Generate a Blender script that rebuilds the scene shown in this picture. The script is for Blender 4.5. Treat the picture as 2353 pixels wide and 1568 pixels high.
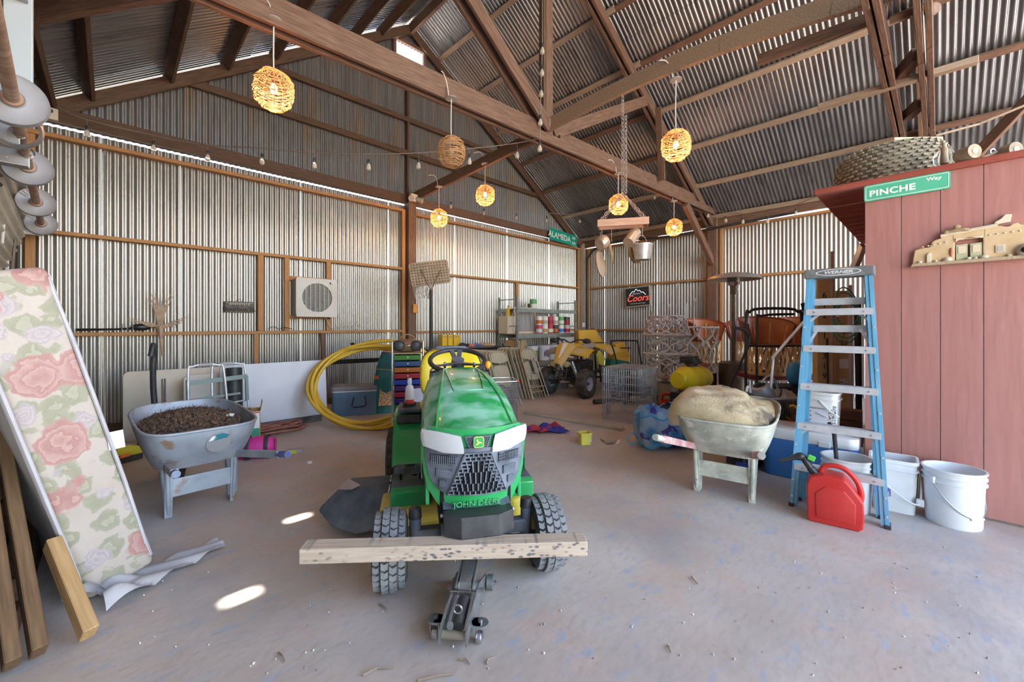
import bpy, bmesh, math, random
from mathutils import Vector, Matrix, Euler
random.seed(7)
sc = bpy.context.scene
for o in list(bpy.data.objects): bpy.data.objects.remove(o)
COL = sc.collection
R = math.radians
V = Vector
# ---------------------------------------------------------------- camera
FPX, CX, HY, H = 952.0, 1176.5, 750.0, 1.32
AZ = R(45.9); SA, CA = math.sin(AZ), math.cos(AZ)
cam = bpy.data.cameras.new('camera'); cam.sensor_width = 36; cam.lens = FPX/2353*36
cam.shift_y = -(784-HY)/2353; cam.clip_start = .05
co = bpy.data.objects.new('camera', cam); COL.objects.link(co)
co.location = (0, 0, H); co.rotation_euler = (R(90), 0, R(-44.1)); sc.camera = co
# ---------------------------------------------------------------- world, sun, exposure
w = bpy.data.worlds.new('sky'); sc.world = w; w.use_nodes = True
nt = w.node_tree
bg = nt.nodes['Background']; sk = nt.nodes.new('ShaderNodeTexSky')
sk.sky_type = 'NISHITA'; sk.sun_disc = False; sk.sun_elevation = R(55); sk.sun_rotation = R(90)
sk.air_density = 1.0; sk.dust_density = 2.0; sk.altitude = 1200
tint = nt.nodes.new('ShaderNodeMix'); tint.data_type = 'RGBA'; tint.blend_type = 'MULTIPLY'; tint.inputs['Factor'].default_value = 1
tint.inputs['B'].default_value = (1, .87, .72, 1)                # warm camera white balance, put into the sky's colour
nt.links.new(sk.outputs[0], tint.inputs['A']); nt.links.new(tint.outputs['Result'], bg.inputs[0]); bg.inputs[1].default_value = 0.62
SUN_EL, SUN_AZ = R(55), R(4)
sun = bpy.data.lights.new('sun', 'SUN'); sun.energy = 11.0; sun.angle = R(.53); sun.color = (1, .93, .82)
so = bpy.data.objects.new('sun', sun); COL.objects.link(so)
SDIR = V((math.cos(SUN_EL)*math.cos(SUN_AZ), math.cos(SUN_EL)*math.sin(SUN_AZ), math.sin(SUN_EL)))
so.rotation_euler = SDIR.to_track_quat('Z', 'Y').to_euler()
vs = sc.view_settings; vs.view_transform = 'Standard'; vs.look = 'None'; vs.gamma = 1.0
vs.exposure = 2.12; vs.use_curve_mapping = False

# ---------------------------------------------------------------- placing helpers
def rf(r, f): return V((SA*r+CA*f, -CA*r+SA*f))          # (right, forward) of the viewer -> room x, y
def at(px, py, d):
    u = (px-CX)/FPX; p = rf(u*d, d); return V((p.x, p.y, H+(HY-py)*d/FPX))
def fl(px, py, z=0.0): return at(px, py, (H-z)*FPX/(py-HY))
def onY(px, py, Y):
    u = (px-CX)/FPX; return at(px, py, Y/(SA-CA*u))
def onX(px, py, X):
    u = (px-CX)/FPX; return at(px, py, X/(SA*u+CA))
def rzv(v): return math.atan2(v.y, v.x)                   # heading of a vector

# ---------------------------------------------------------------- materials
MATS = {}
def M(name, col=(.5,.5,.5), rough=.6, metal=0.0, col2=None, scale=6.0, stretch=(1,1,1), lo=.35, hi=.65,
      bump=0.0, bscale=None, trans=0.0, alpha=1.0, emit=None, estr=0.0, detail=6, coat=0.0, ior=1.45, rvar=0.0):
    if name in MATS: return MATS[name]
    m = bpy.data.materials.new(name); m.use_nodes = True; n = m.node_tree; b = n.nodes['Principled BSDF']
    b.inputs['Base Color'].default_value = (*col, 1); b.inputs['Roughness'].default_value = rough
    b.inputs['Metallic'].default_value = metal; b.inputs['IOR'].default_value = ior
    b.inputs['Transmission Weight'].default_value = trans; b.inputs['Alpha'].default_value = alpha
    b.inputs['Coat Weight'].default_value = coat
    if emit: b.inputs['Emission Color'].default_value = (*emit, 1); b.inputs['Emission Strength'].default_value = estr
    if col2 or bump or rvar:
        tc = n.nodes.new('ShaderNodeTexCoord'); mp = n.nodes.new('ShaderNodeMapping')
        mp.inputs['Scale'].default_value = stretch; n.links.new(tc.outputs['Object'], mp.inputs[0])
        nz = n.nodes.new('ShaderNodeTexNoise'); nz.inputs['Scale'].default_value = scale; nz.inputs['Detail'].default_value = detail
        n.links.new(mp.outputs[0], nz.inputs[0])
        if col2:
            rp = n.nodes.new('ShaderNodeValToRGB'); rp.color_ramp.elements[0].position = lo; rp.color_ramp.elements[1].position = hi
            rp.color_ramp.elements[0].color = (*col, 1); rp.color_ramp.elements[1].color = (*col2, 1)
            n.links.new(nz.outputs[0], rp.inputs[0]); n.links.new(rp.outputs[0], b.inputs['Base Color'])
        if rvar:
            mr = n.nodes.new('ShaderNodeMapRange'); mr.inputs[1].default_value=.3; mr.inputs[2].default_value=.7
            mr.inputs[3].default_value = max(0,rough-rvar); mr.inputs[4].default_value = min(1,rough+rvar)
            n.links.new(nz.outputs[0], mr.inputs[0]); n.links.new(mr.outputs[0], b.inputs['Roughness'])
        if bump:
            nb = nz
            if bscale:
                nb = n.nodes.new('ShaderNodeTexNoise'); nb.inputs['Scale'].default_value = bscale; nb.inputs['Detail'].default_value = 4
                n.links.new(mp.outputs[0], nb.inputs[0])
            bp = n.nodes.new('ShaderNodeBump'); bp.inputs['Strength'].default_value = bump; bp.inputs['Distance'].default_value = .02
            n.links.new(nb.outputs[0], bp.inputs['Height']); n.links.new(bp.outputs[0], b.inputs['Normal'])
    MATS[name] = m; return m
def wood(name, c1, c2, rough=.75, bump=.25):               # grain runs along the board's own x
    return M(name, c1, rough, 0, c2, 5, (1.2, 14, 14), .3, .72, bump)
def nodes_of(m): return m.node_tree, m.node_tree.nodes, m.node_tree.links, m.node_tree.nodes['Principled BSDF']

# ---------------------------------------------------------------- mesh builder
class MB:
    def __init__(s): s.v = []; s.f = []
    def add(s, vs, fs, T=None):
        k = len(s.v)
        s.v += [T @ V(p) if T else V(p) for p in vs]; s.f += [tuple(i+k for i in f) for f in fs]; return s
    def box(s, c, d, T=None, rot=None):
        x, y, z = d[0]/2, d[1]/2, d[2]/2
        q = [V((a*x, b*y, e*z)) for e in (-1,1) for b in (-1,1) for a in (-1,1)]
        if rot: E = Euler(rot).to_matrix(); q = [E @ p for p in q]
        q = [p+V(c) for p in q]
        return s.add(q, [(0,2,3,1),(4,5,7,6),(0,1,5,4),(2,6,7,3),(0,4,6,2),(1,3,7,5)], T)
    def bar(s, a, b, w=.04, h=.04, up=(0,0,1)):
        a, b = V(a), V(b); x = (b-a).normalized(); y = V(up).cross(x)
        if y.length < 1e-4: y = V((0,1,0)).cross(x)
        y.normalize(); z = x.cross(y)
        q = [p+y*sy*w/2+z*sz*h/2 for p in (a,b) for sz in (-1,1) for sy in (-1,1)]
        return s.add(q, [(0,1,3,2),(4,6,7,5),(0,4,5,1),(2,3,7,6),(0,2,6,4),(1,5,7,3)])
    def tube(s, pts, r=.01, n=8, closed=False, cap=True):
        P = [V(p) for p in pts]; N = len(P); k0 = len(s.v); ref = None
        for i, p in enumerate(P):
            if closed: t = P[(i+1) % N]-P[i-1]
            else: t = P[min(i+1,N-1)]-P[max(i-1,0)]
            t = t.normalized() if t.length > 1e-9 else V((0,0,1))
            if ref is None:
                ref = V((0,0,1)) if abs(t.z) < .9 else V((1,0,0))
                ref = (ref-t*ref.dot(t)).normalized()
            else:
                q = ref-t*ref.dot(t); ref = q.normalized() if q.length > 1e-6 else ref
            b = t.cross(ref); rr = r[i] if isinstance(r, (list, tuple)) else r
            s.v += [p+ref*math.cos(2*math.pi*j/n)*rr+b*math.sin(2*math.pi*j/n)*rr for j in range(n)]
        for i in range(N if closed else N-1):
            a, c = k0+i*n, k0+((i+1) % N)*n
            for j in range(n): s.f.append((a+j, a+(j+1)%n, c+(j+1)%n, c+j))
        if cap and not closed:
            s.f.append(tuple(k0+j for j in reversed(range(n)))); s.f.append(tuple(k0+(N-1)*n+j for j in range(n)))
        return s
    def cyl(s, a, b, r0, r1=None, n=16): return s.tube([a, b], [r0, r1 if r1 is not None else r0], n)
    def lathe(s, prof, n=24, T=None, a0=0.0, a1=2*math.pi):
        full = abs(a1-a0-2*math.pi) < 1e-6; m = n if full else n+1; k = len(s.v)
        for r, z in prof:
            for j in range(m):
                a = a0+(a1-a0)*j/n; p = V((r*math.cos(a), r*math.sin(a), z)); s.v.append(T @ p if T else p)
        for i in range(len(prof)-1):
            for j in range(n):
                b, c = k+i*m, k+(i+1)*m; j2 = (j+1) % m if full else j+1
                s.f.append((b+j, b+j2, c+j2, c+j))
        return s
    def prism(s, poly, d0, d1, T=None):                      # polygon in local xy, extruded in z
        n = len(poly); q = [(x,y,d0) for x,y in poly]+[(x,y,d1) for x,y in poly]
        return s.add(q, [tuple(reversed(range(n))), tuple(range(n,2*n))]+[(i,(i+1)%n,n+(i+1)%n,n+i) for i in range(n)], T)
    def grid(s, fn, nu, nv, cu=False, cv=False, T=None):
        k = len(s.v); U = nu if cu else nu+1; W = nv if cv else nv+1
        for i in range(U):
            for j in range(W):
                p = V(fn(i/nu, j/nv)); s.v.append(T @ p if T else p)
        for i in range(nu):
            for j in range(nv):
                s.f.append((k+i*W+j, k+((i+1)%U)*W+j, k+((i+1)%U)*W+(j+1)%W, k+i*W+(j+1)%W))
        return s
    def ball(s, c, r, n=12, m=8, T=None):
        rx, ry, rz = (r,r,r) if isinstance(r, (int, float)) else r
        return s.grid(lambda u,v: (c[0]+rx*math.sin(math.pi*(.001+.998*v))*math.cos(2*math.pi*u), c[1]+ry*math.sin(math.pi*(.001+.998*v))*math.sin(2*math.pi*u), c[2]+rz*math.cos(math.pi*v)), n, m, cu=True, T=T)
    def mesh(s, name, mat, bevel=0, smooth=None, seg=2):
        me = bpy.data.meshes.new(name); me.from_pydata([tuple(p) for p in s.v], [], s.f)
        bm = bmesh.new(); bm.from_mesh(me)
        bmesh.ops.recalc_face_normals(bm, faces=bm.faces)
        if bevel: bmesh.ops.bevel(bm, geom=bm.edges[:], offset=bevel, segments=seg, affect='EDGES', profile=.6, clamp_overlap=True)
        bm.to_mesh(me); bm.free()
        if smooth is not None:
            me.polygons.foreach_set('use_smooth', [True]*len(me.polygons)); me.set_sharp_from_angle(angle=R(smooth))
        if mat: me.materials.append(mat)
        return me
    def build(s, name, mat, parent=None, bevel=0, smooth=None, seg=2, loc=None, rot=None):
        return obj(name, s.mesh(name, mat, bevel, smooth, seg), parent, loc, rot)
def obj(name, data, parent=None, loc=None, rot=None):
    o = bpy.data.objects.new(name, data); COL.objects.link(o)
    if parent: o.parent = parent
    if loc is not None: o.location = loc
    if rot is not None: o.rotation_euler = rot
    return o
def tag(o, label, cat, group=None):
    o['label'] = label; o['category'] = cat
    if group: o['group'] = group
    return o
def thing(name, label, cat, loc=(0,0,0), rz=0.0, group=None, rot=None):
    o = obj(name, None, None, loc, rot or (0,0,rz)); o.empty_display_size = .1
    return tag(o, label, cat, group)
def struct(name, data=None, loc=None, label=None):
    o = obj(name, data, None, loc); o['kind'] = 'structure'
    if label: o['label'] = label
    return o
def copy_tree(o, loc=None, rot=None, label=None, parent=None):
    c = o.copy(); COL.objects.link(c); c.parent = parent
    for ch in list(o.children): copy_tree(ch, parent=c)
    if loc is not None: c.location = loc
    if rot is not None: c.rotation_euler = rot
    if label: c['label'] = label
    return c
def beam(name, a, b, w, h, mat, parent, up=(0,0,1), bevel=.004):  # a timber with its own x along the grain
    a, b = V(a), V(b); L = (b-a).length; x = (b-a).normalized(); y = V(up).cross(x)
    if y.length < 1e-4: y = V((0,1,0)).cross(x)
    y.normalize(); z = x.cross(y)
    mb = MB(); mb.box((0,0,0), (L, w, h))
    o = mb.build(name, mat, parent, bevel=bevel, seg=1)
    Mx = Matrix((x, y, z)).transposed().to_4x4(); Mx.translation = (a+b)/2
    if parent: Mx = parent.matrix_basis.inverted() @ Mx
    o.matrix_local = Mx; return o
def text(name, s, size, mat, parent, loc, rot, ext=.001, align='CENTER', sx=1.0, shear=0, spacing=1.0, bold=0.0):
    c = bpy.data.curves.new(name, 'FONT'); c.body = s; c.size = size; c.extrude = ext; c.align_x = align; c.align_y = 'CENTER'
    c.shear = shear; c.space_character = spacing; c.resolution_u = 3; c.offset = bold
    t = bpy.data.objects.new(name, c); COL.objects.link(t); bpy.context.view_layer.update()
    me = bpy.data.meshes.new_from_object(t.evaluated_get(bpy.context.evaluated_depsgraph_get()))
    bpy.data.objects.remove(t); me.materials.clear(); me.materials.append(mat)
    o = obj(name, me, parent, loc, rot); o.scale = (sx,1,1); return o
def rnd(a, b): return random.uniform(a, b)
def arcpts(c, r, a0, a1, n, plane='xz'):
    out = []
    for i in range(n+1):
        a = a0+(a1-a0)*i/n; p, q = r*math.cos(a), r*math.sin(a)
        out.append(V((c[0]+p, c[1], c[2]+q)) if plane == 'xz' else V((c[0]+p, c[1]+q, c[2])) if plane == 'xy' else V((c[0], c[1]+p, c[2]+q)))
    return out
def rrect(w, h, r, n=4):
    pts = []
    for cx, cy, a in ((w/2-r,h/2-r,0),(-w/2+r,h/2-r,90),(-w/2+r,-h/2+r,180),(w/2-r,-h/2+r,270)):
        for i in range(n+1):
            t = R(a+90*i/n); pts.append((cx+r*math.cos(t), cy+r*math.sin(t)))
    return pts
def smoothpath(pts, n=6):                                        # Catmull-Rom
    P = [V(p) for p in pts]; out = []
    for i in range(len(P)-1):
        p0, p1, p2, p3 = P[max(i-1,0)], P[i], P[i+1], P[min(i+2,len(P)-1)]
        for k in range(n):
            t = k/n; out.append(.5*((2*p1)+(p2-p0)*t+(2*p0-5*p1+4*p2-p3)*t*t+(3*p1-p0-3*p2+p3)*t**3))
    out.append(P[-1]); return out
STEEL = M('steel', (.55,.56,.58), .35, .9, (.4,.4,.42), 9)
CHROME = M('chrome', (.8,.8,.82), .15, 1)
BLACKP = M('black_plastic', (.025,.025,.028), .45, 0, (.05,.05,.055), 12)
BLACKM = M('black_metal', (.02,.02,.022), .35, .3)
RUBBER = M('rubber', (.05,.05,.052), .85, 0, (.09,.088,.085), 20, bump=.2)
WHITEP = M('white_plastic', (.82,.83,.85), .4, 0, (.74,.75,.77), 6)
# ================================================================= STRUCTURE
YG, XR, XL, YB = 7.3, 9.93, -.86, -3.6
XRI, ZRI = 4.24, 7.32
SR, SL = (ZRI-3.68)/(XR-XRI), .70
def zroof(x): return ZRI-SR*(x-XRI) if x > XRI else ZRI-SL*(XRI-x)
OLDW = wood('old_timber', (.11,.058,.039), (.215,.125,.085))
DARKW = wood('dark_timber', (.07,.038,.024), (.14,.08,.05))
NEWW = wood('new_timber', (.36,.17,.065), (.47,.25,.11))
PALEW = wood('pale_timber', (.28,.205,.145), (.42,.33,.25))
GREYW = wood('grey_timber', (.36,.30,.25), (.55,.47,.40))
def galv(name, c1, c2, rust, rough, metal, rustlo=.62, rusthi=.75):
    m = M(name, c1, rough, metal, c2, 3.0, (3.5, 3.5, .5), .3, .7, 0, rvar=.07)
    t, n, l, b = nodes_of(m)
    tc = n.new('ShaderNodeTexCoord'); mp = n.new('ShaderNodeMapping'); mp.inputs['Scale'].default_value = (9, 9, .35); l.new(tc.outputs['Object'], mp.inputs[0])
    nz = n.new('ShaderNodeTexNoise'); nz.inputs['Scale'].default_value = 1.6; nz.inputs['Detail'].default_value = 5; l.new(mp.outputs[0], nz.inputs[0])
    rp = n.new('ShaderNodeValToRGB'); rp.color_ramp.elements[0].position = rustlo; rp.color_ramp.elements[1].position = rusthi; l.new(nz.outputs[0], rp.inputs[0])
    mx = n.new('ShaderNodeMix'); mx.data_type = 'RGBA'; mx.inputs['B'].default_value = (*rust, 1)
    src = b.inputs['Base Color'].links[0].from_socket
    l.new(rp.outputs[0], mx.inputs['Factor']); l.new(src, mx.inputs['A']); l.new(mx.outputs['Result'], b.inputs['Base Color'])
    return m
G_NEW = galv('galvanised_sheet', (.35,.335,.315), (.44,.42,.40), (.34,.29,.235), .34, .8, .72, .98)
G_NEW2 = galv('galvanised_sheet_dull', (.34,.33,.32), (.42,.41,.40), (.34,.29,.235), .46, .75, .72, .98)
G_OLD = galv('weathered_sheet', (.16,.155,.16), (.22,.21,.215), (.27,.18,.11), .45, .5, .52, .72)
G_ROOF = galv('roof_sheet', (.22,.225,.24), (.33,.335,.35), (.22,.195,.175), .32, .8, .60, .85)
PITCH, AMP = .0706, .0095
def wave(x): 
    s = math.sin(2*math.pi*x/PITCH); return AMP*math.copysign(min(1, abs(s)*1.35), s)
def sheet_mesh(name, mat, w, zf0, zf1, rows=4, holes=(), taper=0.0, axis='z', x0=0):
    """corrugated sheet: local x across, local z along the corrugation, y = wave"""
    mb = MB(); nc = int(round(w/PITCH*8)); 
    zs = [i/rows for i in range(rows+1)]
    for hx, h0, h1, hw in holes: zs += [h0, h1]
    zs = sorted(set(zs)); W = len(zs)
    for i in range(nc+1):
        x = w*i/nc
        for t in zs:
            xx = x*(1-taper*t/w) if taper else x
            mb.v.append(V((xx, wave(x), zf0(xx)+(zf1(xx)-zf0(xx))*t)))
    for i in range(nc):
        xm = w*(i+.5)/nc
        for j in range(W-1):
            tm = (zs[j]+zs[j+1])/2
            if any(abs(xm-hx) < hw and h0 < tm < h1 for hx,h0,h1,hw in holes): continue
            mb.f.append((i*W+j, (i+1)*W+j, (i+1)*W+j+1, i*W+j+1))
    return mb.mesh(name, mat, smooth=50)
# ---- floor and yard
FLOOR = M('concrete_floor', (.46,.39,.345), .62, 0, (.60,.535,.49), 1.1, bump=.12, bscale=26, rvar=.12)
def floor_nodes():
    t, n, l, b = nodes_of(FLOOR)
    tc = n.new('ShaderNodeTexCoord'); src = b.inputs['Base Color'].links[0].from_socket
    for sc_, lo, hi, col, fac, st in ((2.3,.50,.68,(.56,.41,.33),.7,(1,1,1)), (5.5,.575,.66,(.36,.42,.52),.7,(1,2.2,1)), (1.3,.52,.70,(.34,.335,.36),.55,(1,1,1)), (14,.50,.75,(.36,.30,.26),.45,(1,2.5,1)), (30,.68,.74,(.26,.24,.23),.5,(1,1.6,1)), (48,.71,.75,(.75,.74,.73),.6,(1,1,1)), (9,.66,.8,(.30,.27,.25),.35,(1,1,1))):
        mp = n.new('ShaderNodeMapping'); mp.inputs['Scale'].default_value = st; mp.inputs['Location'].default_value = (sc_*3.1, sc_, 0); l.new(tc.outputs['Object'], mp.inputs[0])
        nz = n.new('ShaderNodeTexNoise'); nz.inputs['Scale'].default_value = sc_; nz.inputs['Detail'].default_value = 7; nz.inputs['Roughness'].default_value = .6; l.new(mp.outputs[0], nz.inputs[0])
        rp = n.new('ShaderNodeMapRange'); rp.inputs[1].default_value = lo; rp.inputs[2].default_value = hi; rp.inputs[4].default_value = fac; l.new(nz.outputs[0], rp.inputs[0])
        mx = n.new('ShaderNodeMix'); mx.data_type = 'RGBA'; mx.inputs['B'].default_value = (*col, 1)
        l.new(rp.outputs[0], mx.inputs['Factor']); l.new(src, mx.inputs['A']); src = mx.outputs['Result']
    l.new(src, b.inputs['Base Color'])
floor_nodes()
struct('floor', MB().box(((XL+XR)/2, (YB+YG)/2, -.06), (XR-XL+.1, YG-YB+.1, .12)).mesh('floor', FLOOR))
DIRT = M('yard_dirt', (.44,.37,.30), .95, 0, (.53,.46,.39), .8, bump=.3, bscale=14)
struct('ground', MB().box((2, 0, -.16), (90, 90, .08)).mesh('ground', DIRT))
# ---- gable wall
wg = struct('wall_gable')
x = XL; k = 0
zt_wall = 3.685
while x < XR-.02:
    wd = min(.7766, XR-x); nw = round(wd/PITCH)*PITCH
    tp = (.005, .003, .0, .004, .002)[k % 5]
    cut = onY(690, 690, YG).x
    o = obj('corrugated_sheet', sheet_mesh('corrugated_sheet', G_NEW, nw, lambda x: 0.0, lambda x: zt_wall, 5, taper=tp), wg, (x, YG+.004*(k%2), 0))
    x += nw; k += 1
# upper, weathered sheets above the tie beam, with an opening for the vent window
WX0, WX1, WZ0, WZ1 = 3.95, 4.56, 6.35, 6.86
x = XL; k = 0
while x < XR-.3:
    nw = 11*PITCH if x+11*PITCH < XR else int((XR-x)/PITCH)*PITCH
    X0 = x
    top = lambda q, X0=X0: max(zroof(X0+q)-.022, 3.8)
    if X0 < WX0 < X0+nw or X0 < WX1 < X0+nw or (WX0 < X0 and X0+nw < WX1):
        a, b_ = max(WX0-X0, 0), min(WX1-X0, nw)
        hx, hw = (a+b_)/2, (b_-a)/2
        # as rows are fractions of the column height, build the window sheets column by column
        mb = MB(); nc = int(round(nw/PITCH*8))
        def colpts(q): return [3.72, WZ0, WZ1, max(top(q), WZ1+.02)]
        for i in range(nc+1):
            q = nw*i/nc
            for z in colpts(q): mb.v.append(V((q, wave(q), z)))
        for i in range(nc):
            qm = nw*(i+.5)/nc
            for j in range(3):
                if j == 1 and abs(qm-hx) < hw: continue
                mb.f.append((i*4+j, (i+1)*4+j, (i+1)*4+j+1, i*4+j+1))
        me = mb.mesh('weathered_sheet', G_OLD, smooth=50)
    else:
        me = sheet_mesh('weathered_sheet', G_OLD, nw+PITCH*.75, lambda q: 3.72, top, 4, taper=0)
    obj('weathered_sheet', me, wg, (x, YG+.03+.004*(k%2), 0)); x += nw; k += 1
def wallbeam(nm, x0, z0, x1, z1, w, h, m, y=YG-.06): return beam(nm, (x0,y,z0), (x1,y,z1), w, h, m, wg)
XP = onY(935, 500, YG).x
for z, h in ((1.23,.045), (2.43,.045), (3.56,.05)):
    wallbeam('girt', XL+.1, z-.01, XP-.13, z, .09, h, NEWW); wallbeam('girt', XP+.14, z-.03, XR-.1, z-.01, .09, h, NEWW)
wallbeam('sill_plate', XL+.1, .045, XR-.1, .045, .09, .09, DARKW)
beam('tie_beam', (XL, YG-.1, 3.80), (XP-.02, YG-.1, 3.78), .06, .17, DARKW, wg)
beam('tie_beam', (XP+.02, YG-.1, 3.77), (XR-.02, YG-.1, 3.74), .06, .17, OLDW, wg)
beam('post', (XP, YG-.13, 0), (XP, YG-.13, 3.9), .17, .17, OLDW, wg, up=(0,1,0))
beam('stud', (XP-.13, YG-.07, .09), (XP-.13, YG-.07, 3.58), .07, .09, NEWW, wg, up=(0,1,0))
beam('gable_stud', (XP, YG-.03, 3.86), (XP, YG-.03, 6.15), .05, .07, DARKW, wg, up=(0,1,0))
beam('corner_post', (XR-.1, YG-.12, 0), (XR-.1, YG-.12, 3.7), .17, .15, GREYW, wg, up=(0,1,0))
beam('corner_stud', (XR-.25, YG-.06, .09), (XR-.25, YG-.06, 3.55), .08, .05, NEWW, wg, up=(0,1,0))
beam('corner_post', (XL+.05, YG-.1, 0), (XL+.05, YG-.1, 3.9), .10, .10, DARKW, wg, up=(0,1,0))
beam('corner_stud', (XL+.2, YG-.06, .09), (XL+.2, YG-.06, 3.55), .08, .05, NEWW, wg, up=(0,1,0))
# framing round the wall cooler, short studs
AXL, AXR = onY(656,690,YG).x, onY(751,690,YG).x
for px in (596, 656, 751):
    X = onY(px, 690, YG).x; z0 = 1.25 if px != 751 else 1.95
    beam('stud', (X, YG-.07, z0), (X, YG-.07, 2.41), .075, .05, NEWW, wg, up=(0,1,0))
beam('stud', (AXR, YG-.07, 1.25), (AXR, YG-.07, 1.46), .075, .05, NEWW, wg, up=(0,1,0))
beam('header', (AXL+.04, YG-.07, 2.09), (AXR+.03, YG-.07, 2.09), .05, .07, NEWW, wg)
beam('header', (AXL+.04, YG-.07, 1.465), (AXR+.03, YG-.07, 1.465), .05, .05, NEWW, wg)
X = onY(586, 800, YG).x; beam('stud', (X, YG-.07, .09), (X, YG-.07, 1.21), .06, .05, NEWW, wg, up=(0,1,0))
X = onY(748, 830, YG).x; beam('stud', (X-.05, YG-.2, .02), (X-.08, YG-.07, 1.21), .06, .04, OLDW, wg, up=(0,1,0))
X = onY(1183, 700, YG).x; beam('stud', (X, YG-.07, 1.3), (X, YG-.07, 2.4), .09, .05, NEWW, wg, up=(0,1,0))
# gable girts, rafters
beam('gable_girt', (onY(425,178,YG).x, YG-.03, 4.72), (onY(1235,455,YG).x, YG-.03, 4.72), .05, .10, DARKW, wg)
beam('gable_girt', (onY(640,135,YG).x, YG-.03, 5.38), (onY(1100,250,YG).x+.5, YG-.03, 5.38), .05, .09, DARKW, wg)
for s in (-1, 1):
    xe = XL if s < 0 else XR
    beam('gable_rafter', (xe, YG-.07, zroof(xe)-.14), (XRI, YG-.07, ZRI-.16), .05, .16, DARKW, wg)
# ---- vent window high in the gable
wn = struct('window_1', None, (0,0,0))
fm = MB()
for c, d in ((((WX0+WX1)/2, YG-.01, WZ1+.03), (WX1-WX0+.12,.05,.06)), (((WX0+WX1)/2, YG-.01, WZ0-.03), (WX1-WX0+.12,.05,.06)), ((WX0-.03, YG-.01,(WZ0+WZ1)/2), (.06,.05,WZ1-WZ0)), ((WX1+.03, YG-.01,(WZ0+WZ1)/2), (.06,.05,WZ1-WZ0))): fm.box(c, d)
fm.build('window_frame', OLDW, wn)
GLASS = M('window_glass', (.95,.97,1), .12, 0, trans=1.0, ior=1.02)
MB().box(((WX0+WX1)/2, YG+.06, (WZ0+WZ1)/2), (WX1-WX0+.1, .004, WZ1-WZ0+.1)).build('pane', GLASS, wn)
# ---- right-hand wall
wr = struct('wall_right')
y = YG; k = 0
rtop = lambda q: 3.55
while y > YB+.02:
    nw = 11*PITCH
    o = obj('corrugated_sheet', sheet_mesh('corrugated_sheet', G_NEW2, nw, lambda x: 0.0, rtop, 5, taper=(.0,.004,0,0)[k%4]), wr, (XR+.004*(k%2), y, 0), (0,0,R(-90)))
    y -= nw; k += 1
YP = 3.56
for z in (1.22, 2.40, 3.52):
    for y0, y1 in ((YG-.2, YP+.12), (YP-.13, .2), (.1, YB)):
        beam('girt', (XR-.06, y0, z), (XR-.06, y1, z), .09, .05, NEWW, wr)
beam('eave_beam', (XR-.1, YG, 3.66), (XR-.1, YB, 3.70), .07, .19, OLDW, wr)
for yy in (YP, -.05): beam('post', (XR-.14, yy, 0), (XR-.14, yy, 3.75), .17, .19, OLDW, wr, up=(0,1,0))
for dy in (.14, -.15): beam('stud', (XR-.07, YP+dy, .05), (XR-.07, YP+dy, 3.5), .08, .06, NEWW, wr, up=(0,1,0))
beam('corner_stud', (XR-.07, YG-.3, .05), (XR-.07, YG-.3, 3.5), .08, .05, NEWW, wr, up=(0,1,0))
# ---- left wall behind the roll-up doors
wl = struct('wall_left')
y = YB; k = 0
while y < YG-.02:
    nw = 11*PITCH
    obj('corrugated_sheet', sheet_mesh('corrugated_sheet', G_OLD, nw, lambda x: 0.0, lambda q: 3.72, 3), wl, (XL-.02+.004*(k%2), y, 0), (0,0,R(90))); y += nw; k += 1
for yy in (6.95, 3.9, .3): beam('door_post', (XL+.02, yy, 0), (XL+.02, yy, 3.7), .08, .14, DARKW, wl, up=(0,1,0))
beam('eave_beam', (XL+.06, YG, 3.70), (XL+.06, YB, 3.70), .08, .18, DARKW, wl)
# ---- roof
ce = struct('ceiling')
LR = math.hypot(XR-XRI+.12, SR*(XR-XRI+.12)); LL = math.hypot(XRI-XL+.3, SL*(XRI-XL+.3))
def roof_matrix(side, y, lift):
    # local x -> along the ridge, local z -> up the slope, local y -> away from the room
    if side > 0: up = V((-1, 0, SR)).normalized(); xa = V((0,-1,0)); base = V((XR+.12, y, ZRI-SR*(XR+.12-XRI)))
    else: up = V((1, 0, SL)).normalized(); xa = V((0,1,0)); base = V((XL-.3, y, ZRI-SL*(XRI-XL+.3)))
    nn = up.cross(xa); nn = nn if nn.z > 0 else -nn
    Mx = Matrix((xa, nn, up)).transposed().to_4x4(); Mx.translation = base+nn*lift; return Mx
spots = [fl(555,1371), fl(685,1190)]
hits = []
for p in spots:
    t = (ZRI-SR*(p.x-XRI)-p.z)/(SDIR.z+SR*SDIR.x); hits.append(p+SDIR*t)
def roof(side, L, ncourse, mat):
    cl = L/ncourse; cache = {}
    y = YG+.25 if side > 0 else YB-.1; k = 0
    while (y > YB if side > 0 else y < YG+.25):
        nw = 11*PITCH
        for c in range(ncourse):
            Mx = roof_matrix(side, y, .012+.006*(k%2)+.010*(ncourse-1-c)*0+.012*c)
            up = Mx.to_3x3() @ V((0,0,1)); holes = []
            l0, l1 = c*cl-(.06 if c else 0), (c+1)*cl
            if side > 0:
                for h in hits:
                    q = Mx.inverted() @ h
                    if 0 < q.x < nw and l0 < q.z < l1:
                        holes.append((q.x, (q.z-.052-l0)/(l1-l0), (q.z+.052-l0)/(l1-l0), .028))
            key = c if not holes else (c, k)
            if key not in cache: cache[key] = sheet_mesh('roof_sheet', mat, nw, lambda q: l0, lambda q: l1, 3, holes=holes)
            o = obj('roof_sheet', cache[key], ce); o.matrix_local = Mx
        y += -nw*10/11 if side > 0 else nw*10/11; k += 1
roof(1, LR, 3, G_ROOF); roof(-1, LL, 2, G_ROOF)
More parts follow.
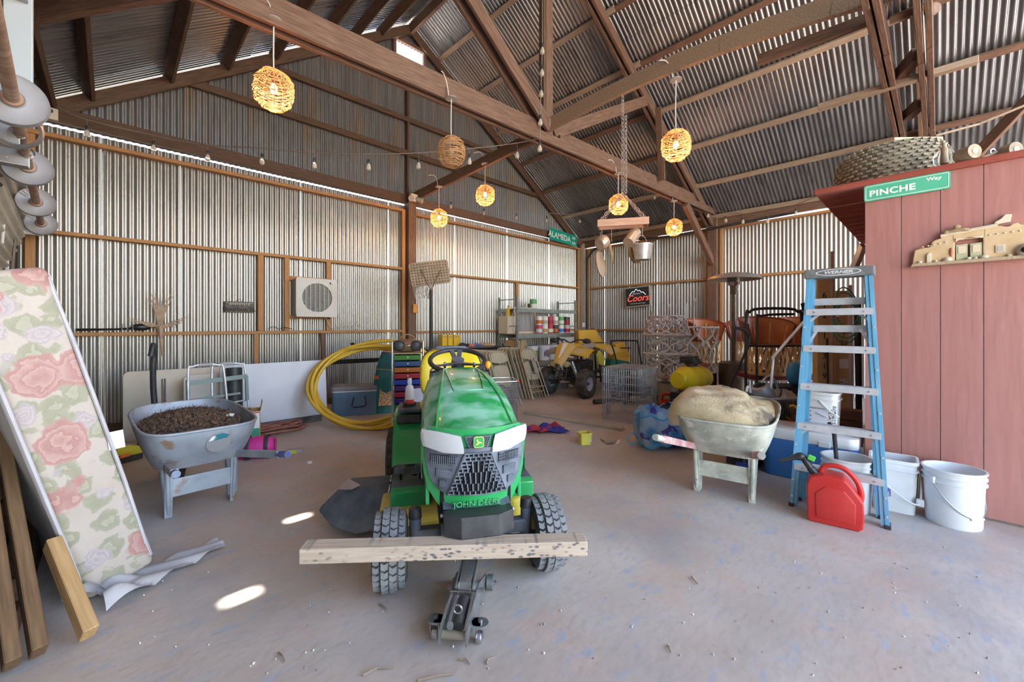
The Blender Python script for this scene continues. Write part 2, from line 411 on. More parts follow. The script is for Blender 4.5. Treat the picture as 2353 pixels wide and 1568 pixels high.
# ridge cap
mb = MB(); mb.add([(XRI-.2,YG+.2,ZRI-.08),(XRI,YG+.2,ZRI+.07),(XRI+.2,YG+.2,ZRI-.06),(XRI-.2,YB-.1,ZRI-.08),(XRI,YB-.1,ZRI+.07),(XRI+.2,YB-.1,ZRI-.06)], [(0,1,4,3),(1,2,5,4)])
mb.build('ridge_cap', G_ROOF, ce)
beam('ridge_beam', (XRI, YG, ZRI-.16), (XRI, YB, ZRI-.16), .06, .2, OLDW, ce)
for i in range(7):                                            # purlins, right slope (laid flat), in two lengths
    X = 4.9+.8*i; z = zroof(X)-.045; upv = (SR, 0, 1)
    m = PALEW if i < 3 else OLDW
    beam('purlin', (X, YG, z), (X+.01, YP, z), .09, .05, m if i < 5 else PALEW, ce, up=upv)
    beam('purlin', (X+.03, YP+.2, z-.01), (X+.03, .25, z-.012), .09, .05, OLDW if i < 3 else PALEW, ce, up=upv)
    beam('purlin', (X, .45, z), (X, YB, z-.02), .09, .05, OLDW, ce, up=upv)
for X in (-.5, -.19, .56, 1.2, 1.83, 2.45, 3.04, 3.6):       # purlins, left slope (on edge)
    z = zroof(X)-.085; upv = (-SL, 0, 1)
    beam('purlin', (X, YG, z), (X, 3.8, z), .045, .15, DARKW, ce, up=upv)
    beam('purlin', (X+.05, 4.0, z), (X+.05, YB, z), .045, .15, DARKW, ce, up=upv)
# ---- truss 1 (over the middle of the room)
def cy(x): return 3.93-.038*x
CZ = 3.93
for dy, z, h in ((.05, CZ+.12, .16), (-.05, CZ-.05, .13), (.06, CZ-.06, .12)):
    beam('tie_beam', (XL, cy(XL)+dy, z), (XRI-.1, cy(XRI-.1)+dy, z), .045, h, OLDW, ce); beam('tie_beam', (XRI-.1, cy(XRI-.1)+dy, z), (XR-.1, cy(XR-.1)+dy, z), .045, h, OLDW, ce)
KX = 4.36; KY = cy(KX)
beam('king_post', (KX, KY+.03, CZ-.02), (KX, KY+.03, ZRI-.2), .14, .09, OLDW, ce, up=(0,1,0))
beam('king_post', (KX-.10, KY+.03, CZ+.1), (KX-.10, KY+.03, ZRI-.2), .05, .09, DARKW, ce, up=(0,1,0))
for dy in (-.06, .09):
    beam('strut', (KX-.05, KY+dy, CZ+.1), (2.25, cy(2.25)+dy, zroof(2.25)-.22), .045, .17, OLDW, ce)
beam('strut', (KX+.1, KY, CZ+.1), (6.9, cy(6.9), zroof(6.9)-.25), .045, .17, OLDW, ce)
beam('strut', (7.35, cy(7.3)-.07, CZ+.1), (7.2, cy(7.2)-.07, zroof(7.2)-.1), .045, .12, OLDW, ce, up=(0,1,0))
beam('gusset_block', (KX+.15, KY-.06, CZ-.02), (KX+.75, KY-.06, CZ-.02), .04, .18, OLDW, ce)
for xe in (XL, XR):
    beam('rafter', (xe, cy(xe), zroof(xe)-.16), (XRI, cy(XRI), ZRI-.18), .05, .16, OLDW if xe > 0 else DARKW, ce)
    if xe > 0: beam('rafter', (xe, cy(xe)+.1, zroof(xe)-.16), (XRI, cy(XRI)+.1, ZRI-.18), .05, .16, OLDW, ce)
beam('knee_brace', (8.36, 3.58, 3.80), (9.78, 3.56, 2.72), .09, .15, OLDW, ce)
# longitudinal beams and braces
beam('longitudinal_beam', (XP+.1, YG-.13, 3.86), (KX-.02, KY+.05, 4.03), .055, .17, OLDW, ce)
prev = None; pts = []
for i in range(9):
    t = i/8; yy = KY-.03+(0.22-KY)*t; pts.append(V((KX+.05*t-.04, yy, 4.08+.10*math.sin(math.pi*t*.9)-.17*t*t)))
mb = MB()
for i in range(8): mb.bar(pts[i], pts[i+1]+(pts[i+1]-pts[i])*.01, .055, .17)
mb.build('longitudinal_beam', wood('tan_timber', (.23,.145,.09), (.36,.25,.17)), ce)
beam('short_joist', (4.60, 1.25, 3.95), (4.62, .3, 3.92), .045, .10, OLDW, ce)
beam('brace_plank', (-.62, 5.45, 3.92), (.55, 3.95, 4.02), .05, .20, OLDW, ce)
beam('brace', (1.6, YG-.1, 5.6), (.3, 4.9, 4.7), .045, .12, OLDW, ce)
# ---- truss 2 (nearly overhead), built of two packed rows of offcuts
for dy in (.06, .33):
    x = 1.6; k = 0
    while x < 9.6:
        L = rnd(.75, 1.3)
        for j in (0, 1):
            beam('tie_plank', (x+.2*j, dy+.06*j, 3.83+rnd(-.015,.015)), (min(x+.2*j+L, 9.8), dy+.06*j, 3.83+rnd(-.015,.015)), .045, .16, OLDW, ce)
        x += L+.01
for x in (3.6, 5.4, 6.6): beam('spacer', (x, .14, 3.86), (x+.3, .27, 3.86), .09, .12, OLDW, ce)
beam('spacer', (5.75, -.25, 3.78), (5.72, .95, 3.78), .08, .06, PALEW, ce)
beam('rafter', (XR, .2, zroof(XR)-.16), (XRI, .2, ZRI-.18), .05, .16, OLDW, ce)
beam('rafter', (XL, .2, zroof(XL)-.16), (XRI, .2, ZRI-.18), .05, .16, DARKW, ce)
beam('brace', (8.9, .3, 2.9), (7.2, -1.4, 4.75), .05, .14, OLDW, ce)
# ================================================================= RIDING MOWER
GREEN = M('mower_green', (.02,.33,.095), .32, 0, (.26,.55,.40), 5.5, (1,1.6,1), .42, .60, coat=.3, rvar=.12)
GREENC = M('mower_green_clean', (.02,.33,.09), .28, 0, (.05,.37,.13), 3, coat=.4)
YEL = M('mower_yellow', (.75,.58,.05), .45, 0, (.62,.52,.20), 5)
YSEAT = M('seat_yellow', (.80,.62,.03), .35, 0, (.74,.55,.03), 3)
NAVY = M('dusty_black', (.045,.055,.075), .55, 0, (.16,.19,.24), 7, lo=.3, hi=.75, bump=.1)
GRILLE = M('grille_plastic', (.075,.09,.12), .5, 0, (.24,.275,.33), 9, lo=.35, hi=.8)
DARK = M('dark_gap', (.008,.008,.009), .9)
LENS = M('headlight_lens', (.85,.87,.90), .12, 0, trans=.35, ior=1.3)
REFL = M('reflector', (.30,.32,.35), .35, .3, (.55,.57,.60), 12, (9,1,.6), .4, .6)
EMBLY = M('emblem_yellow', (.85,.80,.12), .4)
def tire(parent, c, Rr, w, name='tire', axis=(1,0,0), treads=(30,4), mat=None, block=None, rim=None, rimr=.55, side=1, hub=True, skew=.22, hk=.035, cover=.36):
    """tire, joined tread blocks and rim, axle along x"""
    m = mat or RUBBER
    prof = []
    for i in range(13):
        a = -math.pi/2*1.15+math.pi*1.15*i/12
        prof.append((Rr-(w*.34)*(1-math.cos(a))*1.0 if abs(a) < math.pi/2 else Rr-w*.34-(Rr*(1-rimr)-w*.34)*(abs(a)-math.pi/2)/(math.pi*.075)*.5, w/2*math.sin(max(-math.pi/2,min(math.pi/2,a)))))
    prof = [(Rr*rimr, -w*.40)]+prof+[(Rr*rimr, w*.40)]
    T = Matrix.Translation(V(c)) @ Matrix.Rotation(R(90), 4, 'Y')
    o = MB().lathe(prof, 40, T).build(name, m, parent, smooth=50)
    n, rows = treads; tb = MB()
    for j in range(rows):
        off = (j-(rows-1)/2)/rows*w*.92; rr = Rr-(w*.34)*(1-math.cos(math.asin(max(-.99,min(.99,off*2/w)))))
        for i in range(n):
            a = 2*math.pi*(i+.5*(j%2))/n; da = 2*math.pi/n*cover; h = Rr*hk; ww = w/rows*(.40 if skew else .24); sk_ = 2*math.pi/n*skew
            q = []
            for rr2 in (rr-.006, rr+h):
                for (da2, x2) in ((-da,-ww), (da,-ww), (da+sk_,0), (da,ww), (-da,ww), (-da+sk_,0)):
                    aa = a+da2; q.append(V((off+x2, rr2*math.cos(aa), rr2*math.sin(aa)))+V(c))
            tb.add(q, [(6,7,8,11),(8,9,10,11)]+[(k,(k+1)%6,6+(k+1)%6,6+k) for k in range(6)])
    t = tb.build('tread', block or m, o); t['kind'] = 'stuff'
    if rim:
        pr = [(Rr*rimr*1.04, -w*.42), (Rr*rimr*1.04, -w*.36), (Rr*rimr*.92, -w*.30), (Rr*rimr*.85, 0), (Rr*rimr*.9, w*.30), (Rr*rimr*1.04, w*.36), (Rr*rimr*1.04, w*.42)]
        MB().lathe(pr, 28, T).build('rim', rim, o, smooth=40)
        d = MB().lathe([(.001, side*w*.12), (Rr*rimr*.35, side*w*.16), (Rr*rimr*.88, side*w*.05)], 24, T); d.build('rim_disc', rim, o, smooth=40)
        if hub: MB().cyl(V(c)+V((-w*.3,0,0)), V(c)+V((w*.3,0,0)), Rr*rimr*.22, n=12).build('hub', NAVY, o, smooth=40)
    return o
mo = rf(-.211, 2.199)
mw = thing('riding_mower', 'green and yellow riding lawn mower with black grille, dusty hood and yellow seat', 'mower', (mo.x, mo.y, 0), math.atan2(-.516, .856))
TB = M('tread_grey', (.20,.205,.215), .8, 0, (.27,.275,.285), 14)
tire(mw, (-.415,0,.19), .19, .165, rim=YEL, block=TB, side=-1); tire(mw, (.40,0,.19), .19, .165, rim=YEL, block=TB, side=1)
for sx in (-1, 1): tire(mw, (sx*.40,1.27,.255), .255, .24, rim=YEL, treads=(26,5), side=sx)
# hood -------------------------------------------------------------
def hood_sec(t):
    zt = (.812, .845, .895, .935, .965, .990, 1.010, 1.022, 1.03)
    i = min(int(t*8), 7); f = t*8-i; z = zt[i]*(1-f)+zt[i+1]*f
    ws = .262-.02*t+.008*math.sin(math.pi*t); wt = .215-.075*t; zb = .60-.10*t
    return z, ws, wt, zb
def hood_pt(t, s, lift=0):
    z, ws, wt, zb = hood_sec(t); a = abs(s); sg = 1 if s >= 0 else -1
    P = [(0,z+.012), (wt*.5,z+.010), (wt*.9,z-.002), (wt+.35*(ws-wt),z-.028), (wt+.75*(ws-wt),z-.075), (ws*.995,z-.15), (ws+.004,z-.24), (ws,min(zb,z-.25))]
    k = a*7; i = min(int(k), 6); f = k-i; f2 = f
    x = P[i][0]*(1-f2)+P[i+1][0]*f2; zz = P[i][1]*(1-f2)+P[i+1][1]*f2
    y = -.205+.83*t + .115*(x/.26)**2*(1-t)**3
    return V((sg*x, y, zz+lift))
hood = MB().grid(lambda u,v: hood_pt(u, v*2-1), 24, 28).build('hood', GREEN, mw, smooth=60)
for sx in (-1, 1):                                             # raised creases and the raised centre panel
    MB().tube([hood_pt(t, sx*(.30-.06*t), .003) for t in [i/14 for i in range(15)]], .006, 6).build('crease', GREENC, hood, smooth=60)
pl = [(.42,-.12),(.42,.12),(.95,.205),(.95,-.205)]
pp = [hood_pt(.42+.53*i/6, -.13-.10*i/6, .004) for i in range(7)]+[hood_pt(.95-.53*i/6, .23-.10*i/6, .004) for i in range(7)]
MB().tube(pp, .0035, 6, closed=True).build('panel_edge', GREEN, hood, smooth=60)
# front
def yF(x, z): return -.205+.115*(x/.26)**2+.05*max(0,(.72-z))
def patch(rows, off, th=.014, nx=10):
    mb = MB(); g = []
    for z, xl, xr in rows: g.append([(xl+(xr-xl)*i/nx, z) for i in range(nx+1)])
    nr = len(g); W = nx+1
    for back in (0, th):
        for row in g:
            for x_, z_ in row: mb.v.append(V((x_, yF(x_,z_)-off+back, z_)))
    N = nr*W
    for i in range(nr-1):
        for j in range(nx):
            a = i*W+j; mb.f.append((a,a+1,a+W+1,a+W)); mb.f.append((N+a,N+a+W,N+a+W+1,N+a+1))
    per = [j for j in range(W)]+[i*W+nx for i in range(1,nr)]+[(nr-1)*W+j for j in range(nx-1,-1,-1)]+[i*W for i in range(nr-2,0,-1)]
    for i in range(len(per)): a, b = per[i], per[(i+1)%len(per)]; mb.f.append((a,b,N+b,N+a))
    return mb
patch([(.825,-.225,.225),(.80,-.258,.258),(.72,-.264,.264),(.60,-.255,.255),(.52,-.235,.235),(.46,-.195,.195),(.425,-.165,.165)], .000, .03, 16).build('front_cowl', GREENC, mw, smooth=50)
patch([(.735,-.25,.25),(.66,-.245,.245),(.58,-.225,.225),(.53,-.19,.19),(.505,-.14,.14)], .014, .016, 16).build('grille_panel', GRILLE, mw, smooth=50)
for sx in (-1, 1):
    o = lambda rows: [(z, min(sx*a,sx*b), max(sx*a,sx*b)) for z,a,b in rows]
    hl = patch(o([(.812,.20,.262),(.795,.085,.268),(.765,.078,.266),(.735,.072,.255),(.715,.072,.16)]), .018, .03, 10).build('headlight', REFL, mw, smooth=50)
    patch(o([(.814,.20,.264),(.795,.083,.27),(.765,.075,.268),(.735,.069,.257),(.713,.069,.165)]), .026, .004, 10).build('lens', LENS, hl, smooth=50)
    for z0, x0, x1, h in ((.672,.10,.222,.034), (.606,.125,.20,.028), (.555,.15,.185,.022)):
        v = patch(o([(z0+h/2+.012,x0,x1),(z0-h/2,x0+.01,x1-.004)]), .018, .006, 6).build('side_vent', DARK, mw)
        mb = MB()
        for i in range(13):
            xx = x0+.006+(x1-x0-.012)*i/12; mb.box((sx*xx, yF(xx,z0)-.020, z0+.005), (.004,.005,h+.008))
        for i in range(4): mb.bar((sx*(x0+.005), yF(x0,z0)-.020, z0-h/2+.004+i*(h+.006)/3), (sx*(x1-.004), yF(x1,z0)-.020, z0-h/2+.006+i*(h+.006)/3), .005, .004)
        g = mb.build('vent_mesh', GRILLE, v); g['kind'] = 'stuff'
# upper mesh with emblem
up = patch([(.795,-.066,.066),(.735,-.045,.045)], .020, .01, 6).build('upper_mesh', NAVY, mw)
mb = MB()
for j in range(6):
    z = .742+.0085*j; hw = .043+.019*(z-.735)/.06
    for i in range(int(hw*2/.011)):
        xx = -hw+.006+.011*i+(.005 if j%2 else 0)
        if abs(xx) < .028 or abs(xx) > hw-.003: continue
        mb.box((xx, yF(xx,z)-.0205, z), (.006,.003,.004))
g = mb.build('mesh_hole', DARK, up); g['kind'] = 'stuff'
T = Matrix.Translation((0,-.232,.769)) @ Matrix.Rotation(R(90),4,'X')
emb = MB().prism(rrect(.050,.052,.012,4), 0, .006, T).build('emblem', EMBLY, mw)
MB().prism(rrect(.044,.046,.010,4), .005, .008, T).build('emblem_field', GREENC, emb)
deer = [(-.016,-.010),(-.008,-.006),(-.006,.001),(-.011,.008),(-.012,.013),(-.008,.012),(-.006,.016),(-.003,.012),(-.004,.006),(.000,.003),(.008,.002),(.014,-.004),(.017,-.009),(.012,-.006),(.006,-.004),(.000,-.006),(-.004,-.010),(-.010,-.013)]
MB().prism(deer, .008, .0095, T).build('emblem_figure', EMBLY, emb)
# main grille
gt, gb = .712, .512
rec = patch([(gt,-.062,.062),(gb,-.142,.142)], .016, .004, 8).build('grille_recess', DARK, mw)
gm = MB(); nr = 11
for j in range(nr+1):
    z = gb+(gt-gb)*j/nr; hw = .142-.080*(z-gb)/(gt-gb)
    gm.bar((-hw, yF(hw,z)-.022, z), (hw, yF(hw,z)-.022, z), .010, .0075)
    if j < nr:
        z2 = gb+(gt-gb)*(j+1)/nr; nh = max(6, int(hw*2/.024)); 
        for i in range(nh+1):
            xx = -hw+hw*2*(i+(.5 if j%2 else 0))/nh
            if abs(xx) > hw-.003: continue
            gm.box((xx, yF(xx,z)-.021, (z+z2)/2), (.0065,.009,z2-z))
g = gm.build('grille', GRILLE, mw); g['kind'] = 'stuff'
fr = MB().tube([(-.062,yF(.06,gt)-.024,gt),(.062,yF(.06,gt)-.024,gt),(.144,yF(.14,gb)-.024,gb),(-.144,yF(.14,gb)-.024,gb)], .007, 6, closed=True).build('grille_frame', GRILLE, mw)
text('lettering', 'John Deere'.upper(), .036, M('emboss', (.10,.42,.17), .3), mw, (0,yF(0,.46)-.004,.462), (R(90),0,0), .003, sx=1.12)
# bumper
bp = MB(); prof = [(-.165,0),(-.165,-.055),(-.09,-.10),(.09,-.10),(.165,-.055),(.165,0)]
q = [(x_, -.20+y_, .445) for x_,y_ in prof]+[(x_, -.215+y_, .353) for x_,y_ in prof]
bp.add(q, [tuple(range(6)), tuple(reversed(range(6,12)))]+[(i,(i+1)%6,6+(i+1)%6,6+i) for i in range(6)])
bmp = bp.build('bumper', BLACKP, mw, bevel=.004)
MB().add([(-.165,-.20,.448),(.165,-.20,.448),(.165,-.12,.475),(-.165,-.12,.475)], [(0,1,2,3)]).build('bumper_top', NAVY, bmp)
for sx in (-1,1): MB().cyl((sx*.163,-.2,.42), (sx*.178,-.2,.42), .012, n=8).build('bolt', STEEL, bmp)
# side panels, dash, steering
for sx in (-1, 1):
    MB().prism([(-.09,.43),(.62,.43),(.64,.80),(.3,.80),(-.09,.60)], sx*.225, sx*.245, Matrix(((0,0,1,0),(1,0,0,0),(0,1,0,0),(0,0,0,1)))).build('side_panel', GREENC, mw, bevel=.008)
MB().prism([(.02,.62),(.25,.66),(.28,.74),(.05,.72)], -.262, -.246, Matrix(((0,0,1,0),(1,0,0,0),(0,1,0,0),(0,0,0,1)))).build('side_stripe', EMBLY, mw)
MB().box((0,.50,.30), (.34,1.15,.12)).build('chassis', NAVY, mw, bevel=.01)
MB().box((0,.1,.50), (.36,.5,.30)).build('engine', DARK, mw, bevel=.02)
dash = MB().grid(lambda u,v: (lambda a: (.20*math.cos(a), .66+.10*u, 1.00+.065*math.sin(a)+.0*u))(math.pi*v), 4, 14).build('dash', NAVY, mw, smooth=50)
MB().box((0,.72,.72), (.40,.16,.58)).build('dash_tower', NAVY, mw, bevel=.03)
for sx in (-1, 1): MB().cyl((sx*.10,.665,1.035), (sx*.10,.655,1.075), .008, n=8).build('pin', CHROME, dash)
MB().ball((.20,.68,1.05), (.022,.02,.028)).build('knob', M('orange_knob',(.85,.33,.02),.4), dash, smooth=60)
SWT = Matrix.Translation((0,.78,1.075)) @ Matrix.Rotation(R(20),4,'X')
sw = MB().tube([SWT @ V((.195*math.cos(2*math.pi*i/40), .195*math.sin(2*math.pi*i/40), 0)) for i in range(40)], .0165, 10, closed=True).build('steering_wheel', BLACKP, mw, smooth=60)
mb = MB()
for a in (R(205), R(335), R(80), R(100)): mb.bar(SWT @ V((0,0,-.03)), SWT @ V((.19*math.cos(a),.19*math.sin(a),0)), .032, .012)
mb.cyl(SWT @ V((0,0,-.05)), SWT @ V((0,0,.01)), .045, n=16); mb.build('spoke', NAVY, sw)
MB().cyl(SWT @ V((0,0,-.04)), SWT @ V((0,0,-.16)), .03, n=12).build('column', BLACKP, sw)
# seat
def seatback(u, v):
    a = 2*math.pi*u; e = .55
    cx_, cz_ = math.cos(a), math.sin(a)
    x_ = .26*math.copysign(abs(cx_)**.7, cx_); z_ = .235*math.copysign(abs(cz_)**.65, cz_)
    s = math.sin(math.pi*v)**.6 if 0 < v < 1 else 0; y_ = -.075*math.cos(math.pi*v)
    return V((x_*s, 1.43+y_+.16*(z_*s+.2)+.10*(abs(x_*s)/.26)**2*-1, .90+z_*s))
MB().grid(seatback, 28, 12, cu=True).build('seat_back', YSEAT, mw, smooth=60)
MB().grid(lambda u,v: V((.27*math.copysign(abs(math.cos(2*math.pi*u))**.6,math.cos(2*math.pi*u))*math.sin(math.pi*v)**.5, 1.18+.24*math.copysign(abs(math.sin(2*math.pi*u))**.6,math.sin(2*math.pi*u))*math.sin(math.pi*v)**.5, .68-.07*math.cos(math.pi*v))), 24, 10, cu=True).build('seat_cushion', YSEAT, mw, smooth=60)
MB().grid(lambda u,v: seatback(u,v)*1.0+V((0,.04,.012)), 28, 12, cu=True).build('seat_shell', NAVY, mw, smooth=60)
MB().box((0,1.4,1.135), (.26,.05,.03)).build('seat_handle', NAVY, mw, bevel=.012)
MB().box((0,1.2,.52), (.40,.5,.2)).build('seat_base', NAVY, mw, bevel=.03)
# fenders: swept over the rear wheels, foot boards
FT = Matrix(((0,0,1,0),(1,0,0,0),(0,1,0,0),(0,0,0,1)))
for sx in (-1, 1):
    f = MB(); path = [(.78,.36),(.80,.40),(.90,.49),(.98,.58),(1.06,.635),(1.2,.66),(1.4,.66),(1.58,.63),(1.62,.56)]
    x0, x1 = sx*.20, sx*.455
    for (y_, z_) in path:
        f.v += [V((x0,y_,z_)), V((x1-sx*.03,y_,z_)), V((x1,y_+.01,z_-.02)), V((x1,y_+.03,z_-.10))]
    for i in range(len(path)-1):
        for j in range(3): f.f.append((i*4+j, i*4+j+1, i*4+j+5, i*4+j+4))
    f.build('fender', GREENC, mw, smooth=50)
    fb = MB().box((sx*.325,.62,.335), (.23,.42,.02)).build('foot_board', NAVY, mw, bevel=.006)
    MB().prism([(.36,.20),(.36,.33),(.41,.345),(.43,.20)], sx*.225, sx*.44, FT).build('foot_board_lip', GREENC, mw, bevel=.006)
    for i in (0, 1): MB().box((sx*(.265+.12*i),.50,.42), (.065,.05,.045)).build('pedal', NAVY, mw, bevel=.008)
    for i in (0, 1): MB().cyl((sx*(.265+.12*i),.51,.40), (sx*(.265+.12*i),.54,.33), .008, n=6).build('pedal_arm', BLACKM, mw)
tr = MB().box((-.34,1.18,.680), (.17,.30,.03)).build('console_tray', NAVY, mw, bevel=.01)
MB().lathe([(.05,.0),(.052,.03),(.045,.03),(.042,.002),(.001,.002)], 18, Matrix.Translation((-.34,1.16,.69))).build('cup_holder', BLACKP, mw, smooth=40)
MB().box((-.34,.99,.625), (.18,.06,.06), rot=(R(-20),0,0)).build('console_latch', BLACKP, mw, bevel=.012)
# mower deck, chute, pulleys
MB().prism([(-.50,.34),(.30,.30),(.46,.42),(.48,.72),(.30,.90),(-.30,.92),(-.50,.80)], .13, .245).build('deck', YEL, mw, bevel=.02)
CH = [(-.45,.86,.27),(-.45,.66,.285),(-.45,.52,.20),(-.46,.49,.06),(-.74,.82,.285),(-.93,.76,.11),(-.66,.50,.035),(-.62,.64,.275),(-.80,.84,.05),(-.46,.87,.05),(-.82,.60,.06)]
ch = MB().add(CH, [(0,4,7,1),(1,7,2),(2,7,6,3),(7,4,5),(7,5,10),(7,10,6),(4,8,5),(0,9,8,4),(5,8,9,3,6,10),(0,1,2,3,9)]).build('discharge_chute', NAVY, mw, bevel=.018, smooth=70, seg=3)
MB().add([(-.70,.655,.262),(-.64,.66,.285),(-.73,.76,.300),(-.80,.755,.235)], [(0,1,2,3)]).build('warning_label', M('faded_label',(.42,.33,.32),.6), ch)
for yy in (.62, .72, .80):
    MB().tube([(-.46,yy-.03,.245),(-.455,yy-.02,.275),(-.455,yy+.02,.275),(-.46,yy+.03,.245)], .009, 8).build('hinge_spring', STEEL, ch)
for x_, y_ in ((-.30,.60), (.32,.62)):
    MB().lathe([(.001,.30),(.075,.30),(.078,.285),(.060,.275),(.078,.265),(.075,.25),(.001,.25)], 24, Matrix.Translation((x_,y_,.01))).build('pulley', STEEL, mw, smooth=40)
    MB().cyl((x_,y_,.24), (x_,y_,.345), .018, n=10).build('spindle', NAVY, mw)
MB().box((-.27,.47,.255), (.10,.14,.006)).build('deck_label', M('label_brown',(.25,.17,.15),.6), mw)
# front axle, spindles, steering links
MB().bar((-.31,0,.245), (.30,0,.245), .06, .07).build('front_axle', NAVY, mw, bevel=.012)
for sx in (-1, 1):
    MB().cyl((sx*.295,0,.16), (sx*.295,0,.335), .030, n=14).build('axle_spindle', NAVY, mw, smooth=40)
    MB().cyl((sx*.295,0,.335), (sx*.295,0,.385), .034, .030, n=14).build('spindle_cap', BLACKP, mw, smooth=40)
    MB().tube(smoothpath([(sx*.30,.02,.17),(sx*.22,.10,.13),(sx*.10,.22,.15)],5), .018, 8).build('tie_rod', NAVY, mw, smooth=50)
    MB().cyl((sx*.29,0,.175), (sx*.36,0,.18), .022, n=10).build('stub_axle', NAVY, mw)
MB().cyl((-.12,-.02,.31), (-.14,-.05,.20), .012, n=8).build('hitch_pin', STEEL, mw)
# small things on the mower
bt = V((-.34,1.16,.697))
bw = mw.matrix_basis @ bt
b_ = thing('spray_bottle', 'white plastic bottle with red label band in the mower cup holder', 'bottle', bw)
MB().lathe([(.001,0),(.030,0),(.032,.01),(.032,.13),(.026,.155),(.013,.165),(.013,.175),(.001,.175)], 18).build('body', WHITEP, b_, smooth=50)
MB().cyl((0,0,.172), (0,0,.215), .016, n=14).build('cap', WHITEP, b_)
MB().lathe([(.0325,.02),(.0325,.115)], 18).build('label_wrap', M('label_pale',(.8,.78,.80),.5), b_, smooth=50)
MB().lathe([(.0330,.02),(.0330,.05)], 18).build('label_band', M('label_red',(.75,.06,.05),.45), b_, smooth=50)
# ---- squared timber across the front and the trolley jack under it
pL = at(697, 1276, 1.84); pR = at(1345, 1257, 1.905)
a = V((pL.x, pL.y, .318)); b = V((pR.x, pR.y, .318))
TMB = wood('planed_timber', (.47,.36,.27), (.62,.50,.40), .7, .3)
tm = beam('timber_beam', a, b, .088, .066, TMB, None, bevel=.003)
tag(tm, 'squared pale timber with tyre marks lying across the trolley jack below the bumper', 'timber')
def timber_marks():
    t, n, l, bs = nodes_of(TMB); src = bs.inputs['Base Color'].links[0].from_socket
    tc = n.new('ShaderNodeTexCoord'); mp = n.new('ShaderNodeMapping'); mp.inputs['Rotation'].default_value = (0, R(40), 0); mp.inputs['Scale'].default_value = (30, 1, 60); l.new(tc.outputs['Object'], mp.inputs[0])
    vo = n.new('ShaderNodeTexVoronoi'); vo.inputs['Scale'].default_value = 1.0; l.new(mp.outputs[0], vo.inputs['Vector'])
    nz = n.new('ShaderNodeTexNoise'); nz.inputs['Scale'].default_value = 2.2; l.new(tc.outputs['Object'], nz.inputs[0])
    mr = n.new('ShaderNodeMapRange'); mr.inputs[1].default_value=.42; mr.inputs[2].default_value=.22; l.new(vo.outputs[0], mr.inputs[0])
    m2 = n.new('ShaderNodeMapRange'); m2.inputs[1].default_value=.40; m2.inputs[2].default_value=.55; l.new(nz.outputs[0], m2.inputs[0])
    mu = n.new('ShaderNodeMath'); mu.operation='MULTIPLY'; l.new(mr.outputs[0], mu.inputs[0]); l.new(m2.outputs[0], mu.inputs[1])
    mx = n.new('ShaderNodeMix'); mx.data_type='RGBA'; mx.inputs['B'].default_value=(.14,.13,.13,1); l.new(mu.outputs[0], mx.inputs['Factor']); l.new(src, mx.inputs['A']); l.new(mx.outputs['Result'], bs.inputs['Base Color'])
timber_marks()
JS = M('jack_steel', (.42,.44,.45), .32, .75, (.27,.28,.29), 14, rvar=.1)
jp = fl(1044, 1492); jt = at(1066, 1287, 1.86); hd = V((jt.x-jp.x, jt.y-jp.y, 0)); 
jk = thing('trolley_jack', 'steel trolley jack with blue saddle holding up the squared timber', 'jack', (jp.x, jp.y, 0), rzv(hd)-math.pi/2)
JL = .46
for sx in (-1, 1):
    MB().prism([(-.03,.035),(-.03,.09),(.10,.125),(.24,.13),(.40,.075),(.46,.03),(.40,.02),(.1,.03)], sx*.052, sx*.058, FT).build('side_frame', JS, jk)
    MB().prism([(.16,.145),(.18,.155),(.40,.262),(.42,.25),(.40,.235),(.19,.12)], sx*.036, sx*.041, FT).build('lift_link', JS, jk)
    wv = MB().cyl((sx*.066,.40,.035), (sx*.095,.40,.035), .035, n=20).build('front_wheel', M('cast_iron',(.22,.23,.24),.5,.6), jk, smooth=40)
    MB().cyl((sx*.095,.40,.035), (sx*.110,.40,.035), .010, n=6).build('wheel_bolt', STEEL, wv)
    cp = MB().prism(rrect(.07,.06,.028,5), .068, .076, Matrix.Translation((sx*.095,.06,0))).build('caster_plate', JS, jk)
    MB().bar((sx*.05,.06,.072), (sx*.10,.06,.072), .05, .008).build('caster_arm', JS, cp)
    MB().cyl((sx*.095,.06,.076), (sx*.095,.06,.088), .009, n=6).build('caster_nut', STEEL, cp)
    MB().lathe([(.001,-.011),(.022,-.011),(.024,-.006),(.024,.006),(.022,.011),(.001,.011)], 18, Matrix.Translation((sx*.095,.045,.025)) @ Matrix.Rotation(R(90),4,'Y')).build('caster_wheel', STEEL, cp, smooth=40)
    for dx in (-.018, .018): MB().box((sx*.095+dx,.05,.05), (.004,.03,.05)).build('caster_fork', STEEL, cp)
    MB().cyl((sx*.058,.21,.115), (sx*.085,.21,.115), .011, n=6).build('pivot_nut', STEEL, jk)
arm = MB(); arm.prism([(.17,.10),(.19,.155),(.42,.275),(.45,.265),(.45,.235),(.42,.225),(.22,.10)], -.030, .030, FT).build('lift_arm', JS, jk, bevel=.004)
MB().box((0,.44,.272), (.066,.06,.018)).build('saddle', M('saddle_blue',(.06,.10,.50),.4), jk, bevel=.004)
MB().cyl((-.05,.21,.125), (.05,.21,.125), .022, n=14).build('pivot_tube', JS, jk, smooth=40)
MB().cyl((-.062,.165,.128), (.058,.165,.128), .004, n=8).build('cross_rod', CHROME, jk)
MB().cyl((.008,.03,.07), (.008,.15,.105), .026, n=16).build('hydraulic_cylinder', M('jack_dark',(.12,.12,.12),.35,.7), jk, smooth=40)
MB().tube(arcpts((0,.055,.125),.018,0,2*math.pi,14), .004, 6).build('handle_socket', JS, jk)
MB().cyl((-.030,.02,.075), (-.028,.15,.115), .010, n=10).build('release_rod', STEEL, jk)
